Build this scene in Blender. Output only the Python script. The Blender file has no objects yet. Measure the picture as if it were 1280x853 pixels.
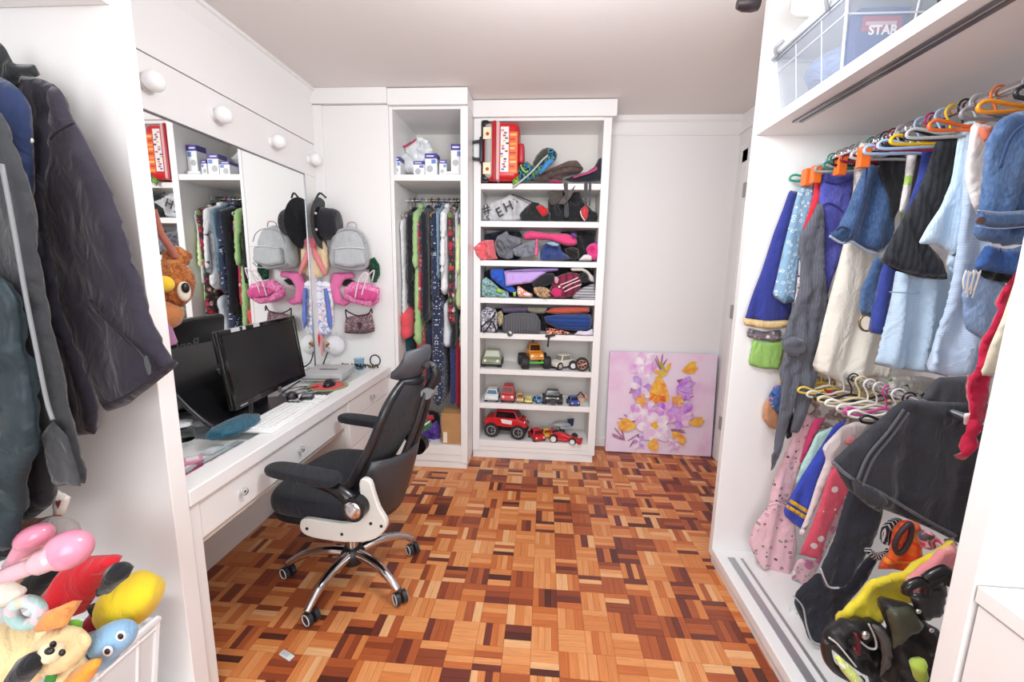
import bpy, bmesh, math, random
import numpy as np
from mathutils import Vector, Matrix
from mathutils.geometry import delaunay_2d_cdt
C = bpy.context.scene.collection
SC = bpy.context.scene
PI = math.pi
random.seed(4); RNG = np.random.RandomState(7)

# ------------------------------------------------------------------ camera
FPX = 530.54
CAMH = 1.35
PITCH, YAW, ROLL = 0.16585827, -0.07429128, -0.01858734
cyw, syw = math.cos(YAW), math.sin(YAW)
_fw = np.array([syw*math.cos(PITCH), cyw*math.cos(PITCH), -math.sin(PITCH)])
_r = np.array([cyw, -syw, 0.0]); _d = np.cross(_fw, _r)
_cr, _sr = math.cos(ROLL), math.sin(ROLL)
RM = np.array([_cr*_r+_sr*_d, -_sr*_r+_cr*_d, _fw])      # rows: right, down, forward
cam = bpy.data.cameras.new('camera'); cam.sensor_width = 36; cam.lens = FPX/1280*36
cam.clip_start = 0.02; cam.clip_end = 50
co = bpy.data.objects.new('camera', cam); C.objects.link(co)
m4 = Matrix(((RM[0][0], -RM[1][0], -RM[2][0], 0), (RM[0][1], -RM[1][1], -RM[2][1], 0),
             (RM[0][2], -RM[1][2], -RM[2][2], CAMH), (0, 0, 0, 1)))
co.matrix_world = m4
SC.camera = co

# ------------------------------------------------------------------ world, lights, exposure
w = bpy.data.worlds.new('world'); SC.world = w; w.use_nodes = True
w.node_tree.nodes['Background'].inputs[0].default_value = (0.9, 0.95, 1.0, 1)
w.node_tree.nodes['Background'].inputs[1].default_value = 1.0
def area(name, loc, rot, sx, sy, power, col):
    l = bpy.data.lights.new(name, 'AREA'); l.shape = 'RECTANGLE'; l.size = sx; l.size_y = sy
    l.energy = power; l.color = col
    o = bpy.data.objects.new(name, l); C.objects.link(o); o.location = loc; o.rotation_euler = rot
    return o
pl_ = bpy.data.lights.new('ceiling_fill', 'POINT'); pl_.energy = 30; pl_.shadow_soft_size = 0.16; pl_.color = (0.92, 0.97, 1.0)  # added, unseen point light that brightens the ceiling and far end
po = bpy.data.objects.new('ceiling_fill', pl_); C.objects.link(po); po.location = (0.05, 1.12, 2.06)
area('rear_fill', (0.0, -1.25, 1.45), (math.radians(90), 0, 0), 2.0, 1.7, 36, (0.90, 0.96, 1.0))  # unseen fill added behind the camera; the rear wall has no window
SC.view_settings.view_transform = 'Standard'; SC.view_settings.look = 'None'
SC.view_settings.gamma = 1; SC.view_settings.use_curve_mapping = False
SC.view_settings.exposure = 0.60

# ------------------------------------------------------------------ pixel <-> place
CAMP = np.array([0, 0, CAMH])
def ray(x, y): return RM.T @ np.array([(x-640)/FPX, (y-426.5)/FPX, 1.0])
def U(x, y, pl):
    p0, n = plane(pl)
    d = ray(x, y); t = ((p0-CAMP) @ n)/(d @ n)
    return CAMP+t*d
AX = {'x': np.array([1., 0, 0]), 'y': np.array([0, 1., 0]), 'z': np.array([0, 0, 1.])}
def plane(pl):
    if isinstance(pl[0], str): return AX[pl[0]]*pl[1], AX[pl[0]]
    return np.array(pl[0], float), np.array(pl[1], float)/np.linalg.norm(pl[1])
def K(ox, oy, s, pts): return [(ox+u/s, oy+v/s) for u, v in pts]

# ------------------------------------------------------------------ materials
def srgb(h):
    if isinstance(h, str):
        h = h.lstrip('#'); c = [int(h[i:i+2], 16)/255 for i in (0, 2, 4)]
    else: c = list(h)
    return tuple((x/12.92 if x <= 0.04045 else ((x+0.055)/1.055)**2.4) for x in c)+(1,)
MC = {}
class NT:
    def __init__(s, name):
        s.m = bpy.data.materials.new(name); s.m.use_nodes = True; s.t = s.m.node_tree
        s.b = s.t.nodes['Principled BSDF']
    def n(s, typ, **k):
        x = s.t.nodes.new(typ)
        for a, v in k.items():
            if a.startswith('i_'):
                key = a[2:]; x.inputs[int(key) if key.isdigit() else key.replace('_', ' ')].default_value = v
            else: setattr(x, a, v)
        return x
    def l(s, a, b): s.t.links.new(a, b)
    def ramp(s, fac, stops, interp='LINEAR'):
        r = s.n('ShaderNodeValToRGB'); r.color_ramp.interpolation = interp
        e = r.color_ramp.elements
        while len(e) < len(stops): e.new(0.5)
        for i, (p, c) in enumerate(stops): e[i].position = p; e[i].color = srgb(c)
        s.l(fac, r.inputs[0]); return r.outputs[0]
    def mix(s, fac, a, b, mode='MIX'):
        x = s.n('ShaderNodeMix', data_type='RGBA', blend_type=mode)
        for sock, v in ((x.inputs[0], fac), (x.inputs[6], a), (x.inputs[7], b)):
            if hasattr(v, 'links'): s.l(v, sock)
            else: sock.default_value = v
        return x.outputs[2]
    def math(s, op, a, b=None):
        x = s.n('ShaderNodeMath', operation=op)
        for sock, v in ((x.inputs[0], a), (x.inputs[1], b)):
            if v is None: continue
            if hasattr(v, 'links'): s.l(v, sock)
            else: sock.default_value = v
        return x.outputs[0]
def PL(col, rough=0.45, metal=0, spec=0.5, bump=0, bs=60, var=0.03, coat=0):
    """painted / plastic / metal surface"""
    key = ('PL', col, rough, metal, spec, bump, bs, var, coat)
    if key in MC: return MC[key]
    t = NT('surface_%d' % len(MC))
    tc = t.n('ShaderNodeTexCoord'); no = t.n('ShaderNodeTexNoise', i_Scale=float(bs), i_Detail=3.0)
    t.l(tc.outputs['Object'], no.inputs['Vector'])
    c = srgb(col); c2 = tuple(max(0, x*(1-var*2)) for x in c[:3])+(1,)
    t.l(t.mix(no.outputs['Fac'], c, c2), t.b.inputs['Base Color'])
    t.b.inputs['Roughness'].default_value = rough; t.b.inputs['Metallic'].default_value = metal
    t.b.inputs['Specular IOR Level'].default_value = spec
    t.b.inputs['Coat Weight'].default_value = coat
    if bump:
        b = t.n('ShaderNodeBump', i_Strength=bump, i_Distance=0.002); t.l(no.outputs['Fac'], b.inputs['Height']); t.l(b.outputs[0], t.b.inputs['Normal'])
    MC[key] = t.m; return t.m
def GL(col, alpha_rough=0.02, tint=1.0, trans=1.0):
    key = ('GL', col, alpha_rough, trans)
    if key in MC: return MC[key]
    t = NT('glass_%d' % len(MC)); t.b.inputs['Base Color'].default_value = srgb(col)
    t.b.inputs['Roughness'].default_value = alpha_rough; t.b.inputs['Transmission Weight'].default_value = trans
    t.b.inputs['IOR'].default_value = 1.15
    MC[key] = t.m; return t.m
def FAB(col, pat=None, c2=None, sc=40.0, thr=0.35, cols=None, rough=0.88, bump=0.25, var=0.10, weave=700.0, sheen=0.25, wr=0.55):
    """cloth: woven fine relief, slight tone variation, optional print"""
    key = ('FAB', col, pat, c2, sc, thr, tuple(cols) if cols else None, rough, bump, var, weave, wr)
    if key in MC: return MC[key]
    t = NT('cloth_%d' % len(MC))
    uv = t.n('ShaderNodeUVMap'); U_ = uv.outputs[0]
    n1 = t.n('ShaderNodeTexNoise', i_Scale=9.0, i_Detail=4.0); t.l(U_, n1.inputs['Vector'])
    c = srgb(col); dk = tuple(x*(1-2.2*var) for x in c[:3])+(1,); lt = tuple(min(1, x*(1+var)+0.004) for x in c[:3])+(1,)
    base = t.mix(n1.outputs['Fac'], dk, lt)
    if pat == 'dots' or pat == 'rings' or pat == 'floral':
        vo = t.n('ShaderNodeTexVoronoi', i_Scale=sc, i_Randomness=0.75); t.l(U_, vo.inputs['Vector'])
        dist = vo.outputs['Distance']
        if pat == 'rings':
            a = t.math('SUBTRACT', dist, thr); a = t.math('ABSOLUTE', a); f = t.math('LESS_THAN', a, 0.07)
        else: f = t.math('LESS_THAN', dist, thr)
        if cols:
            sp = t.n('ShaderNodeSeparateColor'); t.l(vo.outputs['Color'], sp.inputs[0])
            cc = t.ramp(sp.outputs[0], [(i/len(cols), k) for i, k in enumerate(cols)], 'CONSTANT')
        else: cc = srgb(c2)
        base = t.mix(f, base, cc)
        if pat == 'floral':
            v2 = t.n('ShaderNodeTexVoronoi', i_Scale=sc*2.3); t.l(U_, v2.inputs['Vector'])
            f2 = t.math('LESS_THAN', v2.outputs['Distance'], thr*0.7); base = t.mix(f2, base, srgb(cols[-1] if cols else c2))
    elif pat == 'stripes' or pat == 'hstripes':
        sp = t.n('ShaderNodeSeparateXYZ'); t.l(U_, sp.inputs[0])
        x = t.math('MULTIPLY', sp.outputs[0 if pat == 'stripes' else 1], sc); x = t.math('FRACT', x)
        f = t.math('LESS_THAN', x, thr); base = t.mix(f, base, srgb(c2))
    elif pat == 'denim':
        mp = t.n('ShaderNodeMapping'); mp.inputs['Scale'].default_value = (90, 22, 1); t.l(U_, mp.inputs[0])
        n2 = t.n('ShaderNodeTexNoise', i_Scale=3.0, i_Detail=5.0); t.l(mp.outputs[0], n2.inputs['Vector'])
        n3 = t.n('ShaderNodeTexNoise', i_Scale=11.0, i_Detail=3.0); t.l(U_, n3.inputs['Vector'])
        f = t.math('MULTIPLY', n2.outputs['Fac'], n3.outputs['Fac']); base = t.mix(t.ramp(f, [(0.15, '000000'), (0.45, 'ffffff')]), base, srgb(c2))
    elif pat == 'patches':
        n2 = t.n('ShaderNodeTexNoise', i_Scale=sc, i_Detail=2.0); t.l(U_, n2.inputs['Vector'])
        base = t.ramp(n2.outputs['Fac'], [(0.0, cols[0])]+[(0.36+0.28*i/len(cols), k) for i, k in enumerate(cols[1:], 1)], 'CONSTANT')
    t.l(base, t.b.inputs['Base Color'])
    t.b.inputs['Roughness'].default_value = rough; t.b.inputs['Specular IOR Level'].default_value = 0.25
    t.b.inputs['Sheen Weight'].default_value = sheen
    wv = t.n('ShaderNodeTexNoise', i_Scale=weave, i_Detail=1.0); t.l(U_, wv.inputs['Vector'])
    b = t.n('ShaderNodeBump', i_Strength=bump, i_Distance=0.0015); t.l(wv.outputs['Fac'], b.inputs['Height'])
    if wr:
        mw = t.n('ShaderNodeMapping'); mw.inputs['Scale'].default_value = (1.5, 0.8, 1); t.l(U_, mw.inputs[0])
        w1 = t.n('ShaderNodeTexNoise', i_Scale=13.0, i_Detail=2.5, i_Distortion=1.2); t.l(mw.outputs[0], w1.inputs['Vector'])
        rg_ = w1.outputs['Fac']
        b0 = t.n('ShaderNodeBump', i_Strength=wr, i_Distance=0.02); t.l(rg_, b0.inputs['Height']); t.l(b0.outputs[0], b.inputs['Normal'])
    t.l(b.outputs[0], t.b.inputs['Normal'])
    MC[key] = t.m; return t.m
def frosted(nm, clear, col, rough):
    t = NT(nm); t.b.inputs['Base Color'].default_value = col; t.b.inputs['Roughness'].default_value = rough; t.b.inputs['Specular IOR Level'].default_value = 0.6
    tr_ = t.n('ShaderNodeBsdfTransparent'); mx = t.n('ShaderNodeMixShader'); mx.inputs[0].default_value = clear
    t.l(t.b.outputs[0], mx.inputs[1]); t.l(tr_.outputs[0], mx.inputs[2]); t.l(mx.outputs[0], t.t.nodes['Material Output'].inputs[0]); return t.m
WHITE = PL('f1efee', 0.35, var=0.008)
WALLW = PL('efedec', 0.6, bump=0.04, bs=120, var=0.01)
CEIL = PL('ece5e2', 0.8, bump=0.05, bs=90, var=0.01)
BLACKP = PL('17171a', 0.32); DGREY = PL('3a3b40', 0.45); CHROME = PL('d8d8dc', 0.12, 1.0); STEEL = PL('8d8f94', 0.3, 1.0)
GREYP = PL('c9cac8', 0.4)

# ------------------------------------------------------------------ object helpers
PHR = {}
def tag(o, label=None, cat=None, group=None, kind=None):
    if label: o['label'] = label
    if cat: o['category'] = cat
    if group: o['group'] = group
    if kind: o['kind'] = kind
    return o
def thing(name, label, cat, loc=(0, 0, 0), rz=0, group=None):
    o = bpy.data.objects.new(name, None); C.objects.link(o); o.empty_display_size = 0.05
    o.location = loc; o.rotation_euler = (0, 0, rz)
    return tag(o, label, cat, group)
class MB:
    def __init__(s): s.v = []; s.f = []; s.uv = None; s.mi = []
    def add(s, vs, fs, mi=0):
        k = len(s.v); s.v += [tuple(map(float, p)) for p in vs]; s.f += [tuple(k+i for i in f) for f in fs]; s.mi += [mi]*len(fs); return s
    def box(s, x0, x1, y0, y1, z0, z1, mi=0):
        return s.add([(x0, y0, z0), (x1, y0, z0), (x1, y1, z0), (x0, y1, z0), (x0, y0, z1), (x1, y0, z1), (x1, y1, z1), (x0, y1, z1)],
                     [(0, 3, 2, 1), (4, 5, 6, 7), (0, 1, 5, 4), (1, 2, 6, 5), (2, 3, 7, 6), (3, 0, 4, 7)], mi)
    def prism(s, pts, a, b, ax='y', mi=0):
        """closed outline extruded from a to b along ax; pts in the other two axes (in xyz order)"""
        n = len(pts); vs = []
        for h in (a, b):
            for p, q in pts:
                vs.append({'x': (h, p, q), 'y': (p, h, q), 'z': (p, q, h)}[ax])
        fs = [tuple(range(n)), tuple(range(2*n-1, n-1, -1))]+[(i, i+n, (i+1) % n+n, (i+1) % n) for i in range(n)]
        return s.add(vs, fs, mi)
    def tube(s, pts, r, seg=8, closed=False, mi=0, cap=True):
        P = [Vector(p) for p in pts]; n = len(P); R = r if hasattr(r, '__len__') else [r]*n
        rings = []; up = Vector((0.01, 0.02, 1)).normalized(); prev = None
        for i in range(n):
            a = P[(i-1) % n] if (closed or i > 0) else P[i]; b = P[(i+1) % n] if (closed or i < n-1) else P[i]
            t = (b-a).normalized()
            if prev is None:
                x = t.cross(up);
                if x.length < 0.1: x = t.cross(Vector((1, 0, 0)))
                x.normalize()
            else:
                x = prev-t*prev.dot(t); x.normalize()
            prev = x; y = t.cross(x)
            rings.append([tuple(P[i]+(x*math.cos(2*PI*k/seg)+y*math.sin(2*PI*k/seg))*R[i]) for k in range(seg)])
        vs = [v for rg in rings for v in rg]; fs = []
        for i in range(n if closed else n-1):
            j = (i+1) % n
            for k in range(seg): fs.append((i*seg+k, i*seg+(k+1) % seg, j*seg+(k+1) % seg, j*seg+k))
        if not closed and cap:
            fs.append(tuple(range(seg-1, -1, -1))); fs.append(tuple((n-1)*seg+k for k in range(seg)))
        return s.add(vs, fs, mi)
    def cyl(s, c, r, h, ax='z', seg=20, r2=None, mi=0):
        c = Vector(c); d = {'x': Vector((1, 0, 0)), 'y': Vector((0, 1, 0)), 'z': Vector((0, 0, 1))}[ax] if isinstance(ax, str) else Vector(ax).normalized()
        return s.tube([c, c+d*h], [r, r if r2 is None else r2], seg, mi=mi)
    def lathe(s, prof, c=(0, 0, 0), ax='z', seg=24, mi=0):
        """prof: (radius, height) list"""
        vs = []; n = len(prof)
        for r, h in prof:
            for k in range(seg):
                a = 2*PI*k/seg; p, q = r*math.cos(a), r*math.sin(a)
                d = {'z': (p, q, h), 'x': (h, p, q), 'y': (q, h, p)}[ax]
                vs.append((c[0]+d[0], c[1]+d[1], c[2]+d[2]))
        fs = [(i*seg+k, i*seg+(k+1) % seg, (i+1)*seg+(k+1) % seg, (i+1)*seg+k) for i in range(n-1) for k in range(seg)]
        if prof[0][0] > 1e-5: fs.append(tuple(range(seg-1, -1, -1)))
        if prof[-1][0] > 1e-5: fs.append(tuple((n-1)*seg+k for k in range(seg)))
        return s.add(vs, fs, mi)
    def ell(s, c, r, rot=None, seg=18, rings=10, mi=0, noise=0.0, nf=9.0, seed=0):
        vs = []; rt = rot or Matrix.Identity(3); rg = np.random.RandomState(seed); ph = rg.rand(6)*6.28; kd = rg.randn(6, 3)
        def put(th, ph_):
            d = Vector((math.sin(th)*math.cos(ph_), math.sin(th)*math.sin(ph_), math.cos(th)))
            k = 1.0
            if noise: k += noise*sum(math.sin(nf*0.35*(kd[i][0]*d.x+kd[i][1]*d.y+kd[i][2]*d.z)+ph[i]) for i in range(6))/2.5
            p = rt @ Vector((d.x*r[0]*k, d.y*r[1]*k, d.z*r[2]*k)); vs.append((c[0]+p.x, c[1]+p.y, c[2]+p.z))
        put(0, 0)
        for i in range(1, rings):
            for j in range(seg): put(PI*i/rings, 2*PI*j/seg)
        put(PI, 0); L = len(vs)-1
        fs = [(0, 1+j, 1+(j+1) % seg) for j in range(seg)]
        for i in range(rings-2):
            for j in range(seg):
                a = 1+i*seg; b = a+seg; fs.append((a+j, b+j, b+(j+1) % seg, a+(j+1) % seg))
        a = 1+(rings-2)*seg; fs += [(L, a+(j+1) % seg, a+j) for j in range(seg)]
        return s.add(vs, fs, mi)
    def rbox(s, x0, x1, y0, y1, z0, z1, r=0.01, n=3, mi=0):
        """box with rounded vertical... and horizontal edges (superellipsoid-free: rounded corner sphere expansion)"""
        bm = bmesh.new(); bmesh.ops.create_cube(bm, size=1)
        for v in bm.verts: v.co = Vector(((x0+x1)/2+v.co.x*(x1-x0), (y0+y1)/2+v.co.y*(y1-y0), (z0+z1)/2+v.co.z*(z1-z0)))
        bmesh.ops.bevel(bm, geom=bm.edges[:], offset=r, segments=n, affect='EDGES', profile=0.5)
        bm.verts.index_update(); vs = [tuple(v.co) for v in bm.verts]; fs = [tuple(v.index for v in f.verts) for f in bm.faces]; bm.free()
        return s.add(vs, fs, mi)
    def xf(s, M):
        s.v = [tuple(M @ Vector(p)) for p in s.v]; return s
    def build(s, name, mat, parent=None, world=False, smooth=False, bevel=0, label=None, cat=None, group=None, kind=None, uvs=None, angle=40):
        """local coordinates of the parent; world=True when the points are world points and the parent is an unrotated Empty"""
        V_ = np.array(s.v); base = np.zeros(3)
        if parent is None or world:
            base = np.array([(V_[:, 0].min()+V_[:, 0].max())/2, (V_[:, 1].min()+V_[:, 1].max())/2, V_[:, 2].min()])
        me = bpy.data.meshes.new(name); me.from_pydata((V_-base).tolist(), [], s.f); me.validate()
        o = bpy.data.objects.new(name, me); C.objects.link(o)
        for q in (mat if isinstance(mat, (list, tuple)) else [mat]): me.materials.append(q)
        if any(s.mi) and len(me.polygons) == len(s.mi): me.polygons.foreach_set('material_index', s.mi)
        ul = me.uv_layers.new(name='UVMap')
        co_ = V_ if uvs is None else None
        li = np.empty(len(me.loops), dtype=np.int32); me.loops.foreach_get('vertex_index', li)
        if uvs is None:
            q = np.stack([V_[:, 0]+V_[:, 1]*0.7, V_[:, 2]+0.4*V_[:, 1]], 1)
        else: q = np.array(uvs)
        ul.data.foreach_set('uv', q[li].astype(np.float32).ravel())
        if smooth:
            me.polygons.foreach_set('use_smooth', [True]*len(me.polygons))
            if smooth != 2: me.set_sharp_from_angle(angle=math.radians(angle))
        if parent is not None:
            o.parent = parent
            if world:
                pl = np.array(WL(parent)); o.location = base-pl
            else: o.location = (0, 0, 0)
        else: o.location = base
        o['_wl'] = [float(x) for x in base] if (parent is None or world) else [0.0, 0.0, 0.0]
        if bevel:
            b = o.modifiers.new('bevel', 'BEVEL'); b.width = bevel; b.segments = 2; b.limit_method = 'ANGLE'; b.harden_normals = False
        return tag(o, label, cat, group, kind)
def WL(o):
    return list(o['_wl']) if '_wl' in o.keys() else list(o.location)
def dup(root, loc, rz=0, label=None, group=None):
    r = root.copy(); C.objects.link(r); r.location = loc; r.rotation_euler = (0, 0, rz)
    if label: r['label'] = label
    if group: r['group'] = group
    for ch in list(root.children):
        c = ch.copy(); C.objects.link(c); c.parent = r
        for g in list(ch.children):
            d = g.copy(); C.objects.link(d); d.parent = c
    return r
def cloth(name, pts, mat, pl, T=0.012, A=0.008, F=14, parent=None, label=None, cat='clothes', group=None, seed=None, res=0.013,
          cr=0.0, sm=1, ang=0.0, R=None, off=0.0, top=0.35, kind=None, cw=1.0):
    """a cloth piece lying about the plane pl: closed outline, rounded thickness T, folds of depth A (F per metre, turned by ang), crumple cr"""
    p0, n = plane(pl)
    if (CAMP-p0) @ n < 0: n = -n
    if abs(n[2]) > 0.9: v = np.array([0., 1, 0])
    else: v = np.array([0, 0, 1.])
    v = v-(v @ n)*n; v /= np.linalg.norm(v); u = np.cross(v, n)
    W = np.array([U(p[0], p[1], pl) if len(p) == 2 else p for p in pts]); Q = np.stack([(W-p0) @ u, (W-p0) @ v], 1)
    for _ in range(sm):
        q = []
        for i in range(len(Q)):
            a, b = Q[i], Q[(i+1) % len(Q)]; q += [a*0.88+b*0.12, a*0.12+b*0.88]
        Q = np.array(q)
    q = []
    for i in range(len(Q)):
        a, b = Q[i], Q[(i+1) % len(Q)]; k = max(1, int(np.linalg.norm(b-a)/res+0.5))
        for j in range(k): q.append(a+(b-a)*j/k)
    B = np.array(q); nb = len(B)
    sd = seed if seed is not None else int(abs(W.sum())*1000) % 9973
    rg = np.random.RandomState(sd)
    lo, hi = B.min(0), B.max(0); gx = np.arange(lo[0], hi[0], res); gy = np.arange(lo[1], hi[1], res*0.9)
    G = np.array([(x+(res/2 if j % 2 else 0), y) for j, y in enumerate(gy) for x in gx]) if len(gx) and len(gy) else np.zeros((0, 2))
    if len(G):
        G = G+(rg.rand(*G.shape)-0.5)*res*0.15
        ins = np.zeros(len(G), bool); j = nb-1
        for i in range(nb):
            yi, yj = B[i, 1], B[j, 1]
            c = ((yi > G[:, 1]) != (yj > G[:, 1])) & (G[:, 0] < (B[j, 0]-B[i, 0])*(G[:, 1]-yi)/((yj-yi) if yj != yi else 1e-9)+B[i, 0])
            ins ^= c; j = i
        G = G[ins]
        if len(G): G = G[segd(G, B) > res*0.45]
    P = np.vstack([B, G]) if len(G) else B
    r_ = delaunay_2d_cdt([Vector(p) for p in P], [(i, (i+1) % nb) for i in range(nb)], [], 1, 1e-7)
    P2 = np.array([tuple(p) for p in r_[0]]); tris = [tuple(f) for f in r_[2]]; orig = r_[3]
    d = segd(P2, B); Rr = R or max(T*1.1, 0.009)
    prof = np.sqrt(np.maximum(0, 1-(1-np.minimum(d/Rr, 1))**2))
    uu = P2[:, 0]*math.cos(ang)+P2[:, 1]*math.sin(ang); vv = -P2[:, 0]*math.sin(ang)+P2[:, 1]*math.cos(ang)
    vr = (vv.max()-vv)/(max(vv.max()-vv.min(), 1e-6)); amp = top+(1-top)*vr
    ph = rg.rand(8)*6.28
    s1 = np.sin(2*PI*F*uu+ph[0]+1.3*np.sin(vv*6+ph[1])); s2 = np.sin(2*PI*F*1.83*uu+ph[2]+1.1*np.sin(vv*9+ph[3]))
    cris = lambda q: 0.5*q+0.5*(2/PI)*np.arcsin(np.clip(q, -1, 1))
    s1 = cris(s1); s2 = cris(s2)
    fold = A*amp*(0.65*s1+0.35*s2)
    if cr:
        cz = np.zeros(len(P2))
        for k in range(7):
            th = rg.rand()*PI; wl = 0.035*(1.35**k)*cw; a = P2[:, 0]*math.cos(th)+P2[:, 1]*math.sin(th); b = -P2[:, 0]*math.sin(th)+P2[:, 1]*math.cos(th)
            cz += (1-2*np.abs(np.sin(PI*a/wl+1.2*np.sin(b/wl*1.7+rg.rand()*6)+rg.rand()*6)))*(0.5+0.17*k)
        fold = fold+cr*cz/4.0
    hem = np.clip((vr-0.82)/0.12, 0, 1)*(1 if T < 0.03 else 0.3)
    ew = 0.15+0.75*np.maximum(np.minimum(d/0.03, 1), hem)
    hf = off+fold*ew+T*prof; hb = off+fold*ew-T*prof
    base3 = p0+P2[:, :1]*u+P2[:, 1:2]*v
    bd = d < 1e-6
    Vf = base3+hf[:, None]*n; Vb = base3+hb[:, None]*n
    Np = len(P2); idx = np.arange(Np)+Np; idx[bd] = np.arange(Np)[bd]
    mb = MB(); used = np.where(~bd)[0]; remap = {int(i): Np+k for k, i in enumerate(used)}
    VV = np.vstack([Vf, Vb[used]]); fs = []
    for f in tris:
        a, b, c = f; pa, pb, pc = P2[a], P2[b], P2[c]
        if (pb[0]-pa[0])*(pc[1]-pa[1])-(pb[1]-pa[1])*(pc[0]-pa[0]) < 0: a, c = c, a
        fs.append((a, b, c))
        q = tuple(remap.get(i, i) for i in (c, b, a))
        if not (bd[a] and bd[b] and bd[c]): fs.append(q)
    mb.v = [tuple(p) for p in VV]; mb.f = fs; mb.mi = [0]*len(fs)
    uvs = np.vstack([P2, P2[used]])+rg.rand(2)
    return mb.build(name, mat, parent, world=True, smooth=2, label=label, cat=cat if parent is None else None, group=group, kind=kind, uvs=uvs)
def segd(P, B):
    best = np.full(len(P), 1e9)
    for i in range(len(B)):
        a = B[i]; b = B[(i+1) % len(B)]; ab = b-a; L = ab @ ab
        if L < 1e-14: continue
        t = np.clip(((P-a) @ ab)/L, 0, 1); q = P-a-t[:, None]*ab; best = np.minimum(best, np.sqrt((q*q).sum(1)))
    return best
def strap(name, pts, pl, r, mat, parent=None, seg=6, closed=False, off=0.0, **k):
    """round cord / handle through points of the plane"""
    p0, n = plane(pl)
    if (CAMP-p0) @ n < 0: n = -n
    W = [Vector(U(x, y, pl)+n*off) for x, y in pts]
    W = spl(W, closed)
    return MB().tube(W, r, seg, closed).build(name, mat, parent, world=True, smooth=2, **k)
def spl(W, closed=False, n=5):
    if len(W) < 3: return W
    o = []; N = len(W)
    for i in range(N if closed else N-1):
        p0 = W[(i-1) % N] if closed or i > 0 else W[0]; p1 = W[i]; p2 = W[(i+1) % N]; p3 = W[(i+2) % N] if closed or i+2 < N else W[-1]
        for k in range(n):
            t = k/n; o.append(0.5*((2*p1)+(p2-p0)*t+(2*p0-5*p1+4*p2-p3)*t*t+(3*p1-p0-3*p2+p3)*t**3))
    if not closed: o.append(W[-1])
    return o
def text(name, body, size, mat, loc, rot, parent=None, ext=0.0006, world=True, sx=1.0, bold=0.0):
    cu = bpy.data.curves.new(name, 'FONT'); cu.body = body; cu.size = size; cu.extrude = ext; cu.align_x = 'CENTER'; cu.align_y = 'CENTER'; cu.offset = bold
    cu.resolution_u = 3
    o = bpy.data.objects.new(name, cu); C.objects.link(o); dg = bpy.context.evaluated_depsgraph_get()
    me = bpy.data.meshes.new_from_object(o.evaluated_get(dg)); bpy.data.objects.remove(o)
    me.materials.clear(); me.materials.append(mat)
    o = bpy.data.objects.new(name, me); C.objects.link(o); o.rotation_euler = rot; o.scale = (sx, 1, 1)
    if parent is not None:
        o.parent = parent; o.location = np.array(loc)-np.array(WL(parent)) if world else loc
    else: o.location = loc
    return o
# ================================================================== THE SETTING
CZ = 2.405                                   # ceiling height
def struct(name, mb, mat, **k): return mb.build(name, mat, kind='structure', **k)
# ---- parquet floor
floor = MB().box(-1.7, 1.5, -1.45, 3.25, -0.05, -0.004).build('floor', PL('6a4028', 0.6), kind='structure')
TINT = ['ecb684', 'e29c64', 'd68850', 'c87340', 'b05e38', '924a30', '733a30', '583028']
WGT = [0.13, 0.18, 0.17, 0.14, 0.12, 0.12, 0.09, 0.05]
def parq(col):
    t = NT('parquet_wood_'+col); uv = t.n('ShaderNodeUVMap'); oi = t.n('ShaderNodeObjectInfo')
    add = t.n('ShaderNodeVectorMath', operation='ADD'); t.l(uv.outputs[0], add.inputs[0])
    cmb = t.n('ShaderNodeCombineXYZ'); t.l(t.math('MULTIPLY', oi.outputs['Random'], 37.0), cmb.inputs[0]); t.l(t.math('MULTIPLY', oi.outputs['Random'], 91.0), cmb.inputs[1])
    t.l(cmb.outputs[0], add.inputs[1])
    mp = t.n('ShaderNodeMapping'); mp.inputs['Scale'].default_value = (9, 150, 1); t.l(add.outputs[0], mp.inputs[0])
    n1 = t.n('ShaderNodeTexNoise', i_Scale=1.0, i_Detail=4.0, i_Distortion=0.6); t.l(mp.outputs[0], n1.inputs['Vector'])
    mp2 = t.n('ShaderNodeMapping'); mp2.inputs['Scale'].default_value = (3, 14, 1); t.l(add.outputs[0], mp2.inputs[0])
    n2 = t.n('ShaderNodeTexNoise', i_Scale=1.0, i_Detail=2.0); t.l(mp2.outputs[0], n2.inputs['Vector'])
    c = srgb(col); a = tuple(x*0.62 for x in c[:3])+(1,); b = tuple(min(1, x*1.22) for x in c[:3])+(1,)
    base = t.mix(n1.outputs['Fac'], a, b); base = t.mix(n2.outputs['Fac'], base, (1.0, 0.86, 0.74, 1), 'MULTIPLY')
    t.l(base, t.b.inputs['Base Color']); t.b.inputs['Roughness'].default_value = 0.33; t.b.inputs['Specular IOR Level'].default_value = 0.45
    bp = t.n('ShaderNodeBump', i_Strength=0.12, i_Distance=0.001); t.l(n1.outputs['Fac'], bp.inputs['Height']); t.l(bp.outputs[0], t.b.inputs['Normal'])
    return t.m
PM = [parq(c) for c in TINT]
TS = 0.1; strips = []
rg = np.random.RandomState(11)
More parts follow.
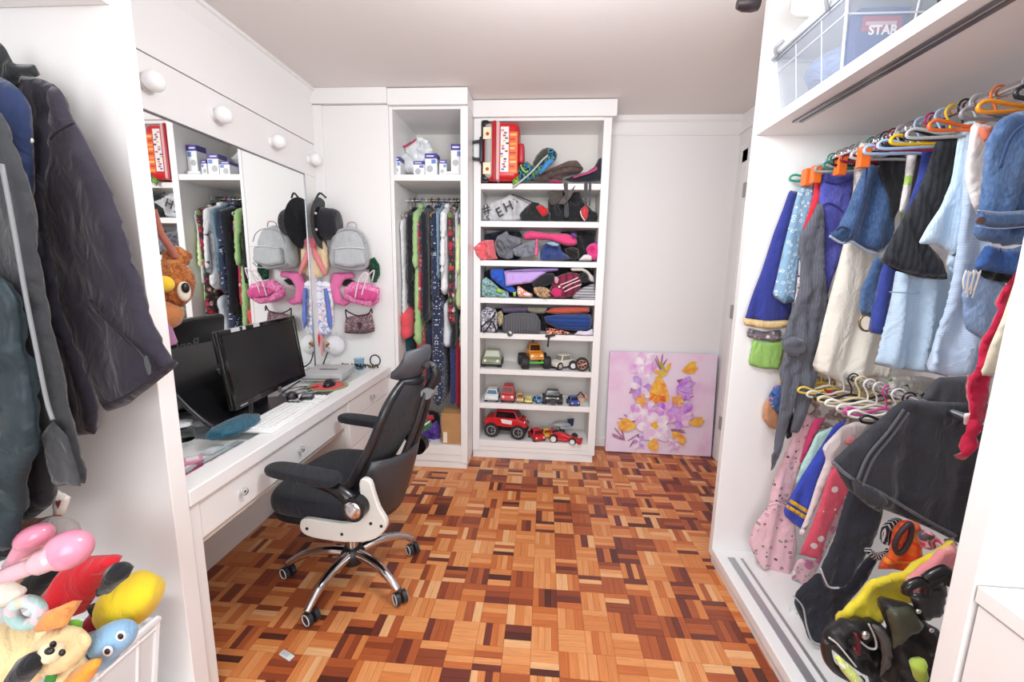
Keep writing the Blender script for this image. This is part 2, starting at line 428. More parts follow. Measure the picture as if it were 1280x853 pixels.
for i in range(-17, 15):
    for j in range(-15, 32):
        x0 = -0.01+i*TS; y0 = 0.032+j*TS
        if x0 > 1.32 or x0 < -1.52 or y0 < -1.4 or y0 > 3.2: continue
        if (x0 > 0.86 and y0 < 1.85) or (x0 < -1.1 and y0 < 0.95): continue
        nst = rg.choice([3, 4, 3, 4]); horiz = (i+j) % 2 == 0
        if rg.rand() < 0.06: horiz = not horiz
        mood = rg.rand()
        for k in range(nst):
            wdt = TS/nst; ti = rg.choice(8, p=WGT)
            if mood < 0.25: ti = min(7, max(0, ti//3+1))
            elif mood > 0.82: ti = min(7, 4+ti//3)
            if horiz: strips.append((x0+TS/2, y0+(k+.5)*wdt, nst, 0, ti))
            else: strips.append((x0+(k+.5)*wdt, y0+TS/2, nst, 1, ti))
def projpx(p):
    v = RM @ (np.array(p)-CAMP)
    return (v[0]/v[2]*FPX+640, v[1]/v[2]*FPX+426.5, v[2]) if v[2] > 0.05 else (-9e9, 0, -1)
def visible(s):
    px, py, dz = projpx((s[0], s[1], 0))
    if not (dz > 0 and 262 < px < 960 and py < 853): return False
    if s[1] > 2.66 and s[0] < -0.49 or s[1] > 2.86 and s[0] < 0.39: return False
    if s[0] > 0.80 and s[1] < 1.86: return False
    return True
def stripgeo(n, up, z):
    L = TS/2-0.00015; Wd = TS/n/2-0.00015; c = 0.0004
    pts = [(-L, -Wd, -0.004), (L, -Wd, -0.004), (L, Wd, -0.004), (-L, Wd, -0.004), (-L+c, -Wd+c, z), (L-c, -Wd+c, z), (L-c, Wd-c, z), (-L+c, Wd-c, z)]
    fs = [(4, 5, 6, 7), (0, 1, 5, 4), (1, 2, 6, 5), (2, 3, 7, 6), (3, 0, 4, 7)]
    return pts, fs
vis = sorted([s for s in strips if visible(s)], key=lambda s: s[0]**2+s[1]**2)[:300]
vset = set(vis); PMESH = {}
for s in vis:
    key = (s[2], s[4])
    if key not in PMESH:
        pts, fs = stripgeo(s[2], 0, 0.0); me = bpy.data.meshes.new('parquet_strip'); me.from_pydata(pts, [], fs); me.materials.append(PM[s[4]])
        ul = me.uv_layers.new(name='UVMap')
        for lp in me.loops: ul.data[lp.index].uv = (pts[lp.vertex_index][0], pts[lp.vertex_index][1])
        PMESH[key] = me
    o = bpy.data.objects.new('parquet_strip', PMESH[key]); C.objects.link(o); o.parent = floor
    o.location = (s[0]-WL(floor)[0], s[1]-WL(floor)[1], -WL(floor)[2]-rg.rand()*0.0004); o.rotation_euler = (0, 0, PI/2 if s[3] else 0)
mb = MB(); uvl = []
for s in strips:
    if s in vset: continue
    pts, fs = stripgeo(s[2], 0, -rg.rand()*0.0004); ox, oy = rg.rand()*40, rg.rand()*40
    uvl += [(p[0]+ox, p[1]+oy) for p in pts]
    if s[3]: pts = [(-p[1], p[0], p[2]) for p in pts]
    mb.add([(p[0]+s[0], p[1]+s[1], p[2]) for p in pts], fs, s[4])
o = mb.build('parquet_field', PM, floor, world=True, uvs=uvl); o['kind'] = 'stuff'

# ---- walls, ceiling, trims, door
struct('ceiling', MB().box(-1.7, 1.55, -1.45, 3.3, CZ, CZ+0.06), CEIL)
struct('wall_left', MB().box(-1.52, -1.46, 0.98, 3.3, 0, CZ), WALLW)
struct('wall_left_near', MB().box(-1.72, -1.66, -1.45, 1.0, 0, CZ), WALLW)
struct('wall_back', MB().box(-1.46, 1.5, 3.2, 3.27, 0, CZ), WALLW)
struct('wall_right', MB().box(1.46, 1.52, -1.45, 1.9, 0, CZ), WALLW)
wr = MB().box(1.30, 1.52, 3.06, 3.2, 0, CZ).box(1.30, 1.52, 1.9, 2.16, 0, CZ).box(1.30, 1.52, 2.16, 3.06, 2.12, CZ)
struct('wall_right_far', wr, WALLW)
struct('wall_rear', MB().box(-1.7, 1.55, -1.52, -1.45, 0, CZ), WALLW)
struct('trim_1', MB().prism([(3.2, 2.285), (3.192, 2.285), (3.185, 2.30), (3.165, 2.36), (3.15, 2.375), (3.15, CZ), (3.2, CZ)], 0.41, 1.30, 'x'), WHITE)
struct('trim_2', MB().prism([(-1.46, 2.325), (-1.452, 2.325), (-1.445, 2.34), (-1.425, 2.385), (-1.415, 2.39), (-1.415, CZ), (-1.46, CZ)], 1.02, 2.66, 'y'), WHITE)
struct('trim_3', MB().box(1.285, 1.30, 1.9, 3.2, 2.29, CZ), WHITE, bevel=0.003)
struct('baseboard_back', MB().box(0.40, 1.29, 3.188, 3.2, 0, 0.07), WHITE, bevel=0.003)
dr = MB().box(1.305, 1.34, 2.20, 3.02, 0.01, 2.08).build('door_1', WHITE, kind='structure', bevel=0.003)
fr = MB().box(1.285, 1.305, 3.02, 3.10, 0, 2.16).box(1.285, 1.305, 2.12, 2.20, 0, 2.16).box(1.285, 1.305, 2.12, 3.10, 2.08, 2.16)
fr.build('door_frame', WHITE, dr, world=True, bevel=0.003)
for z in (0.25, 1.05, 1.85):
    MB().cyl((1.283, 3.012, z), 0.008, 0.09, seg=10).box(1.281, 1.286, 2.985, 3.035, z, z+0.09).build('hinge', PL('a9a8a6', 0.4), dr, world=True)
# corner panel right of the mirror, with its skirting of boards
pn = MB().box(-1.46, -0.972, 2.68, 2.70, 0, 2.315).build('wall_corner', WALLW, kind='structure', bevel=0.002)
MB().box(-1.455, -1.385, 2.668, 2.68, 0.70, 2.315).build('corner_post', WHITE, pn, world=True, bevel=0.003)
struct('trim_4', MB().box(-1.45, -0.972, 2.655, 2.70, 2.318, CZ), WHITE, bevel=0.003)

# ================================================================== VANITY MIRROR
vb = thing('vanity_light_board', 'white board of globe bulbs running above the wide mirror', 'light fixture', (-1.445, 1.8, 1.89))
MB().box(-1.46, -1.442, 1.04, 2.668, 1.893, 2.085).build('board', WHITE, vb, world=True, bevel=0.002)
MB().box(-1.46, -1.438, 1.04, 2.668, 2.088, 2.325).build('upper_board', WHITE, vb, world=True, bevel=0.002)
GLOBE = PL('fbfafa', 0.3, spec=0.5, var=0)
for y in (1.20, 1.526, 1.857, 2.244, 2.60):
    b = MB().lathe([(0.0, 0.075), (0.012, 0.0745), (0.024, 0.069), (0.032, 0.059), (0.036, 0.046), (0.034, 0.034), (0.026, 0.022), (0.019, 0.014), (0.018, 0.008)], (-1.442, y, 1.985), 'x', 20)
    b = b.build('bulb', GLOBE, vb, world=True, smooth=2)
    MB().lathe([(0.026, 0.0), (0.026, 0.006), (0.02, 0.012), (0.019, 0.016)], (-1.442, y, 1.985), 'x', 20).build('socket', WHITE, b, world=True, smooth=True)
mr = thing('wall_mirror', 'large frameless mirror on the wall above the desk', 'mirror', (-1.45, 1.8, 0.72))
t = NT('mirror_silver'); t.b.inputs['Base Color'].default_value = (0.93, 0.95, 0.94, 1); t.b.inputs['Metallic'].default_value = 1; t.b.inputs['Roughness'].default_value = 0.015
MB().box(-1.455, -1.448, 1.052, 2.545, 0.722, 1.888).build('mirror_pane', t.m, mr, world=True)
MB().box(-1.457, -1.444, 1.052, 2.548, 1.886, 1.893).box(-1.457, -1.444, 2.545, 2.55, 0.722, 1.89).build('edge_strip', STEEL, mr, world=True)
struct('trim_5', MB().box(-1.46, -1.444, 2.551, 2.668, 0.715, 1.893), WHITE, bevel=0.002)

# ================================================================== DESK
dk = thing('vanity_desk', 'long white built-in desk with glass top below the mirror', 'desk', (-1.2, 1.85, 0))
ds = MB().box(-1.455, -1.09, 1.055, 2.675, 0.655, 0.675)
ds.build('inner_tray', WHITE, dk, world=True, bevel=0.002)
MB().box(-1.09, -1.0, 1.055, 2.675, 0.655, 0.705).box(-1.455, -1.43, 1.055, 2.675, 0.675, 0.705).box(-1.43, -1.09, 2.60, 2.675, 0.675, 0.705).build('top_frame', WHITE, dk, world=True, bevel=0.004)
for y in (1.42, 1.80, 2.20): MB().box(-1.43, -1.09, y, y+0.012, 0.675, 0.6985).build('divider', WHITE, dk, world=True)
MB().box(-1.43, -1.09, 1.057, 2.60, 0.699, 0.704).build('glass_top', frosted('desk_glass', 0.93, (0.80, 0.90, 0.88, 1), 0.05), dk, world=True)
MB().box(-1.075, -1.012, 1.057, 1.10, 0, 0.652).build('leg', WHITE, dk, world=True, bevel=0.003)
MB().box(-1.45, -1.04, 1.057, 1.075, 0.0, 0.652).build('end_panel', WHITE, dk, world=True)
MB().box(-1.45, -1.435, 1.08, 2.67, 0.12, 0.65).build('back_panel', WHITE, dk, world=True)
CRY = GL('f4f8fa', 0.05); 
def knob(par, x, y, z):
    MB().lathe([(0.0, 0.026), (0.007, 0.025), (0.012, 0.021), (0.0135, 0.016), (0.011, 0.009), (0.005, 0.005), (0.005, 0.0), (0.009, 0.0)], (x, y, z), 'x', 10).build('knob', CRY, par, world=True)
    MB().cyl((x, y, z), 0.0055, 0.018, 'x', 10).build('knob_stem', CHROME, par, world=True)
def drawer(par, y0, y1, z0, z1, x=-1.018, kn=(0.5,), xo=0.0):
    d = MB().box(x-0.36, x, y0, y1, z0, z1).build('drawer', WHITE, par, world=True, bevel=0.003)
    for k in kn: knob(d, x, y0+(y1-y0)*k, (z0+z1)/2)
    return d
drawer(dk, 1.105, 2.045, 0.522, 0.648, kn=(0.18, 0.55, 0.92))
MB().box(-1.44, -1.03, 1.105, 2.05, 0.50, 0.519).build('drawer_runner', PL('d9cfc4', 0.6), dk, world=True)
pdm = MB().box(-1.44, -1.022, 2.055, 2.075, 0.0, 0.65).box(-1.44, -1.022, 2.645, 2.67, 0.0, 0.65).box(-1.43, -1.03, 2.075, 2.645, 0.0, 0.05)
pd = pdm.build('pedestal', WHITE, dk, world=True, bevel=0.002)
for z0, z1 in ((0.535, 0.648), (0.385, 0.53), (0.22, 0.38), (0.06, 0.215)):
    d = MB().box(-1.40, -1.012, 2.08, 2.64, z0, z1).build('drawer', WHITE, dk, world=True, bevel=0.003)
    knob(d, -1.012, 2.36, (z0+z1)/2)

# ================================================================== BOOKCASE
bc = thing('bookcase', 'tall white open bookcase with crowded shelves and toy cars', 'bookcase', (-0.05, 2.88, 0))
BY = 2.877
MB().box(-0.485, -0.437, BY, 3.19, 0.057, 2.30).build('side_panel', WHITE, bc, world=True, bevel=0.002)
MB().box(0.337, 0.387, BY, 3.19, 0.057, 2.30).build('side_panel', WHITE, bc, world=True, bevel=0.002)
MB().box(-0.437, 0.337, 3.17, 3.19, 0.057, 2.30).build('back_panel', PL('e6e0da', 0.6, var=0.01), bc, world=True)
MB().box(-0.487, 0.412, BY-0.022, 3.19, 2.302, CZ-0.005).build('crown', WHITE, bc, world=True, bevel=0.003)
MB().box(-0.437, 0.337, BY+0.005, 3.17, 2.285, 2.302).build('top_panel', WHITE, bc, world=True)
MB().box(-0.485, 0.375, BY+0.012, 3.19, 0.0, 0.055).build('plinth', WHITE, bc, world=True, bevel=0.002)
SH = [1.905, 1.668, 1.412, 1.162, 0.918, 0.664, 0.414]
for z in SH: MB().box(-0.437, 0.337, BY+0.002, 3.17, z-0.038, z).build('shelf', WHITE, bc, world=True, bevel=0.0025)
MB().box(-0.437, 0.337, BY+0.002, 3.17, 0.09, 0.138).build('bottom_shelf', WHITE, bc, world=True, bevel=0.002)
MB().box(-0.437, 0.337, BY+0.006, BY+0.025, 0.057, 0.088).build('bottom_rail', WHITE, bc, world=True, bevel=0.002)

# ================================================================== ALCOVE WARDROBE
AY = 2.68
aw = thing('alcove_wardrobe', 'narrow white open wardrobe packed with clothes left of the bookcase', 'wardrobe', (-0.73, 2.68, 0))
MB().box(-0.970, -0.948, AY, 3.19, 0, 2.306).build('side_panel', WHITE, aw, world=True, bevel=0.002)
MB().box(-0.533, -0.488, AY, 3.19, 0.046, 2.306).build('side_panel', WHITE, aw, world=True, bevel=0.002)
MB().box(-0.948, -0.533, 3.17, 3.19, 0.046, 2.306).build('back_panel', PL('e2dcd6', 0.6, var=0.01), aw, world=True)
MB().box(-0.971, -0.486, AY-0.02, 3.19, 2.308, CZ-0.005).build('crown', WHITE, aw, world=True, bevel=0.003)
MB().box(-0.948, -0.533, AY+0.006, 3.17, 2.29, 2.306).build('top_panel', WHITE, aw, world=True)
MB().box(-0.948, -0.533, AY+0.004, 3.17, 1.881, 1.918).build('shelf', WHITE, aw, world=True, bevel=0.0025)
MB().box(-0.948, -0.533, AY+0.002, 3.17, 0.10, 0.165).build('bottom_shelf', WHITE, aw, world=True, bevel=0.002)
MB().box(-0.948, -0.533, AY+0.006, AY+0.02, 0.05, 0.10).build('bottom_rail', WHITE, aw, world=True)
MB().box(-0.96, -0.495, AY+0.012, 3.19, 0.0, 0.045).build('plinth', WHITE, aw, world=True, bevel=0.002)
MB().cyl((-0.948, 2.93, 1.80), 0.012, 0.415, 'x', 14).build('clothes_rail', CHROME, aw, world=True, smooth=True)

# ================================================================== RIGHT WARDROBE
rw = thing('open_wardrobe', 'wide white open wardrobe full of clothes on the right', 'wardrobe', (1.1, 1.35, 0))
FX = 0.815
MB().box(FX, 1.455, 1.862, 1.898, 0.046, CZ-0.003).build('side_panel', WHITE, rw, world=True, bevel=0.002)
MB().box(FX, 1.455, 0.769, 0.813, 0.046, CZ-0.003).build('side_panel', WHITE, rw, world=True, bevel=0.002)
MB().box(1.435, 1.455, 0.813, 1.862, 0.046, CZ-0.003).build('back_panel', WHITE, rw, world=True)
MB().box(FX, 1.435, 0.813, 1.862, 1.893, 1.928).build('top_shelf', WHITE, rw, world=True, bevel=0.002)
MB().box(FX+0.05, FX+0.062, 0.82, 1.70, 1.888, 1.893).box(FX+0.074, FX+0.086, 0.82, 1.70, 1.888, 1.893).build('door_track', STEEL, rw, world=True)
MB().box(FX, 1.435, 0.813, 1.862, 0.046, 0.085).build('bottom_shelf', WHITE, rw, world=True, bevel=0.003)
MB().box(FX+0.045, FX+0.075, 0.83, 1.80, 0.085, 0.089).box(FX+0.10, FX+0.112, 0.83, 1.80, 0.085, 0.088).build('floor_track', PL('b9bbc0', 0.35, 0.6), rw, world=True)
MB().box(FX+0.012, 1.455, 0.769, 1.89, 0.0, 0.045).build('plinth', WHITE, rw, world=True, bevel=0.002)
MB().cyl((1.10, 0.813, 1.80), 0.0125, 1.049, 'y', 14).build('clothes_rail', CHROME, rw, world=True, smooth=True)
MB().cyl((1.12, 0.813, 0.985), 0.0125, 1.049, 'y', 14).build('clothes_rail', CHROME, rw, world=True, smooth=True)
dwr = thing('drawer_unit', 'white drawer unit with a counter at the right edge', 'cabinet', (1.1, 0.3, 0))
MB().box(FX, 1.45, -0.6, 0.765, 0.757, 0.790).build('counter', WHITE, dwr, world=True, bevel=0.002)
MB().box(FX+0.03, 1.45, -0.6, 0.765, 0.0, 0.755).build('carcass', WHITE, dwr, world=True)
for z0, z1 in ((0.565, 0.752), (0.37, 0.56), (0.17, 0.365)):
    MB().box(FX+0.005, FX+0.028, 0.20, 0.762, z0, z1).build('drawer_front', WHITE, dwr, world=True, bevel=0.002)
MB().box(1.43, 1.45, -0.6, 0.765, 0.79, CZ-0.003).build('back_panel', PL('e8e0da', 0.6, var=0.01), dwr, world=True)
MB().rbox(0.95, 1.12, 0.45, 0.63, 0.793, 0.83, 0.01).build('tissue_box', PL('e9e7e3', 0.5), label='white flat box lying on the counter at the right edge', cat='box', smooth=True)

# ================================================================== LEFT WARDROBE (near)
lw = thing('coat_wardrobe', 'white open coat wardrobe in the left foreground', 'wardrobe', (-1.3, 0.6, 0))
MB().box(-1.65, -1.0, 1.0, 1.052, 0, CZ-0.003).build('side_panel', WHITE, lw, world=True, bevel=0.002)
MB().box(-1.65, -1.0, -0.3, 0.998, 1.925, 1.955).build('top_shelf', WHITE, lw, world=True, bevel=0.002)
MB().box(-1.04, -1.028, -0.3, 0.96, 1.918, 1.925).build('door_track', DGREY, lw, world=True)
MB().box(-1.655, -1.64, -0.3, 1.0, 0.0, CZ-0.003).build('back_panel', WHITE, lw, world=True)
MB().box(-1.64, -1.0, -0.3, 0.998, 0.0, 0.11).build('bottom_shelf', WHITE, lw, world=True, bevel=0.002)
MB().cyl((-1.32, -0.3, 1.80), 0.0125, 1.298, 'y', 14).build('clothes_rail', CHROME, lw, world=True, smooth=True)

# ================================================================== PAINTING
pw, ph = 0.775, 0.765
pt = thing('flower_painting', 'square canvas painting of pink and yellow flowers leaning on the back wall', 'painting', (0.885, 3.10, 0.003), math.radians(-0.6))
t = NT('painted_canvas'); tc = t.n('ShaderNodeTexCoord')
nz = t.n('ShaderNodeTexNoise', i_Scale=2.5, i_Detail=4.0); t.l(tc.outputs['Object'], nz.inputs['Vector'])
t.l(t.ramp(nz.outputs['Fac'], [(0.3, 'eee4f2'), (0.5, 'f0d6ea'), (0.64, 'e6b8de'), (0.75, 'efe6f3')]), t.b.inputs['Base Color']); t.b.inputs['Roughness'].default_value = 0.7
lean = Matrix.Rotation(math.radians(-4.2), 4, 'X')
MB().box(-pw/2, pw/2, -0.012, 0.012, 0, ph).xf(lean).build('canvas', t.m, pt, bevel=0.002)
def paintmat(a, b, sc=18):
    t = NT('paint_'+a+b); tc = t.n('ShaderNodeTexCoord'); nz = t.n('ShaderNodeTexNoise', i_Scale=float(sc), i_Detail=3.0); t.l(tc.outputs['Object'], nz.inputs['Vector'])
    t.l(t.ramp(nz.outputs['Fac'], [(0.35, a), (0.62, b)]), t.b.inputs['Base Color']); t.b.inputs['Roughness'].default_value = 0.6; return t.m
def petal(mb, cx, cz, ang, L, Wd, y, bend=0.0):
    pts = []; n = 9
    for i in range(n+1):
        s = i/n; wd = Wd*math.sin(PI*min(1, s*0.94+0.03))**0.75*(0.55+0.6*s)
        pts.append((s*L, wd/2+bend*s*s))
    for i in range(n, -1, -1):
        s = i/n; wd = Wd*math.sin(PI*min(1, s*0.94+0.03))**0.75*(0.55+0.6*s); pts.append((s*L, -wd/2+bend*s*s))
    ca, sa = math.cos(ang), math.sin(ang)
    mb.prism([(cx+p*ca-q*sa, cz+p*sa+q*ca) for p, q in pts], y, y-0.0006, 'y')
pink = paintmat('f2d2ee', 'd791d6'); white_ = paintmat('fbf6f6', 'e5c6e6'); lila = paintmat('d3b5ea', 'b98ad6'); yel = paintmat('f6c93a', 'e8a83a'); orr = paintmat('ee8a2a', 'f4c36a', 30); mauve = paintmat('8f5a78', 'c58aa8'); vio = paintmat('b860d8', 'dcb0ee')
K5 = lambda u, v: ((u-110)/710*pw-pw/2, ph-(v-110)/660*ph)
ly = [-0.0125]
def flower(u, v, n, L, Wd, mats, a0=0.0, spread=2*PI, name='painted_flower'):
    cx, cz = K5(u, v)
    for k, mt in enumerate(mats):
        mb = MB()
        for i in range(k, n, len(mats)): petal(mb, cx, cz, a0+spread*i/n, L*(0.85+0.3*((i*37 % 10)/10)), Wd, ly[0]-0.0002*i, 0.01*((i % 3)-1))
        mb.xf(lean).build(name, mt, pt)
    ly[0] -= 0.0011
for a in ((250, 380, 0.3), (330, 640, 3.9), (600, 420, 0.6), (540, 600, -0.9), (300, 560, 2.7), (450, 220, 1.2), (560, 280, -0.7), (240, 690, 2.0)):
    flower(a[0], a[1], 4, 0.12, 0.014, [mauve], a[2], 1.2, 'painted_stem')
flower(340, 190, 7, 0.105, 0.075, [pink, white_]); flower(330, 330, 6, 0.10, 0.06, [lila, white_]); flower(560, 330, 6, 0.13, 0.05, [lila, vio], -1.0, 2.0)
flower(590, 220, 5, 0.11, 0.045, [yel, orr], 0.1, 0.7); flower(490, 240, 4, 0.10, 0.03, [yel, paintmat('a8a23a', 'dcd05a')], 1.4, 3.0)
flower(445, 250, 5, 0.20, 0.06, [orr, yel], -1.85, 0.75); flower(440, 380, 6, 0.07, 0.05, [orr, paintmat('d9541e', 'f0902a')], 3.4, 2.6)
flower(340, 500, 7, 0.11, 0.07, [white_, pink]); flower(600, 500, 7, 0.11, 0.07, [pink, vio]); flower(490, 480, 6, 0.08, 0.06, [vio, pink]); flower(385, 475, 5, 0.07, 0.05, [pink, white_])
flower(430, 590, 8, 0.12, 0.085, [white_, white_]); flower(430, 575, 5, 0.03, 0.03, [yel])
flower(310, 590, 4, 0.14, 0.05, [yel, orr], 2.75, 0.9); flower(650, 550, 3, 0.11, 0.04, [yel, orr], 0.0, 0.5); flower(545, 610, 4, 0.13, 0.04, [yel, orr], -1.0, 0.8); flower(430, 660, 4, 0.10, 0.045, [yel, orr], -1.9, 0.9)
flower(330, 690, 6, 0.05, 0.035, [white_, lila]); flower(560, 690, 6, 0.05, 0.03, [white_, pink]); flower(330, 415, 5, 0.05, 0.03, [orr]); flower(570, 405, 5, 0.05, 0.03, [orr])
# ================================================================== OFFICE CHAIR (own frame: +x forward, +y its left)
H0 = math.radians(174)
ch = thing('office_chair', 'black mesh swivel chair with headrest and chrome five-star base', 'chair', (-0.80, 1.62, 0), H0)
SEATM = FAB('23242a', rough=0.95, bump=0.4, weave=900, var=0.12, sheen=0.1); BLK = PL('1c1c20', 0.38, bump=0.05); GRYP = PL('d3d1cb', 0.35); SH_BLK = PL('101013', 0.22)
ang0 = [-101, -29, 43, 115, 187]
mb = MB().lathe([(0.0, 0.075), (0.045, 0.08), (0.052, 0.10), (0.05, 0.135), (0.036, 0.15), (0.0, 0.152)], seg=20); mb.build('hub', BLK, ch, smooth=True)
MB().cyl((0, 0, 0.14), 0.026, 0.12, seg=18).build('gas_lift', PL('b9a89c', 0.25, 0.9), ch, smooth=True)
MB().cyl((0, 0, 0.25), 0.017, 0.16, seg=14).build('gas_lift_rod', CHROME, ch, smooth=True)
for a in ang0:
    a = math.radians(a)-H0; c, s = math.cos(a), math.sin(a)
    pts = [(0.035, 0.125), (0.09, 0.13), (0.15, 0.128), (0.21, 0.112), (0.255, 0.088), (0.283, 0.068)]
    W = spl([Vector((c*r, s*r, z)) for r, z in pts], n=4); n = len(W)
    leg = MB().tube(W, [0.0235-0.010*i/(n-1) for i in range(n)], 10).build('leg', CHROME, ch, smooth=2)
    cx, cy_ = c*0.288, s*0.26; side = Vector((-s, c, 0)); tw = a+0.5+0.8*math.sin(a*3)
    ax = Vector((math.cos(tw), math.sin(tw), 0))
    cs = MB()
    for q in (-1, 1):
        cs.cyl(Vector((cx, cy_, 0.028))+ax*(0.006*q), 0.027, 0.017*q if False else 0.017, ax*q, 18)
    cst = cs.build('caster', PL('2b2d33', 0.35), leg, smooth=True)
    rr = MB()
    for q in (-1, 1):
        W = [Vector((cx, cy_, 0.028))+ax*(0.0235*q)+Vector((0, 0, 1))*0.021*math.cos(t*PI/9)+ax.cross(Vector((0, 0, 1)))*0.021*math.sin(t*PI/9) for t in range(18)]
        rr.tube(W, 0.0022, 5, True)
    rr.build('caster_ring', PL('dcdcd8', 0.4), leg, smooth=True)
    MB().cyl((cx, cy_, 0.05), 0.007, 0.022, seg=8).build('caster_stem', STEEL, leg, smooth=True)
# seat: rounded cushion with waterfall front
def slab(outline, z0, z1, name, mat, par, n=8, dome=0.0, rnd=0.35, frame=None):
    """cushion: outline (list of xy) with rolled edge between z0 and z1"""
    O = np.array([tuple(p)[:2] for p in spl([Vector((x, y, 0)) for x, y in outline], True, 4)]); cen = O.mean(0); mb = MB(); rings = []
    for k in range(n+1):
        th = -PI/2+PI*k/n; sc_ = 1-rnd*0.18*(1-math.cos(th)); z = (z0+z1)/2+(z1-z0)/2*math.sin(th); rings.append([(cen[0]+(p[0]-cen[0])*sc_, cen[1]+(p[1]-cen[1])*sc_, z) for p in O])
    for sc_, dz in ((0.8, 0.35), (0.5, 0.8), (0.2, 1.0)):
        rings.append([(cen[0]+(p[0]-cen[0])*sc_, cen[1]+(p[1]-cen[1])*sc_, z1+dome*dz) for p in O])
    m = len(O); vs = [p for r in rings for p in r]; fs = [(i*m+j, i*m+(j+1) % m, (i+1)*m+(j+1) % m, (i+1)*m+j) for i in range(len(rings)-1) for j in range(m)]
    vs.append((cen[0], cen[1], z1+dome)); L = len(vs)-1; a = (len(rings)-1)*m; fs += [(a+j, a+(j+1) % m, L) for j in range(m)]; fs.append(tuple(range(m-1, -1, -1)))
    mb.add(vs, fs)
    if frame is not None: mb.xf(frame)
    return mb.build(name, mat, par, smooth=2)
so = [(0.24, -0.18), (0.26, 0), (0.24, 0.18), (0.17, 0.235), (0.0, 0.24), (-0.16, 0.215), (-0.20, 0.10), (-0.20, -0.10), (-0.16, -0.215), (0.0, -0.24), (0.17, -0.235)]
slab([(x*0.92-0.0, y) for x, y in so], 0.415, 0.49, 'seat', SEATM, ch, dome=0.008)
slab([(x*0.93, y*0.93) for x, y in so], 0.375, 0.41, 'seat_pan', BLK, ch)
MB().rbox(-0.13, 0.10, -0.09, 0.09, 0.325, 0.378, 0.012).build('tilt_mechanism', BLK, ch, smooth=True)
MB().tube(spl([Vector((0.0, -0.08, 0.345)), Vector((0.0, -0.2, 0.345)), Vector((0.0, -0.30, 0.352))]), 0.006, 8).build('lever', BLK, ch, smooth=2)
# J brackets either side joining seat and back
for s in (1, -1):
    pr = [(-0.005, 0.383), (0.0, 0.415), (-0.02, 0.437), (-0.10, 0.437), (-0.19, 0.44), (-0.235, 0.47), (-0.25, 0.52), (-0.245, 0.60), (-0.262, 0.622), (-0.288, 0.612), (-0.30, 0.57), (-0.318, 0.515), (-0.345, 0.465), (-0.33, 0.425), (-0.28, 0.385), (-0.18, 0.365), (-0.05, 0.365)]
    if s < 0: pr = [(-0.005, 0.383), (0.0, 0.415), (-0.02, 0.437), (-0.10, 0.437), (-0.16, 0.435), (-0.18, 0.40), (-0.16, 0.37), (-0.05, 0.365)]
    O = [tuple(p)[:2] for p in spl([Vector((x+0.045, z, 0)) for x, z in pr], True, 3)]
    b = MB().prism(O, s*0.24, s*0.262, 'y').build('side_bracket', GRYP, ch, smooth=True, bevel=0.005)
    for x, z in ((-0.03, 0.40), (-0.17, 0.397), (-0.285, 0.455), (-0.325, 0.45))[:4 if s > 0 else 1]:
        MB().cyl((x+0.045, s*0.26, z), 0.006, 0.004, (0, s, 0), 10).build('screw', BLACKP, b)
    # flip-up arm
    W = spl([Vector((-0.19, s*0.272, 0.525)), Vector((-0.155, s*0.274, 0.56)), Vector((-0.11, s*0.274, 0.582)), Vector((-0.04, s*0.272, 0.595)), Vector((0.05, s*0.272, 0.60))], n=5)
    arm = MB().tube(W, [0.034-0.020*i/(len(W)-1) for i in range(len(W))], 10).build('arm', SH_BLK, ch, smooth=2)
    MB().cyl((-0.195, s*0.257, 0.522), 0.044, 0.045, (0, s, 0), 24).build('arm_joint', SH_BLK, arm, smooth=True)
    MB().lathe([(0.0, 0.006), (0.02, 0.0055), (0.029, 0.003), (0.032, 0.0)], (0, 0, 0), 'y', 24).xf(Matrix.Translation((-0.195, s*0.303, 0.522)) @ Matrix.Scale(s, 4, (0, 1, 0))).build('joint_cap', CHROME, arm, smooth=True)
    ap = [(0.17, -0.02), (0.165, 0.025), (0.10, 0.04), (-0.06, 0.04), (-0.125, 0.03), (-0.135, -0.01), (-0.11, -0.038), (0.0, -0.042), (0.12, -0.04)]
    slab([(x, s*y) for x, y in ap], 0.614, 0.643, 'armrest', SEATM, ch, dome=0.004, frame=Matrix.Translation((-0.005 if s > 0 else 0.05, s*0.272, -0.01)) @ Matrix.Rotation(-0.12, 4, 'Z'))
# backrest: curved frame, mesh sheet, lumbar shell; leans back
def backpt(t, w):      # t 0..1 up, w -1..1 across
    z = 0.45+0.47*t; x = -0.105-0.225*t-0.03*math.sin(PI*t); hw = 0.205*(1-0.22*t)*(0.88+0.18*math.sin(PI*(0.15+0.75*t)))
    if t > 0.8: hw *= 1-0.55*((t-0.8)/0.2)**2
    if t < 0.15: hw *= 0.86+0.14*(t/0.15)
    return Vector((x+0.05*w*w, hw*w, z))
rim = [backpt(t/20, 1) for t in range(21)]+[backpt(1, w) for w in (0.6, 0.2, -0.2, -0.6)]+[backpt(t/20, -1) for t in range(20, -1, -1)]+[backpt(0, w) for w in (-0.6, -0.2, 0.2, 0.6)]
MB().tube(rim, 0.0165, 8, True).build('back_frame', PL('222226', 0.3), ch, smooth=2)
n1, n2 = 24, 16; vs = []; fs = []
for i in range(n1+1):
    for j in range(n2+1): vs.append(backpt(i/n1, -1+2*j/n2))
for i in range(n1):
    for j in range(n2): a = i*(n2+1)+j; fs.append((a, a+1, a+n2+2, a+n2+1))
MESHM = FAB('1d1d21', 'hstripes', c2='3c3d42', sc=260, thr=0.35, rough=0.7, bump=0.5, var=0.05, sheen=0.1)
o = MB().add(vs, fs).build('back_mesh', MESHM, ch, smooth=2)
sm_ = o.modifiers.new('solid', 'SOLIDIFY'); sm_.thickness = 0.006
vs = []; fs = []
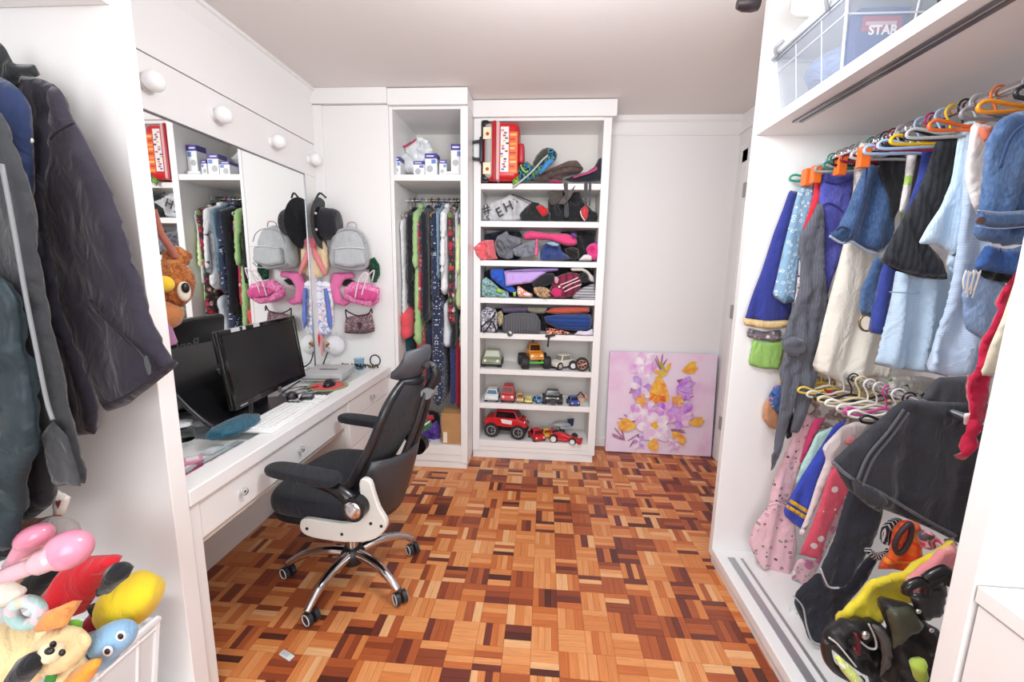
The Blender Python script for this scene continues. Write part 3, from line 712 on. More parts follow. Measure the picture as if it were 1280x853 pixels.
for i in range(9):
    t = i/8
    for j in range(13):
        wv_ = -1+2*j/12; p = backpt(0.0+0.46*t, wv_*(0.98)); vs.append((p.x-0.022-0.085*(1-wv_**4)*(1-t*0.75), p.y*(1.02), p.z-0.06+0.05*t-0.02*(1-wv_*wv_)))
for i in range(8):
    for j in range(12): a = i*13+j; fs.append((a, a+1, a+14, a+13))
o = MB().add(vs, fs).build('lumbar_shell', PL('3c3d41', 0.42), ch, smooth=2); sm_ = o.modifiers.new('solid', 'SOLIDIFY'); sm_.thickness = 0.012
MB().prism([(-0.20, 0.42), (-0.16, 0.42), (-0.08, 0.375), (-0.08, 0.345), (-0.18, 0.36), (-0.23, 0.44), (-0.23, 0.50), (-0.21, 0.50)], -0.05, 0.05, 'y').build('back_bar', BLK, ch, bevel=0.006)
for s in (-1, 1):
    W = spl([Vector((-0.215, s*0.02, 0.50)), Vector((-0.27, s*0.045, 0.62)), Vector((-0.325, s*0.04, 0.76)), Vector((-0.36, s*0.022, 0.89))])
    MB().tube(W, 0.012, 8).build('spine', PL('29292d', 0.3), ch, smooth=2)
# headrest
MB().tube(spl([Vector((-0.345, 0, 0.86)), Vector((-0.375, 0, 0.91)), Vector((-0.39, 0, 0.95)), Vector((-0.38, 0, 0.975))]), [0.02]*15+[0.016], 8).build('headrest_stem', BLK, ch, smooth=2)
MB().cyl((-0.362, -0.035, 0.872), 0.022, 0.07, 'y', 16).build('stem_joint', PL('7a7c80', 0.4), ch, smooth=True)
hr = thing  # (headrest parts below)
vs = []; fs = []
for i in range(11):
    t = -1+2*i/10
    for j in range(15):
        q = -1+2*j/14; hw = 0.088*(1-0.22*abs(t)**3); hh = 0.066*(1-0.25*q*q-0.1*q**4)
        vs.append((-0.322+0.06*q*q-0.02*(1-t*t)-0.03*t, hw*q, 0.99+hh*t))
for i in range(10):
    for j in range(14): a = i*15+j; fs.append((a, a+1, a+16, a+15))
o = MB().add(vs, fs).build('headrest', PL('4a4c52', 0.5), ch, smooth=2); sm_ = o.modifiers.new('solid', 'SOLIDIFY'); sm_.thickness = 0.03; sm_.offset = 0
bv = o.modifiers.new('bevel', 'BEVEL'); bv.width = 0.012; bv.segments = 3; bv.angle_limit = math.radians(50)
W = spl([Vector((-0.385, 0, 0.955)), Vector((-0.385, 0.0, 0.975)), Vector((-0.36, 0.0, 0.985)), Vector((-0.33, 0.0, 0.987))])
MB().tube(W, [0.013]*len(W), 8).build('headrest_arm', PL('3c3d42', 0.4), ch, smooth=2)
MB().cyl((-0.332, 0.02, 0.987), 0.014, 0.04, (-1, 0.35, 0), 12).build('headrest_bolt', STEEL, ch, smooth=True)

# ================================================================== DESK THINGS
DZ = 0.7045
mo = thing('monitor', 'black flat computer monitor standing on the desk before the mirror', 'monitor', (-1.24, 1.78, DZ), 0)
cen = Vector((-1.225, 1.765, 0.945))-Vector((-1.24, 1.78, DZ))
MM = Matrix.Translation(cen) @ Matrix.Rotation(math.radians(2.5), 4, 'Z') @ Matrix.Rotation(math.radians(-7), 4, 'Y') @ Matrix.Rotation(math.radians(0.6), 4, 'X')
hw, hh = 0.268, 0.158
GLB = PL('0c0c0e', 0.12, coat=0.5)
MB().rbox(-0.02, 0.0, -hw, hw, -hh, hh, 0.006).xf(MM).build('casing', GLB, mo, smooth=True)
mb = MB().box(0.0, 0.008, -hw, hw, hh-0.018, hh).box(0.0, 0.008, -hw, hw, -hh, -hh+0.024).box(0.0, 0.008, -hw, -hw+0.018, -hh+0.024, hh-0.018).box(0.0, 0.008, hw-0.018, hw, -hh+0.024, hh-0.018)
bz = mb.xf(MM).build('bezel', GLB, mo, bevel=0.002)
MB().box(0.0, 0.003, -hw+0.018, hw-0.018, -hh+0.024, hh-0.018).xf(MM).build('screen', PL('1d1d20', 0.22), mo)
MB().box(0.0055, 0.0095, 0.02, 0.045, -hh-0.012, -hh+0.012).xf(MM).build('hinge_tab', PL('55565a', 0.35), mo, bevel=0.001)
# back: upper flat cover with raised maker letters, lower rounded hump
MB().rbox(-0.034, -0.018, -hw+0.01, hw-0.01, 0.03, hh-0.004, 0.005).xf(MM).build('back_cover', PL('1a1a1d', 0.3), mo, smooth=True)
pr = [(-hw+0.02, 0.03), (hw-0.02, 0.03), (hw-0.06, -0.06), (hw-0.16, -0.135), (0, -0.156), (-hw+0.16, -0.135), (-hw+0.06, -0.06)]
O = [tuple(p)[:2] for p in spl([Vector((a, b, 0)) for a, b in pr], True, 4)]
MB().prism(O, -0.038, -0.018, 'x').xf(MM).build('back_hump', PL('141417', 0.25), mo, smooth=True, bevel=0.008)
tx = text('lettering', 'BenQ', 0.07, PL('7a8084', 0.3), (0, 0, 0), (0, 0, 0), mo, world=False, bold=0.001)
tx.matrix_basis = MM @ Matrix.Translation((-0.0352, 0.02, 0.040)) @ Matrix(((0, 0, -1, 0), (-1, 0, 0, 0), (0, 1, 0, 0), (0, 0, 0, 1)))
MB().box(0.0082, 0.0088, -hw+0.03, -hw+0.075, -hh+0.008, -hh+0.014).xf(MM).build('small_print', PL('8f9498', 0.4), mo)
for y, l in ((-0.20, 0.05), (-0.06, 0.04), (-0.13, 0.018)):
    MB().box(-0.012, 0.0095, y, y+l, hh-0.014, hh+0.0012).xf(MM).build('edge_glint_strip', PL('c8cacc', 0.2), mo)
MB().prism([(-0.03, 0.01), (-0.055, 0.01), (-0.06, 0.10), (-0.045, 0.14), (-0.025, 0.14)], -0.035, 0.035, 'y').build('stand_neck', BLK, mo, bevel=0.004)
slab([(0.10, -0.10), (0.11, 0.0), (0.10, 0.10), (0.02, 0.14), (-0.08, 0.12), (-0.11, 0), (-0.08, -0.12), (0.02, -0.14)], 0.0, 0.016, 'stand_foot', BLK, mo)

kb = thing('keyboard', 'white computer keyboard lying along the front edge of the desk', 'keyboard', (-1.12, 1.72, DZ), math.radians(92))
MB().rbox(-0.235, 0.235, -0.078, 0.078, 0, 0.014, 0.006).build('base', PL('efefee', 0.4), kb, smooth=True)
key = PL('fafafa', 0.35); gk = PL('b4b6b8', 0.4)
for r_ in range(6):
    for c_ in range(21):
        if c_ in (15, 18) or (r_ == 5 and 4 <= c_ <= 10) : continue
        MB().rbox(-0.226+c_*0.0217, -0.226+c_*0.0217+0.0185, -0.068+(5-r_)*0.023-0.0, -0.068+(5-r_)*0.023+0.0185, 0.013, 0.020, 0.002, 1).build('key', gk if (c_ in (16, 17) and r_ < 3) else key, kb)
MB().rbox(-0.226+4*0.0217, -0.226+11*0.0217-0.003, -0.068, -0.0495, 0.013, 0.020, 0.002, 1).build('space_bar', key, kb)

mp = thing('mouse_pad', 'round red mouse pad with a green rim at the far desk end', 'mouse pad', (-1.165, 2.16, DZ))
MB().lathe([(0.0, 0.004), (0.088, 0.004), (0.09, 0.002), (0.09, 0.0)], seg=40).build('pad', FAB('e0353f', rough=0.8), mp, smooth=True)
MB().lathe([(0.088, 0.0), (0.088, 0.0045), (0.105, 0.0045), (0.107, 0.002), (0.107, 0.0)], seg=40).build('rim', FAB('7f9a62', rough=0.8), mp, smooth=True)
ms = thing('mouse', 'black computer mouse on the round red pad', 'mouse', (-1.16, 2.17, DZ+0.0045), math.radians(100))
mb = MB().ell((0, 0, 0.002), (0.055, 0.031, 0.034), seg=20, rings=12); mb.v = [(x, y, max(z, 0.0)) for x, y, z in mb.v]; mb.build('shell', PL('202024', 0.25), ms, smooth=2)
MB().cyl((0.022, -0.004, 0.026), 0.008, 0.008, 'y', 12).build('scroll_wheel', STEEL, ms, smooth=True)
MB().box(-0.03, 0.03, 0.024, 0.0295, 0.006, 0.018).build('side_grip', PL('9b9ca0', 0.4), ms, bevel=0.002)

rt = thing('game_console', 'flat light grey box behind the mouse pad on the desk', 'console', (-1.26, 2.36, DZ), math.radians(8))
MB().rbox(-0.115, 0.115, -0.13, 0.13, 0.004, 0.048, 0.008).build('casing', PL('bfc0c1', 0.4), rt, smooth=True)
MB().box(-0.05, 0.055, -0.02, 0.0, 0.047, 0.0488).build('slot', DGREY, rt)
MB().box(-0.105, 0.105, -0.1305, -0.1295, 0.018, 0.022).build('seam', DGREY, rt)
for i, (x, y, z) in enumerate([(-.1, -.12, 0), (.1, -.12, 0), (-.1, .12, 0), (.1, .12, 0)]): MB().cyl((x*0.9, y*0.9, 0), 0.008, 0.006, seg=8).build('foot', DGREY, rt)

def cable(label, pts, r, col, nm='cable', group=None):
    W = spl([Vector(p) for p in pts], n=6); return MB().tube(W, r, 6).build(nm, PL(col, 0.4), label=label, cat='cable', smooth=2, group=group)
z = DZ+0.004
cable('black power cable looping from the monitor to the wall end of the desk', [(-1.32, 2.0, z), (-1.36, 2.2, z), (-1.35, 2.4, z+0.01), (-1.40, 2.55, z+0.02), (-1.40, 2.62, z+0.09)], 0.004, '1c1c20')
cable('thin black mouse cord curling beside the red pad', [(-1.20, 2.13, z+0.004), (-1.27, 2.03, z), (-1.20, 1.97, z), (-1.28, 1.92, z), (-1.34, 2.05, z), (-1.26, 2.12, z+0.002), (-1.33, 1.85, z)], 0.0022, '26262a')
cable('tangled dark cord between the monitor foot and the keyboard', [(-1.16, 1.93, z), (-1.20, 2.0, z), (-1.13, 2.03, z), (-1.17, 1.96, z+0.006), (-1.24, 1.99, z), (-1.20, 2.06, z), (-1.28, 2.10, z)], 0.002, '33343a')
cable('pale grey cord winding among the black ones on the desk', [(-1.17, 1.98, z+0.003), (-1.24, 2.05, z+0.003), (-1.30, 1.98, z+0.002), (-1.22, 1.93, z+0.008), (-1.16, 2.04, z+0.004)], 0.0025, 'c9cbcf')
cable('white cord running up the wall panel beside the cap', [(-1.42, 2.60, z), (-1.38, 2.655, z+0.06), (-1.33, 2.665, z+0.14), (-1.36, 2.668, z+0.22)], 0.003, 'e2e2e4')
# coiled black and gold cord with a loop at the desk end
pts = []
for i in range(60):
    s = i/59; pts.append((-1.30+0.24*s, 2.60+0.01*math.sin(i*0.9), z+0.012+0.010*math.sin(i*1.25)))
W = [Vector(p) for p in pts]
rp = MB().tube(W, 0.0055, 6).build('twisted_cord', FAB('2e2e38', 'stripes', c2='a9893c', sc=60, thr=0.3), label='twisted black cord with a loop lying at the far desk end', cat='cord', smooth=2)
W = [Vector((-1.075+0.033*math.cos(a), 2.60, z+0.05+0.036*math.sin(a))) for a in [k*2*PI/20 for k in range(20)]]
MB().tube(W, 0.0045, 6, True).build('loop', PL('26262c', 0.4), rp, world=True, smooth=2)

# teal pouch, dark oddments, things under the glass
cu = thing('glitter_pouch', 'teal glittery pouch lying in front of the monitor foot', 'pouch', (-1.18, 1.485, DZ))
TEAL = FAB('245a70', 'dots', c2='3f8496', sc=220, thr=0.3, rough=0.5)
MB().ell((0, 0, 0.03), (0.055, 0.12, 0.026), seg=24, rings=14, noise=0.12, nf=16).build('body', TEAL, cu, smooth=2)
MB().tube(spl([Vector((0.0, -0.12, 0.034)), Vector((0.015, 0, 0.053)), Vector((0.0, 0.12, 0.034))]), 0.003, 6).build('zipper', PL('1d5f74', 0.4), cu, smooth=2)
o = thing('power_adapter', 'small black adapter brick beside the monitor foot', 'adapter', (-1.13, 1.90, DZ), 0.4)
MB().rbox(-0.03, 0.03, -0.05, 0.05, 0, 0.028, 0.006).build('case', BLACKP, o, smooth=True); MB().box(-0.02, 0.02, -0.02, 0.02, 0.028, 0.0286).build('sticker', PL('9fa1a4', 0.5), o)
o = thing('webcam', 'small dark round webcam behind the keyboard', 'webcam', (-1.19, 1.87, DZ), 0)
MB().ell((0, 0, 0.032), (0.024, 0.028, 0.024)).build('ball', PL('37343c', 0.3), o, smooth=2); MB().lathe([(0.0, 0.012), (0.026, 0.01), (0.03, 0)], seg=16).build('base', BLACKP, o, smooth=True); MB().cyl((0.02, 0, 0.034), 0.01, 0.008, 'x', 12).build('lens', GLB, o, smooth=True)
o = thing('hair_brush', 'blue handled brush lying near the mirror at the near desk end', 'brush', (-1.385, 1.47, DZ), math.radians(-25))
MB().tube([(0, -0.10, 0.012), (0, -0.03, 0.014), (0, 0.02, 0.015)], [0.009, 0.010, 0.008], 10).build('handle', PL('1f4f9a', 0.3), o, smooth=True)
MB().ell((0, 0.07, 0.016), (0.03, 0.055, 0.013)).build('pad', PL('e4e8ee', 0.5), o, smooth=2); MB().lathe([(0.006, 0.0), (0.013, 0.0), (0.013, 0.006), (0.006, 0.006)], (0, -0.105, 0.01), seg=12).build('end_ring', BLACKP, o, smooth=True)
o = thing('glass_jar', 'small clear lidded jar beside the blue brush', 'jar', (-1.32, 1.40, DZ))
MB().lathe([(0.0, 0.0), (0.032, 0.0), (0.034, 0.01), (0.034, 0.05), (0.03, 0.056), (0.0, 0.057)], seg=20).build('body', GL('eef6f8', 0.03), o, smooth=True); MB().lathe([(0.0, 0.07), (0.03, 0.07), (0.032, 0.057), (0.0, 0.057)], seg=20).build('lid', PL('e8eef2', 0.3), o, smooth=True)
UG = 0.675
def flat(nm, lab, cat, x, y, sx, sy, rz, col, h=0.012, z=UG, mat=None):
    o = thing(nm, lab, cat, (x, y, z+0.0005), rz); MB().rbox(-sx/2, sx/2, -sy/2, sy/2, 0, h, min(h, sx, sy)*0.4, 2).build('body', mat or PL(col, 0.45), o, smooth=True)
    MB().box(-sx*0.3, sx*0.3, -sy*0.3, sy*0.3, h, h+0.0006).build('face', PL('f3eef0', 0.5), o); return o
flat('hair_clip_card', 'pink card of hair clips under the glass by the near panel', 'hair clips', -1.145, 1.215, 0.05, 0.10, 0.3, 'e0457f')
flat('compact_case', 'rose round-cornered compact under the near end of the glass', 'compact', -1.195, 1.29, 0.06, 0.06, 0.8, 'e890b0')
flat('pastel_comb', 'pale pink comb under the glass beside the divider', 'comb', -1.115, 1.36, 0.03, 0.13, -0.1, 'e9a9ba', 0.006)
flat('grey_makeup_palette', 'grey makeup palette under the glass in the near tray', 'makeup', -1.19, 1.375, 0.05, 0.07, 0.1, 'c4ccd0')
flat('blue_notebook', 'pale blue notebook under the glass behind the keyboard', 'notebook', -1.30, 1.60, 0.14, 0.19, 0.1, 'bcd0d8', 0.008)
flat('tan_pencil_case', 'tan pencil case under the glass behind the keyboard', 'case', -1.30, 2.0, 0.07, 0.16, 0.5, 'b99b8c', 0.018)
flat('dark_red_case', 'dark red sunglasses case under the glass beside the red pad', 'case', -1.24, 1.88, 0.06, 0.13, 0.3, '5f2f38', 0.018)
rul = MB().box(-1.125, -1.095, 1.12, 1.42, DZ, DZ+0.002).build('ruler', GL('dfe8ea', 0.1), label='clear plastic ruler along the front rim of the desk', cat='ruler')

# little grey eraser-like tag on the floor
o = thing('paper_tag', 'small pale rectangular tag lying on the parquet', 'tag', (-0.862, 1.222, 0.0005), math.radians(-22))
MB().rbox(-0.028, 0.028, -0.011, 0.011, 0, 0.006, 0.002).build('body', PL('d9dad9', 0.4), o, smooth=True); MB().box(-0.022, 0.010, -0.007, 0.007, 0.006, 0.0064).build('label_strip', PL('bfc2c6', 0.3), o)

o = thing('round_black_panel', 'black round-edged panel leaning on the mirror behind the monitor', 'tray', (-1.36, 1.42, DZ))  # flat black plate with a rim, from the desk up to the mirror
npl = ((-1.185, 1.4, 0.706), (0.28, 0, 0.235)); pts_ = [(196, 428), (225, 420), (262, 414), (285, 412), (300, 440), (310, 480), (312, 515), (308, 532), (298, 540), (283, 541), (262, 532), (240, 515), (221, 496), (206, 478), (197, 462)]
P_ = [Vector(U(x, y, npl)) for x, y in pts_]; P_ = [Vector((p.x, p.y, max(p.z, DZ+0.004))) for p in P_]; nn = Vector((0.28, 0, 0.16)).normalized()*0.012
n_ = len(P_); MB().add([tuple(p) for p in P_]+[tuple(p-nn) for p in P_], [tuple(range(n_)), tuple(range(2*n_-1, n_-1, -1))]+[(i, (i+1) % n_, n_+(i+1) % n_, n_+i) for i in range(n_)]).build('plate', PL('121215', 0.22), o, world=True)
MB().tube(spl([p+nn*0.2 for p in P_], True, 3), 0.007, 8, True).build('rim', PL('2a2b2f', 0.25), o, world=True, smooth=2)
# ================================================================== HATS AND BAGS ON THE CORNER PANEL
def rk(name, lab, cat, pts, mat, Y, T, parent=None, group=None, **k):
    """soft thing whose outline stands at depth Y"""
    k.setdefault('res', 0.009)
    if k.get('cr', 0) >= 0.014: k['cr'] *= 1.9; k.setdefault('cw', 0.8)
    return cloth(name, pts, mat, ('y', Y), T=T, label=lab, cat=cat, parent=parent, group=group, **k)
P5 = lambda pts: K(320, 220, 3.555, pts)
ht = thing('black_hat', 'black brimmed hat with white studs hung beside the mirror edge', 'hat', (-1.40, 2.60, 1.55), math.radians(6))
HB = FAB('222229', rough=0.85, bump=0.3, var=0.06)
MB().lathe([(0.0, 0.0), (0.09, 0.002), (0.15, 0.012), (0.155, 0.016), (0.15, 0.018), (0.09, 0.01), (0.0, 0.01)], (0, 0, 0.06), 'x', 36).build('brim', HB, ht, smooth=True)
MB().lathe([(0.10, 0.012), (0.096, 0.05), (0.09, 0.10), (0.082, 0.118), (0.06, 0.126), (0.0, 0.12)], (0, 0, 0.06), 'x', 36).build('crown', HB, ht, smooth=2)
MB().lathe([(0.1015, 0.012), (0.1005, 0.032), (0.099, 0.032), (0.099, 0.012)], (0, 0, 0.06), 'x', 36).build('hat_band', BLACKP, ht, smooth=True)
for a in (35, 150, 205, 290): MB().ell((0.02, 0.102*math.cos(math.radians(a)), 0.06+0.102*math.sin(math.radians(a))), (0.008, 0.008, 0.008), seg=8, rings=6).build('stud', PL('e9e6e0', 0.3), ht)
MB().tube(spl([Vector((0.0, -0.03, 0.20)), Vector((0.03, -0.035, 0.235)), Vector((0.06, -0.02, 0.21))]), 0.006, 6).build('hanging_loop', BLACKP, ht, smooth=2)
GLIT = FAB('b9bcbf', 'dots', c2='d9dcdf', sc=260, thr=0.28, rough=0.6, bump=0.8, weave=300)
bp = rk('backpack', 'small grey glitter backpack hung on the corner panel', 'backpack', P5([(360, 240), (420, 222), (470, 245), (495, 290), (505, 345), (500, 400), (478, 425), (400, 422), (340, 408), (328, 370), (332, 310), (343, 270)]), GLIT, 2.605, 0.055, R=0.06, A=0.002)
cloth('front_pocket', P5([(345, 325), (410, 315), (482, 320), (492, 395), (420, 410), (348, 396)]), GLIT, ('y', 2.55), T=0.022, parent=bp, A=0.002)
strap('zipper', P5([(345, 325), (410, 317), (482, 322)]), ('y', 2.528), 0.003, PL('e8eaec', 0.3), bp)
strap('zipper', P5([(343, 300), (360, 255), (420, 238), (468, 260), (488, 300)]), ('y', 2.556), 0.003, PL('a0a3a6', 0.3), bp)
strap('top_handle', P5([(405, 232), (410, 210), (440, 208), (448, 232)]), ('y', 2.60), 0.004, PL('c9a0a8', 0.5), bp)
strap('piping', P5([(338, 395), (400, 412), (470, 415), (496, 395)]), ('y', 2.552), 0.004, PL('a4a7aa', 0.5), bp)
o = rk('sun_hat', 'pale straw child hat with a coral ribbon beside the mirror', 'hat', P5([(255, 288), (300, 283), (322, 330), (328, 400), (308, 448), (270, 458), (225, 438), (235, 380), (242, 320)]), FAB('f0d8b4', 'hstripes', c2='e6c79c', sc=160, thr=0.4), 2.62, 0.03, R=0.05)
cloth('ribbon', P5([(228, 285), (245, 272), (262, 285), (268, 330), (300, 395), (318, 440), (303, 446), (270, 390), (240, 330)]), FAB('ef8f94'), ('y', 2.578), T=0.006, parent=o)
MB().ell(U(*P5([(250, 300)])[0], ('y', 2.575)), (0.03, 0.014, 0.034), noise=0.2).build('ribbon_rosette', FAB('f07f92'), o, world=True, smooth=2)
bg = rk('printed_carrier_bag', 'white blue and pink printed soft bag hanging under the straw hat', 'bag', P5([(232, 455), (330, 468), (344, 560), (346, 660), (330, 706), (240, 722), (205, 700), (215, 600), (228, 520)]), FAB('eeeeF4', 'patches', sc=11, cols=['f4f4fa', '98a8e0', 'f2eff6', 'f0c4d2', 'f6f4fa', 'f4f4fa', 'a9b8e4', 'efeef6'], rough=0.5), 2.63, 0.02, A=0.012, F=22, cr=0.01)
cloth('pink_motif', P5([(225, 600), (262, 590), (268, 640), (240, 660), (222, 640)]), FAB('e2708e'), ('y', 2.598), T=0.004, parent=bg)
cloth('blue_strap', P5([(300, 500), (318, 500), (340, 640), (336, 690), (318, 660), (308, 560)]), FAB('6f86d6'), ('y', 2.60), T=0.004, parent=bg)
HP = FAB('ef6fb0', 'floral', cols=['f7a9cf', 'd9488f', 'f4c4dc'], sc=90, thr=0.4, rough=0.55)
pk = rk('pink_purse', 'hot pink patterned purse hanging right of the mirror', 'handbag', P5([(390, 500), (430, 468), (500, 478), (550, 497), (548, 560), (515, 584), (440, 570), (392, 545)]), HP, 2.585, 0.035, R=0.04, cr=0.006)
cloth('shoulder_strap', P5([(335, 430), (430, 428), (442, 455), (392, 462), (372, 500), (385, 545), (425, 560), (395, 582), (345, 565), (326, 500)]), FAB('f07ab2', rough=0.6), ('y', 2.63), T=0.01, parent=pk)
cloth('flap', P5([(400, 520), (470, 500), (540, 520), (530, 560), (450, 550)]), FAB('d84c90', rough=0.5), ('y', 2.548), T=0.005, parent=pk)
strap('cord_handle', P5([(440, 545), (455, 470), (480, 430), (498, 445), (480, 490), (470, 530)]), ('y', 2.54), 0.004, PL('efdfe4', 0.5), pk)
strap('cord_handle', P5([(470, 470), (500, 440), (525, 420), (515, 470)]), ('y', 2.54), 0.004, PL('e9d5dc', 0.5), pk)
gf = rk('green_tinsel_flower', 'dark green tinsel flower peeking out behind the glitter backpack', 'ornament', P5([(505, 370), (525, 360), (548, 395), (552, 440), (535, 475), (508, 470), (500, 420)]), FAB('13442f', 'dots', c2='3f8a63', sc=120, thr=0.3, bump=1.0, weave=120), 2.645, 0.014, cr=0.02)
MB().ell(U(*P5([(495, 400)])[0], ('y', 2.645)), (0.012, 0.012, 0.024)).build('red_heart', FAB('7e1f38'), gf, world=True, smooth=2)
bk = rk('black_pouch', 'small black pouch tucked behind the pink straps', 'pouch', P5([(375, 462), (410, 455), (445, 470), (420, 492), (385, 490)]), FAB('1c1a1c'), 2.655, 0.008)
PLD = FAB('8a6a72', 'patches', sc=60, cols=['5a3f46', '94767c', '6b4a50', 'b39ca0', '4a343a'], rough=0.6)
pu = rk('brown_check_purse', 'small brown checked purse hanging below the pink one', 'handbag', P5([(398, 628), (455, 618), (515, 610), (530, 690), (480, 702), (392, 700)]), PLD, 2.635, 0.026, R=0.03, A=0.002)
cloth('pocket', P5([(420, 655), (500, 650), (502, 688), (422, 692)]), PLD, ('y', 2.608), T=0.008, parent=pu, A=0.001)
cloth('pocket_tab', P5([(448, 650), (470, 650), (468, 680), (452, 680)]), FAB('4a3238'), ('y', 2.598), T=0.004, parent=pu, A=0)
strap('handle', P5([(402, 632), (398, 596), (412, 606), (455, 622), (500, 612), (512, 590), (516, 612)]), ('y', 2.62), 0.0045, PL('3a2a2e', 0.4), pu)
strap('piping', P5([(395, 695), (440, 699), (490, 698), (527, 688)]), ('y', 2.612), 0.004, PL('3b282c', 0.4), pu)
cp = thing('white_bucket_hat', 'white cap with a small purple and yellow emblem low on the corner panel', 'cap', tuple(U(*P5([(352, 752)])[0], ('y', 2.66))), 0)
MB().lathe([(0.0, 0.055), (0.03, 0.05), (0.056, 0.035), (0.066, 0.012), (0.068, 0.0)], (0, 0, 0), 'y', 24).xf(Matrix.Scale(-1, 4, (0, 1, 0))).build('dome', FAB('f1eff2', rough=0.6), cp, smooth=2)
MB().lathe([(0.066, 0.0), (0.07, 0.004), (0.074, 0.0)], (0, 0, 0), 'y', 24).build('hem', FAB('dcdae0'), cp, smooth=True)
for dx, dz, c in ((-0.03, 0.025, 'd9c04a'), (-0.018, 0.012, '6f4a78'), (-0.032, 0.002, '8d5a52'), (-0.014, -0.008, 'd9b04a')): MB().ell((dx, -0.05, dz), (0.010, 0.003, 0.012), seg=10, rings=6).build('emblem_patch', FAB(c), cp, smooth=2)
rd = rk('red_hair_brush', 'red paddle hair brush leaning in the desk corner', 'brush', P5([(262, 705), (280, 698), (286, 720), (282, 765), (262, 785), (254, 750)]), PL('d8363f', 0.35), 2.60, 0.012)
strap('handle', P5([(268, 780), (276, 810), (280, 845)]), ('y', 2.60), 0.008, PL('e06a70', 0.35), rd)
o = rk('pink_glove', 'pale pink soft toy arm hanging beside the red brush', 'soft toy', P5([(280, 700), (298, 705), (300, 790), (286, 828), (274, 815), (276, 750)]), FAB('f0a8ac'), 2.63, 0.014)
o = thing('clear_cup', 'pale blue translucent cup standing in the desk corner', 'cup', (-1.17, 2.575, DZ)); MB().lathe([(0.0, 0.0), (0.026, 0.0), (0.032, 0.07), (0.03, 0.07), (0.024, 0.004), (0.0, 0.004)], seg=20).build('body', GL('c6dcea', 0.1), o, smooth=True)
for px_, py_ in ((432, 604-330), (440, 578)): pass

# ================================================================== ALCOVE: top shelf
P3c = lambda pts: K(380, 80, 4.7375, pts)
WB = PL('f3f3f6', 0.4); VIO = PL('4b3f94', 0.4)
def carton(lab, x0, x1, z0, z1, y, rz=0, dep=0.08, tilt=0):
    c = thing('carton', lab, 'box', ((x0+x1)/2, y+dep/2, z0), rz, 'white cartons with violet tops'); h = z1-z0; hw_ = (x1-x0)/2
    M_ = Matrix.Rotation(tilt, 4, 'Y')
    MB().box(-hw_, hw_, -dep/2, dep/2, 0, h).xf(M_).build('body', WB, c, bevel=0.001)
    MB().box(-hw_-0.0006, hw_+0.0006, -dep/2-0.0006, dep/2+0.0006, h*0.78, h+0.0006).xf(M_).build('top_band', VIO, c)
    MB().box(hw_*0.1, hw_*0.85, -dep/2-0.0012, -dep/2-0.0004, h*0.56, h*0.74).xf(M_).build('blue_panel', PL('6f8fd0', 0.4), c)
    MB().cyl((-hw_*0.2, -dep/2-0.0012, h*0.33), min(hw_*0.55, h*0.2), 0.001, 'y', 16).xf(M_).build('picture', PL('b9babd', 0.4), c)
    MB().box(-hw_*0.75, hw_*0.5, -dep/2-0.0014, -dep/2-0.0005, h*0.86, h*0.92).xf(M_).build('print_line', PL('e9e7f4', 0.4), c)
    return c
def xz(u, v, y=2.74): p = U(*P3c([(u, v)])[0], ('y', y)); return p[0], p[2]
Z1 = 1.9185
carton('white carton with violet top at the far left of the alcove shelf', xz(516, 0)[0]+0.0, xz(556, 0)[0], Z1, Z1+0.115, 2.74)
carton('shortest white carton with violet top on the alcove shelf', xz(637, 0)[0], xz(704, 0)[0], Z1, Z1+0.09, 2.74)
carton('tall middle white carton with violet top on the alcove shelf', xz(708, 0)[0], xz(780, 0)[0], Z1, Z1+0.135, 2.74)
carton('white carton half hidden and tilted right of the middle one', xz(786, 0)[0], xz(830, 0)[0], Z1, Z1+0.10, 2.75, 0.2)
fb = thing('flat_carton', 'flat plain white carton under the right carton of the alcove shelf', 'box', ((xz(838, 0)[0]+xz(925, 0)[0])/2, 2.80, Z1)); w_ = (xz(925, 0)[0]-xz(838, 0)[0])/2
MB().box(-w_, w_, -0.06, 0.06, 0, 0.03).build('body', WB, fb, bevel=0.002); MB().box(-w_, w_, -0.0606, -0.06, 0.012, 0.016).build('seam', GREYP, fb)
carton('white carton with violet top standing on the flat carton', xz(862, 0)[0], xz(926, 0)[0]+0.004, Z1+0.0312, Z1+0.195, 2.76, 0.04)
o = rk('white_plastic_bag', 'crumpled white plastic bag with red print behind the cartons', 'bag', P3c([(520, 640), (545, 530), (590, 485), (660, 440), (700, 430), (745, 455), (770, 530), (790, 600), (800, 650), (640, 655)]), FAB('eeeff1', rough=0.35, var=0.04), 2.93, 0.05, cr=0.03, A=0.01)
cloth('red_print', P3c([(578, 487), (600, 480), (665, 440), (668, 452), (610, 492), (580, 498)]), FAB('c0445e'), ('y', 2.865), T=0.003, parent=o)
o = rk('dark_figurine', 'dark brown rounded ornament at the left end of the alcove shelf', 'ornament', P3c([(517, 460), (535, 462), (545, 500), (538, 545), (517, 545)]), FAB('3f1e22'), 2.86, 0.03); MB().ell(U(*P3c([(530, 480)])[0], ('y', 2.83)), (0.012, 0.01, 0.014)).build('orange_knob', PL('b5722e', 0.4), o, world=True, smooth=2)

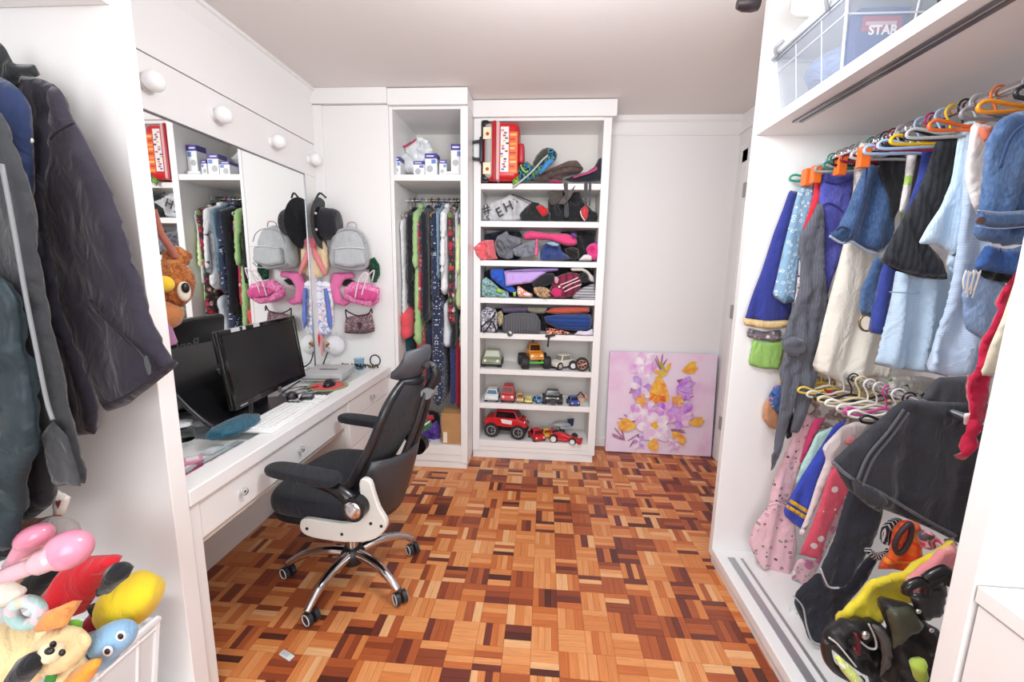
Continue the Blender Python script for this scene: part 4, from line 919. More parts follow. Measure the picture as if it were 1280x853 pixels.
# ---- hangers and garments (profile in the plane across the rail)
HG = {}
def hanger(lab, at, col, ax='x', metal=0, group='clothes hangers', w=0.19, drop=0.1, clips=False, rz=0.0):
    """hook over the rail and sloping arms; ax = axis of the rail"""
    key = (col, metal, clips)
    if key in HG: return dup(HG[key], at, (0 if ax == 'x' else PI/2)+rz, label=lab, group=group)
    h = thing('clothes_hanger', lab, 'hanger', at, (0 if ax == 'x' else PI/2)+rz, group)
    m = PL(col, 0.25, metal); r = 0.0035 if not metal else 0.002
    hk = [Vector((0, 0.019*math.cos(t)-0.0, 0.019*math.sin(t))) for t in [math.radians(d) for d in (-30, 0, 30, 60, 90, 120, 150, 180, 210)]]
    hk = hk[::-1]
    hk = [Vector((0, 0.019*math.cos(math.radians(d)), 0.019*math.sin(math.radians(d)))) for d in (200, 170, 140, 110, 80, 50, 20, -10, -40)]+[Vector((0, 0.004, -0.028)), Vector((0, 0, -0.04)), Vector((0, 0, -0.06))]
    MB().tube(spl(hk, n=2), r*0.8, 7).build('hook', m if not clips else CHROME, h, smooth=2)
    if clips:
        MB().tube([(0, -0.13, -0.065), (0, 0.13, -0.065)], 0.0035, 6).build('bar', CHROME, h, smooth=True)
        for s in (-1, 1): MB().box(-0.012, 0.012, s*0.12-0.016, s*0.12+0.016, -0.115, -0.052).build('clip', m, h, bevel=0.004)
    else:
        w_h = w
        fr_ = spl([Vector((0, 0, -0.058)), Vector((0, 0.06, -0.075)), Vector((0, w-0.02, -drop)), Vector((0, w, -drop-0.012)), Vector((0, w-0.02, -drop-0.024)), Vector((0, 0, -drop-0.022)), Vector((0, -w+0.02, -drop-0.024)), Vector((0, -w, -drop-0.012)), Vector((0, -w+0.02, -drop)), Vector((0, -0.06, -0.075))], True, 3)
        MB().tube(fr_, r*1.3, 7, True).build('frame', m, h, smooth=2)
    HG[key] = h; return h
def hung(name, lab, x, mat, ztop, zbot, w=0.19, flare=1.0, T=0.014,  sleeve=0, yc=2.93, tw=0.0, cat='clothes', group='clothes hanging in the alcove', F=16, A=0.007, sd=1, neck=True):
    if neck: ztop += 0.055
    yc += 0.035*math.sin(sd*2.3)-0.01; tw *= 1.5; F = F+4*math.sin(sd*1.7); A *= 1.3
    T *= 1.2; sh = ztop-0.055
    pts = [(-0.05, ztop), (0.05, ztop), (w*0.93, sh+0.01), (w, sh-0.02)]
    if sleeve: pts += [(w+0.03, sh-sleeve), (w-0.03, sh-sleeve-0.01), (w*0.86, sh-0.12)]
    pts += [(w*0.9, (sh+zbot)/2), (w*flare, zbot), (-w*flare, zbot), (-w*0.9, (sh+zbot)/2)]
    if sleeve: pts += [(-w*0.86, sh-0.12), (-w+0.03, sh-sleeve-0.01), (-w-0.03, sh-sleeve)]
    pts += [(-w, sh-0.02), (-w*0.93, sh+0.01)]
    n = (math.cos(tw), math.sin(tw), 0); pl = ((x, yc, ztop), n)
    W = [(x-math.sin(tw)*a, yc+math.cos(tw)*a, z) for a, z in pts]
    o = cloth(name, W, mat, pl, T=T, A=A, F=F, label=lab, cat=cat, group=group, seed=sd, res=0.022, R=max(0.02, T*1.5))
    if neck:
        MB().tube([Vector((x-math.sin(tw)*a, yc+math.cos(tw)*a, z)) for a, z in ((-0.055, ztop-0.004), (-0.02, ztop+0.008), (0.02, ztop+0.008), (0.055, ztop-0.004))], T*0.75, 6).build('collar', mat, o, world=True, smooth=2)
    return o
A8 = lambda u, y=2.75: U(480+u/5.017, 300, ('y', y))[0]
NAVYDOT = FAB('2f3854', 'dots', c2='ccd2e0', sc=75, thr=0.30)
FLOR = FAB('3a2f33', 'floral', cols=['d23a44', 'e8e2dc', '5f8a4a', 'b2364a'], sc=26, thr=0.45)
Gs = [  # name, label, u, material, ztop, zbot, kwargs
 ('long_coat', 'nearly black long garment at the far left of the alcove', 72, FAB('22262a'), 1.69, 0.55, {}),
 ('white_shirt', 'white shirt squeezed between two black tops in the alcove', 108, FAB('e6e6e8'), 1.64, 0.95, dict(T=0.009)),
 ('black_shirt', 'black top above the coral skirt in the alcove', 140, FAB('1d1e24'), 1.68, 1.08, dict(T=0.022, sleeve=0.45)),
 ('coral_skirt', 'coral red skirt under the black top in the alcove', 124, FAB('ee5560'), 1.10, 0.88, dict(T=0.026, neck=False)),
 ('green_dress', 'light green dress in the left half of the alcove', 186, FAB('a9cf8c'), 1.70, 0.83, dict(T=0.018, flare=1.1, sleeve=0.35)),
 ('floral_blouse', 'narrow red and blue printed blouse next to the green dress', 218, FAB('c43f5c', 'floral', cols=['2f7fb0', 'e8dfe2', 'd94a58'], sc=40, thr=0.45), 1.64, 1.05, dict(T=0.010)),
 ('black_blazer', 'black blazer left of the speckled navy dress', 250, FAB('1f212b'), 1.69, 1.0, dict(T=0.016)),
 ('navy_speckled_dress', 'long navy dress speckled white in the middle of the alcove', 300, NAVYDOT, 1.70, 0.40, dict(T=0.032, flare=1.0, sleeve=0.55)),
 ('blue_grey_blouse', 'blue grey top at the shoulder of the speckled dress', 336, FAB('7f9bb0'), 1.70, 1.28, dict(T=0.008)),
 ('white_blouse', 'white blouse right of the speckled dress', 366, FAB('eeeef1'), 1.70, 1.18, dict(T=0.018, sleeve=0.4)),
 ('pale_blue_skirt', 'pale blue grey skirt showing below the white blouse', 384, FAB('dde2e8'), 1.17, 0.82, dict(T=0.020, neck=False)),
 ('dark_floral_dress', 'dark floral dress with red flowers right of the white blouse', 416, FLOR, 1.70, 0.98, dict(T=0.014)),
 ('white_edge_shirt', 'grey striped shirt behind the lime top in the alcove', 438, FAB('aab0b8', 'stripes', c2='e8eaee', sc=90, thr=0.5), 1.69, 1.2, dict(T=0.007)),
 ('lime_blouse', 'pale lime top at the right end of the alcove', 462, FAB('dfeeb0'), 1.62, 1.08, dict(T=0.019, sleeve=0.3)),
]
for i, (nm, lab, u, mt, zt, zb, kw) in enumerate(Gs):
    hung(nm, lab, A8(u)+0.005, mt, zt, zb, sd=100+i, tw=0.10*((i*7 % 5)/5-0.4), **kw)
for i, (u, c, me) in enumerate(((75, '1d1d20', 0), (110, 'c9b6a0', 0), (142, '1d1d20', 0), (190, '7a8fc0', 0), (222, 'f0f0f2', 0), (252, '6a5030', 0), (285, 'b99a5a', 0), (300, '1d1d20', 0), (335, '7a8fc0', 0), (368, 'a03c6c', 0), (400, '2f6a50', 0), (420, '1d1d20', 0), (440, '2f6a50', 0), (465, 'f0f0f2', 0))):
    cn = {'1d1d20': 'black', 'c9b6a0': 'beige', '7a8fc0': 'blue', 'f0f0f2': 'white', '6a5030': 'brown', 'b99a5a': 'gold brown', 'a03c6c': 'plum', '2f6a50': 'dark green'}[c]
    hanger('%s hanger on the alcove rail, %s from its left end' % (cn, ['first', 'second', 'third', 'fourth', 'fifth', 'sixth', 'seventh', 'eighth', 'ninth', 'tenth', 'eleventh', 'twelfth', 'thirteenth', 'fourteenth'][i]), (A8(u)+0.005, 2.93, 1.799), c, 'x', me, 'hangers on the alcove rail', w=0.16, drop=0.10)
# lower layer
L8 = lambda u, y=2.78: U(470+u/3.28, 430, ('y', y))[0]
for i, (nm, lab, u, c, zt, zb, T) in enumerate((
 ('teal_skirt', 'dark teal skirt low in the alcove behind the chair headrest', 110, '1f5560', 1.00, 0.62, 0.022), ('black_trousers', 'black trousers hanging low at the left of the alcove', 94, '151519', 0.85, 0.25, 0.012),
 ('red_dress', 'bright red dress low in the alcove left of the speckled dress', 175, 'c8323e', 0.98, 0.45, 0.018), ('navy_trousers', 'navy trousers right beside the lower red dress', 205, '27304e', 1.0, 0.5, 0.014),
 ('tan_skirt', 'tan skirt low in the alcove above the folded heap', 135, 'c58f62', 0.62, 0.32, 0.014), ('indigo_trousers', 'indigo trousers right of the speckled dress', 308, '343c74', 0.95, 0.40, 0.014),
 ('crimson_gown', 'dark crimson gown low at the right end of the alcove', 328, 'a92036', 0.90, 0.38, 0.014), ('black_skirt_low', 'black pleated skirt below the floral dress', 318, '222226', 1.1, 0.82, 0.012), ('lime_long_skirt', 'pale lime long skirt hanging at the right alcove side', 340, 'e4eec0', 1.08, 0.80, 0.010))):
    hung(nm.replace('_low', ''), lab, L8(u), FAB(c), zt, zb, T=T, sd=200+i, neck=False, w=0.15, yc=2.95 if T < 0.02 else 2.94)
P7 = lambda pts: K(470, 340, 3.28, pts)
rk('green_cloth', 'green cloth with a white stripe in the heap on the alcove floor', 'clothes', P7([(150, 570), (200, 555), (232, 625), (215, 655), (160, 650), (145, 610)]), FAB('4c8a5c'), 2.80, 0.04, cr=0.02)
rk('white_trim', 'white ribbon lying on the green cloth in the alcove', 'ribbon', P7([(170, 585), (178, 583), (198, 625), (222, 608), (222, 616), (197, 636)]), FAB('f0eeee'), 2.745, 0.004)
rk('purple_cloth', 'shiny purple cloth in the heap on the alcove floor', 'clothes', P7([(180, 655), (215, 640), (245, 610), (262, 640), (262, 685), (220, 695), (182, 690)]), FAB('5a3a9a', rough=0.4), 2.79, 0.04, cr=0.025)
rk('black_heap_cloth', 'black crumpled cloth in the back of the alcove heap', 'clothes', P7([(140, 660), (150, 590), (200, 560), (262, 585), (265, 690), (140, 700)]), FAB('201a20'), 2.90, 0.045, cr=0.02)
rk('red_heap_cloth', 'small red cloth on top of the purple one in the alcove', 'clothes', P7([(205, 590), (235, 585), (240, 605), (215, 615)]), FAB('c62f3e'), 2.79, 0.015, cr=0.01)
rk('grey_shoe', 'grey sneaker on the alcove floor beneath the purple cloth', 'shoe', P7([(140, 690), (180, 680), (225, 688), (222, 700), (190, 706), (142, 704)]), FAB('a7a4aa'), 2.73, 0.02, cr=0.005)
x0, x1 = U(551.5, 540, ('y', 2.705))[0], -0.537
bd = thing('wooden_box', 'upright wooden box with a pale slot at the right of the alcove floor', 'box', ((x0+x1)/2, 2.76, 0.166)); w_ = (x1-x0)/2
WOOD = PL('c99865', 0.5, var=0.18, bs=14, bump=0.1)
MB().box(-w_, w_, -0.05, 0.07, 0, 0.215).build('body', WOOD, bd, bevel=0.002); MB().box(-w_-0.001, w_, -0.052, 0.072, 0.205, 0.218).build('lid', WOOD, bd, bevel=0.001)
MB().box(-w_+0.012, -w_+0.040, -0.0515, -0.050, 0.01, 0.085).build('pale_slot', PL('f0e6d2', 0.5), bd); MB().box(-w_+0.004, -w_+0.010, -0.0515, -0.050, 0.02, 0.08).build('dark_edge', PL('6a4a38', 0.5), bd)
# ================================================================== BOOKCASE CONTENTS
# ---- first shelf: suitcase, backpacks
sc_ = thing('childs_suitcase', 'red patterned child suitcase with black wheels on the top bookcase shelf', 'suitcase', (-0.306, 2.93, 1.905))
RED = PL('cf2027', 0.35)
MB().rbox(-0.115, 0.115, -0.10, 0.13, 0.012, 0.362, 0.035, 4).build('shell', RED, sc_, smooth=True)
MB().rbox(-0.105, -0.045, -0.108, 0.135, 0.02, 0.355, 0.03, 3).build('grey_panel', PL('b3b1ae', 0.5), sc_, smooth=True)
MB().rbox(-0.048, -0.030, -0.112, 0.137, 0.008, 0.366, 0.008, 3).build('red_piping', PL('b51f2a', 0.35), sc_, smooth=True)
MB().rbox(-0.030, -0.006, -0.109, 0.135, 0.010, 0.364, 0.01, 3).build('zipper_band', PL('e2b3b4', 0.5), sc_, smooth=True)
MB().box(0.000, 0.052, -0.1035, -0.1005, 0.06, 0.33).build('picture_panel', PL('efe9e8', 0.4), sc_, bevel=0.001)
MB().box(0.056, 0.108, -0.1035, -0.098, 0.05, 0.30).build('orange_panel', PL('ef6a2a', 0.4), sc_, bevel=0.001)
rr_ = random.Random(3)
for i in range(16):
    x = 0.006+rr_.random()*0.036; z_ = 0.07+i*0.0155; MB().box(x-0.008, x+0.010, -0.1045, -0.1034, z_, z_+0.011).build('print_patch', PL(['4a78c0', 'c43a34', '8a6a5a', 'd98a8a', '2f3a6a', 'f0c84a'][i % 6], 0.4), sc_)
for i in range(9):
    z_ = 0.06+i*0.027; MB().box(0.06, 0.10-0.01*(i % 2), -0.1045, -0.1034, z_, z_+0.012).build('print_patch', PL(['f2a04a', 'c9342a', 'f7c07a'][i % 3], 0.4), sc_)
for z_ in (0.045, 0.255):
    MB().box(-0.110, -0.06, -0.112, -0.104, z_, z_+0.07).build('pale_sticker', PL('f0e6c2', 0.4), sc_, bevel=0.001); MB().cyl((-0.082, -0.1135, z_+0.03), 0.011, 0.002, 'y', 12).build('red_spot', PL('b83a3e', 0.4), sc_)
for z_ in (0.004, 0.33):
    MB().rbox(-0.125, -0.075, -0.095, -0.02, z_, z_+0.045, 0.015, 3).build('corner_guard', BLACKP, sc_, smooth=True)
MB().rbox(-0.135, -0.112, -0.105, -0.058, 0.115, 0.275, 0.01, 3).build('handle_mount', PL('2a2f3a', 0.35), sc_, smooth=True)
MB().tube(spl([Vector((-0.13, -0.08, 0.14)), Vector((-0.185, -0.08, 0.15)), Vector((-0.19, -0.08, 0.195)), Vector((-0.185, -0.08, 0.24)), Vector((-0.13, -0.08, 0.25))]), 0.010, 8).build('handle', PL('2d323c', 0.35), sc_, smooth=2)
MB().rbox(0.11, 0.148, -0.08, 0.05, 0.12, 0.24, 0.015, 3).build('side_pocket', PL('c23040', 0.4), sc_, smooth=True)
S1 = lambda p: K(590, 150, 9.48, p)
S2 = lambda p: K(660, 180, 7.75, p)
B2 = lambda p: K(580, 130, 4.06, p)
b1 = rk('blue_backpack', 'blue and green backpack slumped beside the red suitcase', 'backpack', S1([(475, 640), (540, 560), (600, 520), (650, 485), (715, 545), (750, 440), (830, 345), (900, 322), (965, 340), (1012, 400), (1000, 470), (860, 590), (760, 690), (640, 730), (500, 770), (475, 740)]), FAB('2a5fa0', 'patches', sc=34, cols=['18232e', '2d79b8', '1f3f66', '7fc04a', '2b8ac4', '16202a'], rough=0.6), 2.93, 0.07, cr=0.02, R=0.08)
cloth('green_panel', S1([(480, 640), (530, 590), (560, 600), (540, 650), (560, 720), (500, 790), (480, 760)]), FAB('6fae3a', 'patches', sc=60, cols=['a6d84a', '3f7a2e', '86c440', '1e2a20'], rough=0.6), ('y', 2.852), T=0.010, parent=b1)
cloth('top_pocket', S1([(780, 420), (840, 350), (905, 325), (900, 400), (860, 440), (800, 520), (740, 560), (720, 500)]), FAB('4a463e'), ('y', 2.865), T=0.018, parent=b1, cr=0.006)
strap('pale_piping', S1([(480, 795), (560, 740), (660, 660), (760, 560), (830, 480), (900, 420)]), ('y', 2.84), 0.006, PL('b9bfb4', 0.5), b1)
cloth('blue_panel', S1([(790, 640), (850, 520), (900, 470), (960, 465), (975, 500), (900, 560), (820, 640)]), FAB('3f8fd2', rough=0.5), ('y', 2.856), T=0.012, parent=b1)
strap('lime_loop', S1([(575, 530), (600, 590), (640, 620), (660, 600)]), ('y', 2.848), 0.004, PL('b4e04a', 0.5), b1)
b2 = rk('brown_bag', 'brown folded bag between the blue backpack and the black one', 'bag', S2([(10, 352), (100, 305), (200, 245), (380, 167), (480, 158), (542, 240), (500, 290), (340, 320), (330, 362), (100, 372)]), FAB('6a5652'), 2.97, 0.06, cr=0.015, R=0.06)
for p in ([(150, 285), (250, 250), (400, 215), (520, 225)], [(200, 330), (300, 290), (420, 270), (520, 262)]): strap('fold_seam', S2(p), ('y', 2.908), 0.003, PL('4a3a38', 0.6), b2)
b3 = rk('black_pink_backpack', 'black backpack with a pink stripe at the right end of the top shelf', 'backpack', S2([(350, 345), (430, 310), (560, 275), (640, 225), (685, 140), (725, 132), (722, 355), (600, 368), (420, 372)]), FAB('2a2c38'), 2.94, 0.06, cr=0.012, R=0.06)
cloth('pink_stripe', S2([(430, 318), (540, 290), (640, 240), (668, 215), (672, 250), (600, 285), (450, 330)]), FAB('c23a78', rough=0.5), ('y', 2.874), T=0.008, parent=b3)
for n_, pts in (('shoulder_strap', [(343, 372), (388, 372), (384, 520), (360, 540)]), ('shoulder_strap', [(543, 365), (580, 365), (572, 600), (545, 596)]), ('shoulder_strap', [(590, 365), (616, 365), (606, 600), (585, 605)])):
    cloth(n_, S2(pts), FAB('57565c'), ('y', 2.862), T=0.004, parent=b3, A=0.002)
rk('magenta_pouch', 'small magenta pouch under the brown bag on the top shelf', 'pouch', S2([(195, 352), (260, 345), (335, 365), (320, 392), (230, 380)]), FAB('a5265a'), 2.885, 0.012)
# ---- second shelf
w1 = rk('white_printed_bag', 'white drawstring bag with black letters on the second shelf', 'bag', B2([(92, 520), (150, 495), (200, 478), (238, 458), (300, 490), (345, 512), (300, 560), (285, 595), (95, 596)]), FAB('cfcfd2', var=0.06), 2.95, 0.05, cr=0.016, R=0.06)
for i, (ch_, u, v, r_) in enumerate((('#', 112, 535, 20), ('E', 180, 552, 28), ('H', 225, 522, 25), ('S', 122, 582, 15), ('I', 262, 492, 60))):
    p = U(*B2([(u, v)])[0], ('y', 2.893)); text('letter', ch_, 0.085 if i < 3 else 0.05, PL('2a2a2e', 0.6), p, (PI/2, math.radians(-r_), 0), w1, bold=0.001)
strap('cord', B2([(240, 460), (290, 475), (350, 500), (380, 505)]), ('y', 2.89), 0.004, PL('2a2a2c', 0.6), w1)
k1 = rk('black_pack', 'black pack with a red tab in the middle of the second shelf', 'backpack', B2([(280, 560), (320, 515), (352, 495), (400, 515), (440, 555), (436, 597), (292, 597)]), FAB('2b2c2e'), 2.93, 0.045, cr=0.014)
cloth('red_tab', B2([(362, 522), (395, 510), (432, 540), (425, 560), (400, 574), (378, 550)]), FAB('d22a30'), ('y', 2.882), T=0.012, parent=k1)
k2 = rk('black_duffel', 'large black bag with grey straps at the right of the second shelf', 'bag', B2([(425, 480), (480, 445), (580, 438), (612, 500), (650, 540), (692, 560), (690, 597), (430, 597)]), FAB('2a2b2f'), 3.0, 0.06, cr=0.02, R=0.06)
cloth('taupe_flap', S2([(290, 582), (320, 545), (380, 470), (440, 400), (474, 385), (455, 450), (400, 540), (355, 590)]), FAB('6a6460'), ('y', 2.885), T=0.008, parent=k2)
cloth('side_flap', S2([(200, 560), (210, 470), (330, 450), (340, 520), (290, 590), (220, 600)]), FAB('55504c'), ('y', 2.925), T=0.01, parent=k2)
cloth('hanging_strap', S2([(350, 560), (390, 560), (398, 700), (372, 722), (350, 700)]), FAB('55565b'), ('y', 2.905), T=0.004, parent=k2)
rt_ = cloth('red_buckle', S2([(505, 640), (560, 585), (590, 640), (575, 720), (555, 745), (520, 700)]), FAB('d63a42', rough=0.5), ('y', 2.875), T=0.014, parent=k2)
strap('white_edge', S2([(508, 650), (520, 700), (552, 745)]), ('y', 2.858), 0.004, PL('f0dcdc', 0.5), k2)
# ---- third shelf
S3 = lambda p: K(590, 280, 7.53, p)
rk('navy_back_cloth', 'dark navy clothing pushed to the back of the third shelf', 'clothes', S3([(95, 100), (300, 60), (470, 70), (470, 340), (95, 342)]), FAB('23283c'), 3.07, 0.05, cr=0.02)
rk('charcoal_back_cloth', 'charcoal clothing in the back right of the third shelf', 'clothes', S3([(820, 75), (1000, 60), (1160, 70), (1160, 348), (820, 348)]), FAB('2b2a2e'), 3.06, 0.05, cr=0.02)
rk('coral_garment', 'coral garment spilling over the left edge of the third shelf', 'clothes', S3([(14, 222), (60, 175), (130, 150), (205, 150), (215, 220), (225, 290), (245, 330), (100, 342), (40, 300)]), FAB('f2737c'), 2.87, 0.035, cr=0.03, cw=0.8)
rk('grey_hoodie', 'grey hooded top rumpled on the third shelf', 'clothes', S3([(208, 190), (235, 120), (300, 80), (330, 66), (350, 105), (470, 135), (465, 190), (395, 235), (385, 320), (330, 335), (250, 310), (212, 245)]), FAB('83868f'), 2.92, 0.055, cr=0.035, cw=0.9)
strap('grey_drawstring', S3([(240, 130), (220, 190), (240, 240), (300, 290), (330, 240), (300, 180), (260, 140)]), ('y', 2.858), 0.005, PL('6f7480', 0.7), label='grey drawcord curling over the grey hooded top', cat='cord')
rk('silver_grey_jacket', 'silver grey jacket sleeve folded in the centre of the third shelf', 'clothes', S3([(378, 240), (450, 200), (560, 155), (610, 152), (635, 250), (585, 305), (500, 320), (400, 300)]), FAB('8c919c'), 2.90, 0.04, cr=0.025)
pf = rk('pink_folded_trousers', 'bright pink folded trousers lying across the third shelf', 'clothes', S3([(478, 100), (540, 62), (700, 88), (900, 92), (985, 140), (990, 190), (960, 205), (900, 212), (800, 180), (700, 150), (600, 150), (490, 152)]), FAB('f04f88'), 2.93, 0.045, A=0.012, F=20, ang=PI/2-0.12, cr=0.008)
cloth('purple_end', S3([(925, 95), (970, 85), (990, 130), (960, 135)]), FAB('7a3aa8'), ('y', 2.88), T=0.010, parent=pf)
cloth('pink_tie', S3([(598, 140), (625, 145), (622, 290), (600, 305), (585, 290)]), FAB('ef6a9c'), ('y', 2.852), T=0.004, parent=pf)
rk('blue_jumper', 'blue top bunched up right of the pink tie on the third shelf', 'clothes', S3([(640, 250), (680, 190), (740, 165), (825, 185), (845, 260), (900, 300), (935, 330), (840, 345), (640, 346)]), FAB('3d4f8c'), 2.90, 0.045, cr=0.03, cw=0.8)
rk('pale_blue_scrap', 'pale blue cloth tucked on top of the bunched blue top', 'clothes', S3([(700, 180), (760, 165), (820, 190), (810, 215), (740, 205)]), FAB('9fc4e0'), 2.85, 0.010, cr=0.008)
rk('black_glove', 'black knitted glove between the blue top and hot pink cloth', 'glove', S3([(870, 235), (950, 215), (1000, 235), (1015, 320), (950, 345), (905, 310)]), FAB('23221f'), 2.90, 0.035, cr=0.02)
rk('hot_pink_scrunchie', 'hot pink ruffled cloth at the right end of the third shelf', 'clothes', S3([(1070, 230), (1110, 190), (1150, 175), (1188, 200), (1182, 320), (1145, 345), (1090, 300)]), FAB('f0459a'), 2.87, 0.03, cr=0.035, cw=0.6)
rk('white_sock', 'white sock beside the hot pink ruffled cloth', 'sock', S3([(1000, 346), (1050, 292), (1090, 285), (1130, 305), (1125, 348)]), FAB('eeedf0'), 2.86, 0.02, cr=0.008)
# ---- fourth shelf
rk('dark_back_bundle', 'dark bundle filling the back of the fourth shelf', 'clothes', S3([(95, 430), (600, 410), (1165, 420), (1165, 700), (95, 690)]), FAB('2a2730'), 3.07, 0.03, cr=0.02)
rk('blue_sports_shirt', 'vivid blue sports top at the left of the fourth shelf', 'clothes', S3([(170, 430), (300, 420), (315, 520), (400, 600), (420, 650), (360, 650), (260, 580), (175, 510)]), FAB('2f63d8', rough=0.6), 2.93, 0.045, cr=0.02)
rk('teal_pile', 'teal and grey speckled pile at the left end of the fourth shelf', 'clothes', S3([(88, 530), (130, 500), (190, 540), (260, 610), (340, 640), (355, 695), (90, 696)]), FAB('7fb4b8', 'patches', sc=40, cols=['8fcfc8', '5f7f88', 'b4c8cc', '4a5f68', '9fd8cc']), 2.89, 0.035, cr=0.03, cw=0.7)
rk('lime_scrap', 'small lime green scrap on the teal pile', 'clothes', S3([(225, 620), (250, 605), (290, 630), (285, 655), (240, 650)]), FAB('a8d64a'), 2.85, 0.008, cr=0.01)
rk('lime_corner', 'second lime green scrap under the lilac folder', 'clothes', S3([(385, 640), (415, 640), (412, 688), (390, 680)]), FAB('b0dc54'), 2.87, 0.01, cr=0.006)
lf = thing('lilac_bag', 'stiff lilac bag lying across the fourth shelf', 'bag', tuple(U(*S3([(480, 580)])[0], ('y', 2.90))))
cloth('front', S3([(305, 455), (655, 448), (700, 455), (625, 510), (555, 556), (440, 572), (316, 587)]), FAB('c9a8ec', rough=0.5, var=0.04), ('y', 2.875), T=0.014, parent=lf, sm=0)
cloth('upper_fold', S3([(305, 440), (520, 420), (810, 418), (812, 440), (700, 456), (305, 456)]), FAB('9a7cc0', rough=0.5), ('y', 2.90), T=0.02, parent=lf)
rk('white_orange_shoe', 'white and orange child shoe under the lilac bag', 'shoe', S3([(425, 590), (450, 588), (520, 640), (570, 660), (572, 690), (440, 690), (422, 640)]), FAB('e8905a', 'patches', sc=30, cols=['efe6e2', 'e8763a', 'f0b090', 'efe6e2']), 2.86, 0.025, cr=0.004)
rk('black_beret', 'round black beret right of the lilac bag', 'hat', S3([(560, 560), (610, 510), (690, 465), (765, 462), (792, 520), (770, 560), (680, 590), (590, 600)]), FAB('26272b'), 2.90, 0.05, R=0.06, cr=0.004)
rk('gold_trinket_heap', 'gold and cream trinkets heaped under the black beret', 'trinkets', S3([(575, 600), (640, 590), (700, 600), (760, 650), (740, 700), (640, 700), (585, 650)]), FAB('c99a5a', 'patches', sc=70, cols=['3a2026', 'e6c88a', 'b0702e', 'f0e2c8', '8a3a2a', 'd9a05a'], rough=0.4), 2.87, 0.025, cr=0.03, cw=0.6)
mrn = rk('maroon_bag', 'maroon bag with white stripes on the right of the fourth shelf', 'bag', S3([(768, 530), (830, 480), (920, 455), (1000, 465), (1040, 535), (1015, 620), (960, 682), (840, 702), (730, 702), (700, 660), (740, 600)]), FAB('8c2048', 'stripes', c2='6a2030', sc=22, thr=0.4, rough=0.6), 2.91, 0.05, cr=0.012, R=0.05)
for p in ([(830, 575), (900, 550), (1000, 505)], [(850, 610), (920, 570), (1020, 530)], [(870, 640), (950, 600), (1030, 570)]): strap('white_stripe', S3(p), ('y', 2.857), 0.0045, PL('ecd2d8', 0.5), mrn)
cloth('pink_flower', S3([(760, 610), (800, 600), (850, 630), (840, 690), (780, 690), (740, 650)]), FAB('e02f72'), ('y', 2.85), T=0.010, parent=mrn, cr=0.014)
MB().ell(U(*S3([(822, 592)])[0], ('y', 2.845)), (0.008, 0.005, 0.008)).build('white_bead', WHITE, mrn, world=True, smooth=2)
rk('pink_bow', 'small pink bow between the black beret and the maroon bag', 'bow', S3([(775, 500), (800, 495), (818, 520), (810, 560), (790, 570), (775, 540)]), FAB('eda7bd'), 2.85, 0.01, cr=0.012, cw=0.6)
rk('white_strap_bag', 'white leather strap arching over the right of the fourth shelf', 'strap', S3([(925, 418), (1040, 415), (1090, 440), (1145, 500), (1148, 545), (1110, 545), (1090, 480), (1040, 445), (940, 445)]), FAB('d9d2cc', rough=0.5), 2.88, 0.012)
rk('black_strap_knot', 'black buckled strap under the white strap', 'strap', S3([(1005, 470), (1060, 452), (1100, 480), (1105, 540), (1060, 555), (1020, 520)]), FAB('1f1e22', rough=0.5), 2.88, 0.02, cr=0.02, cw=0.6)
rk('grey_folded_shirts', 'grey folded shirts at the right end of the fourth shelf', 'clothes', S3([(960, 650), (1040, 600), (1150, 560), (1175, 720), (1060, 722), (940, 700)]), FAB('8b8a92', 'hstripes', c2='c8c6cc', sc=55, thr=0.4), 2.90, 0.035, A=0.008, F=24, ang=PI/2, cr=0.01)
# ---- fifth shelf
B3 = lambda p: K(580, 320, 6.095, p)
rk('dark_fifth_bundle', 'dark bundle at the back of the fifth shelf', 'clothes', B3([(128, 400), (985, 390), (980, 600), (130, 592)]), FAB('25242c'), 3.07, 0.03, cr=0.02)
hm = rk('white_black_sandals', 'white and black strappy sandals at the left of the fifth shelf', 'shoes', B3([(128, 425), (170, 392), (235, 400), (262, 460), (255, 575), (190, 590), (140, 585), (130, 500)]), FAB('dcdbe2', 'patches', sc=30, cols=['e8e8ee', '3a3a44', 'e2e0ea', '2a2a30', 'c8c4dc'], rough=0.5), 2.90, 0.04, cr=0.02)
for p in ([(135, 540), (180, 500), (220, 470), (240, 430)], [(150, 585), (190, 540), (215, 500), (250, 580)]): strap('black_strap', B3(p), ('y', 2.858), 0.006, PL('26262c', 0.5), hm)
rk('gold_floral_pouch', 'small floral pouch beside the strappy sandals', 'pouch', B3([(258, 430), (285, 415), (300, 450), (295, 520), (270, 540), (255, 500)]), FAB('c8b08a', 'floral', cols=['8a5a4a', 'e8dcc8', '6a7a4a'], sc=70, thr=0.4), 2.875, 0.018)
rk('ribbed_grey_jumper', 'dark grey ribbed jumper rolled on the fifth shelf', 'clothes', B3([(298, 460), (360, 435), (470, 432), (548, 440), (585, 500), (580, 598), (330, 602), (290, 560)]), FAB('47484e', 'stripes', c2='77787e', sc=90, thr=0.4), 2.91, 0.05, A=0.008, F=40, R=0.05)
rk('purple_flat_cloth', 'dusky purple cloth lying flat above the ribbed jumper', 'clothes', B3([(280, 392), (380, 385), (490, 388), (480, 430), (300, 435)]), FAB('6a5878'), 2.95, 0.03, A=0.006, F=30, ang=PI/2)
rk('olive_flat_cloth', 'khaki cloth lying flat beside the orange red one', 'clothes', B3([(480, 388), (640, 392), (620, 440), (520, 440), (480, 420)]), FAB('8a8476'), 2.94, 0.03, A=0.006, F=30, ang=PI/2)
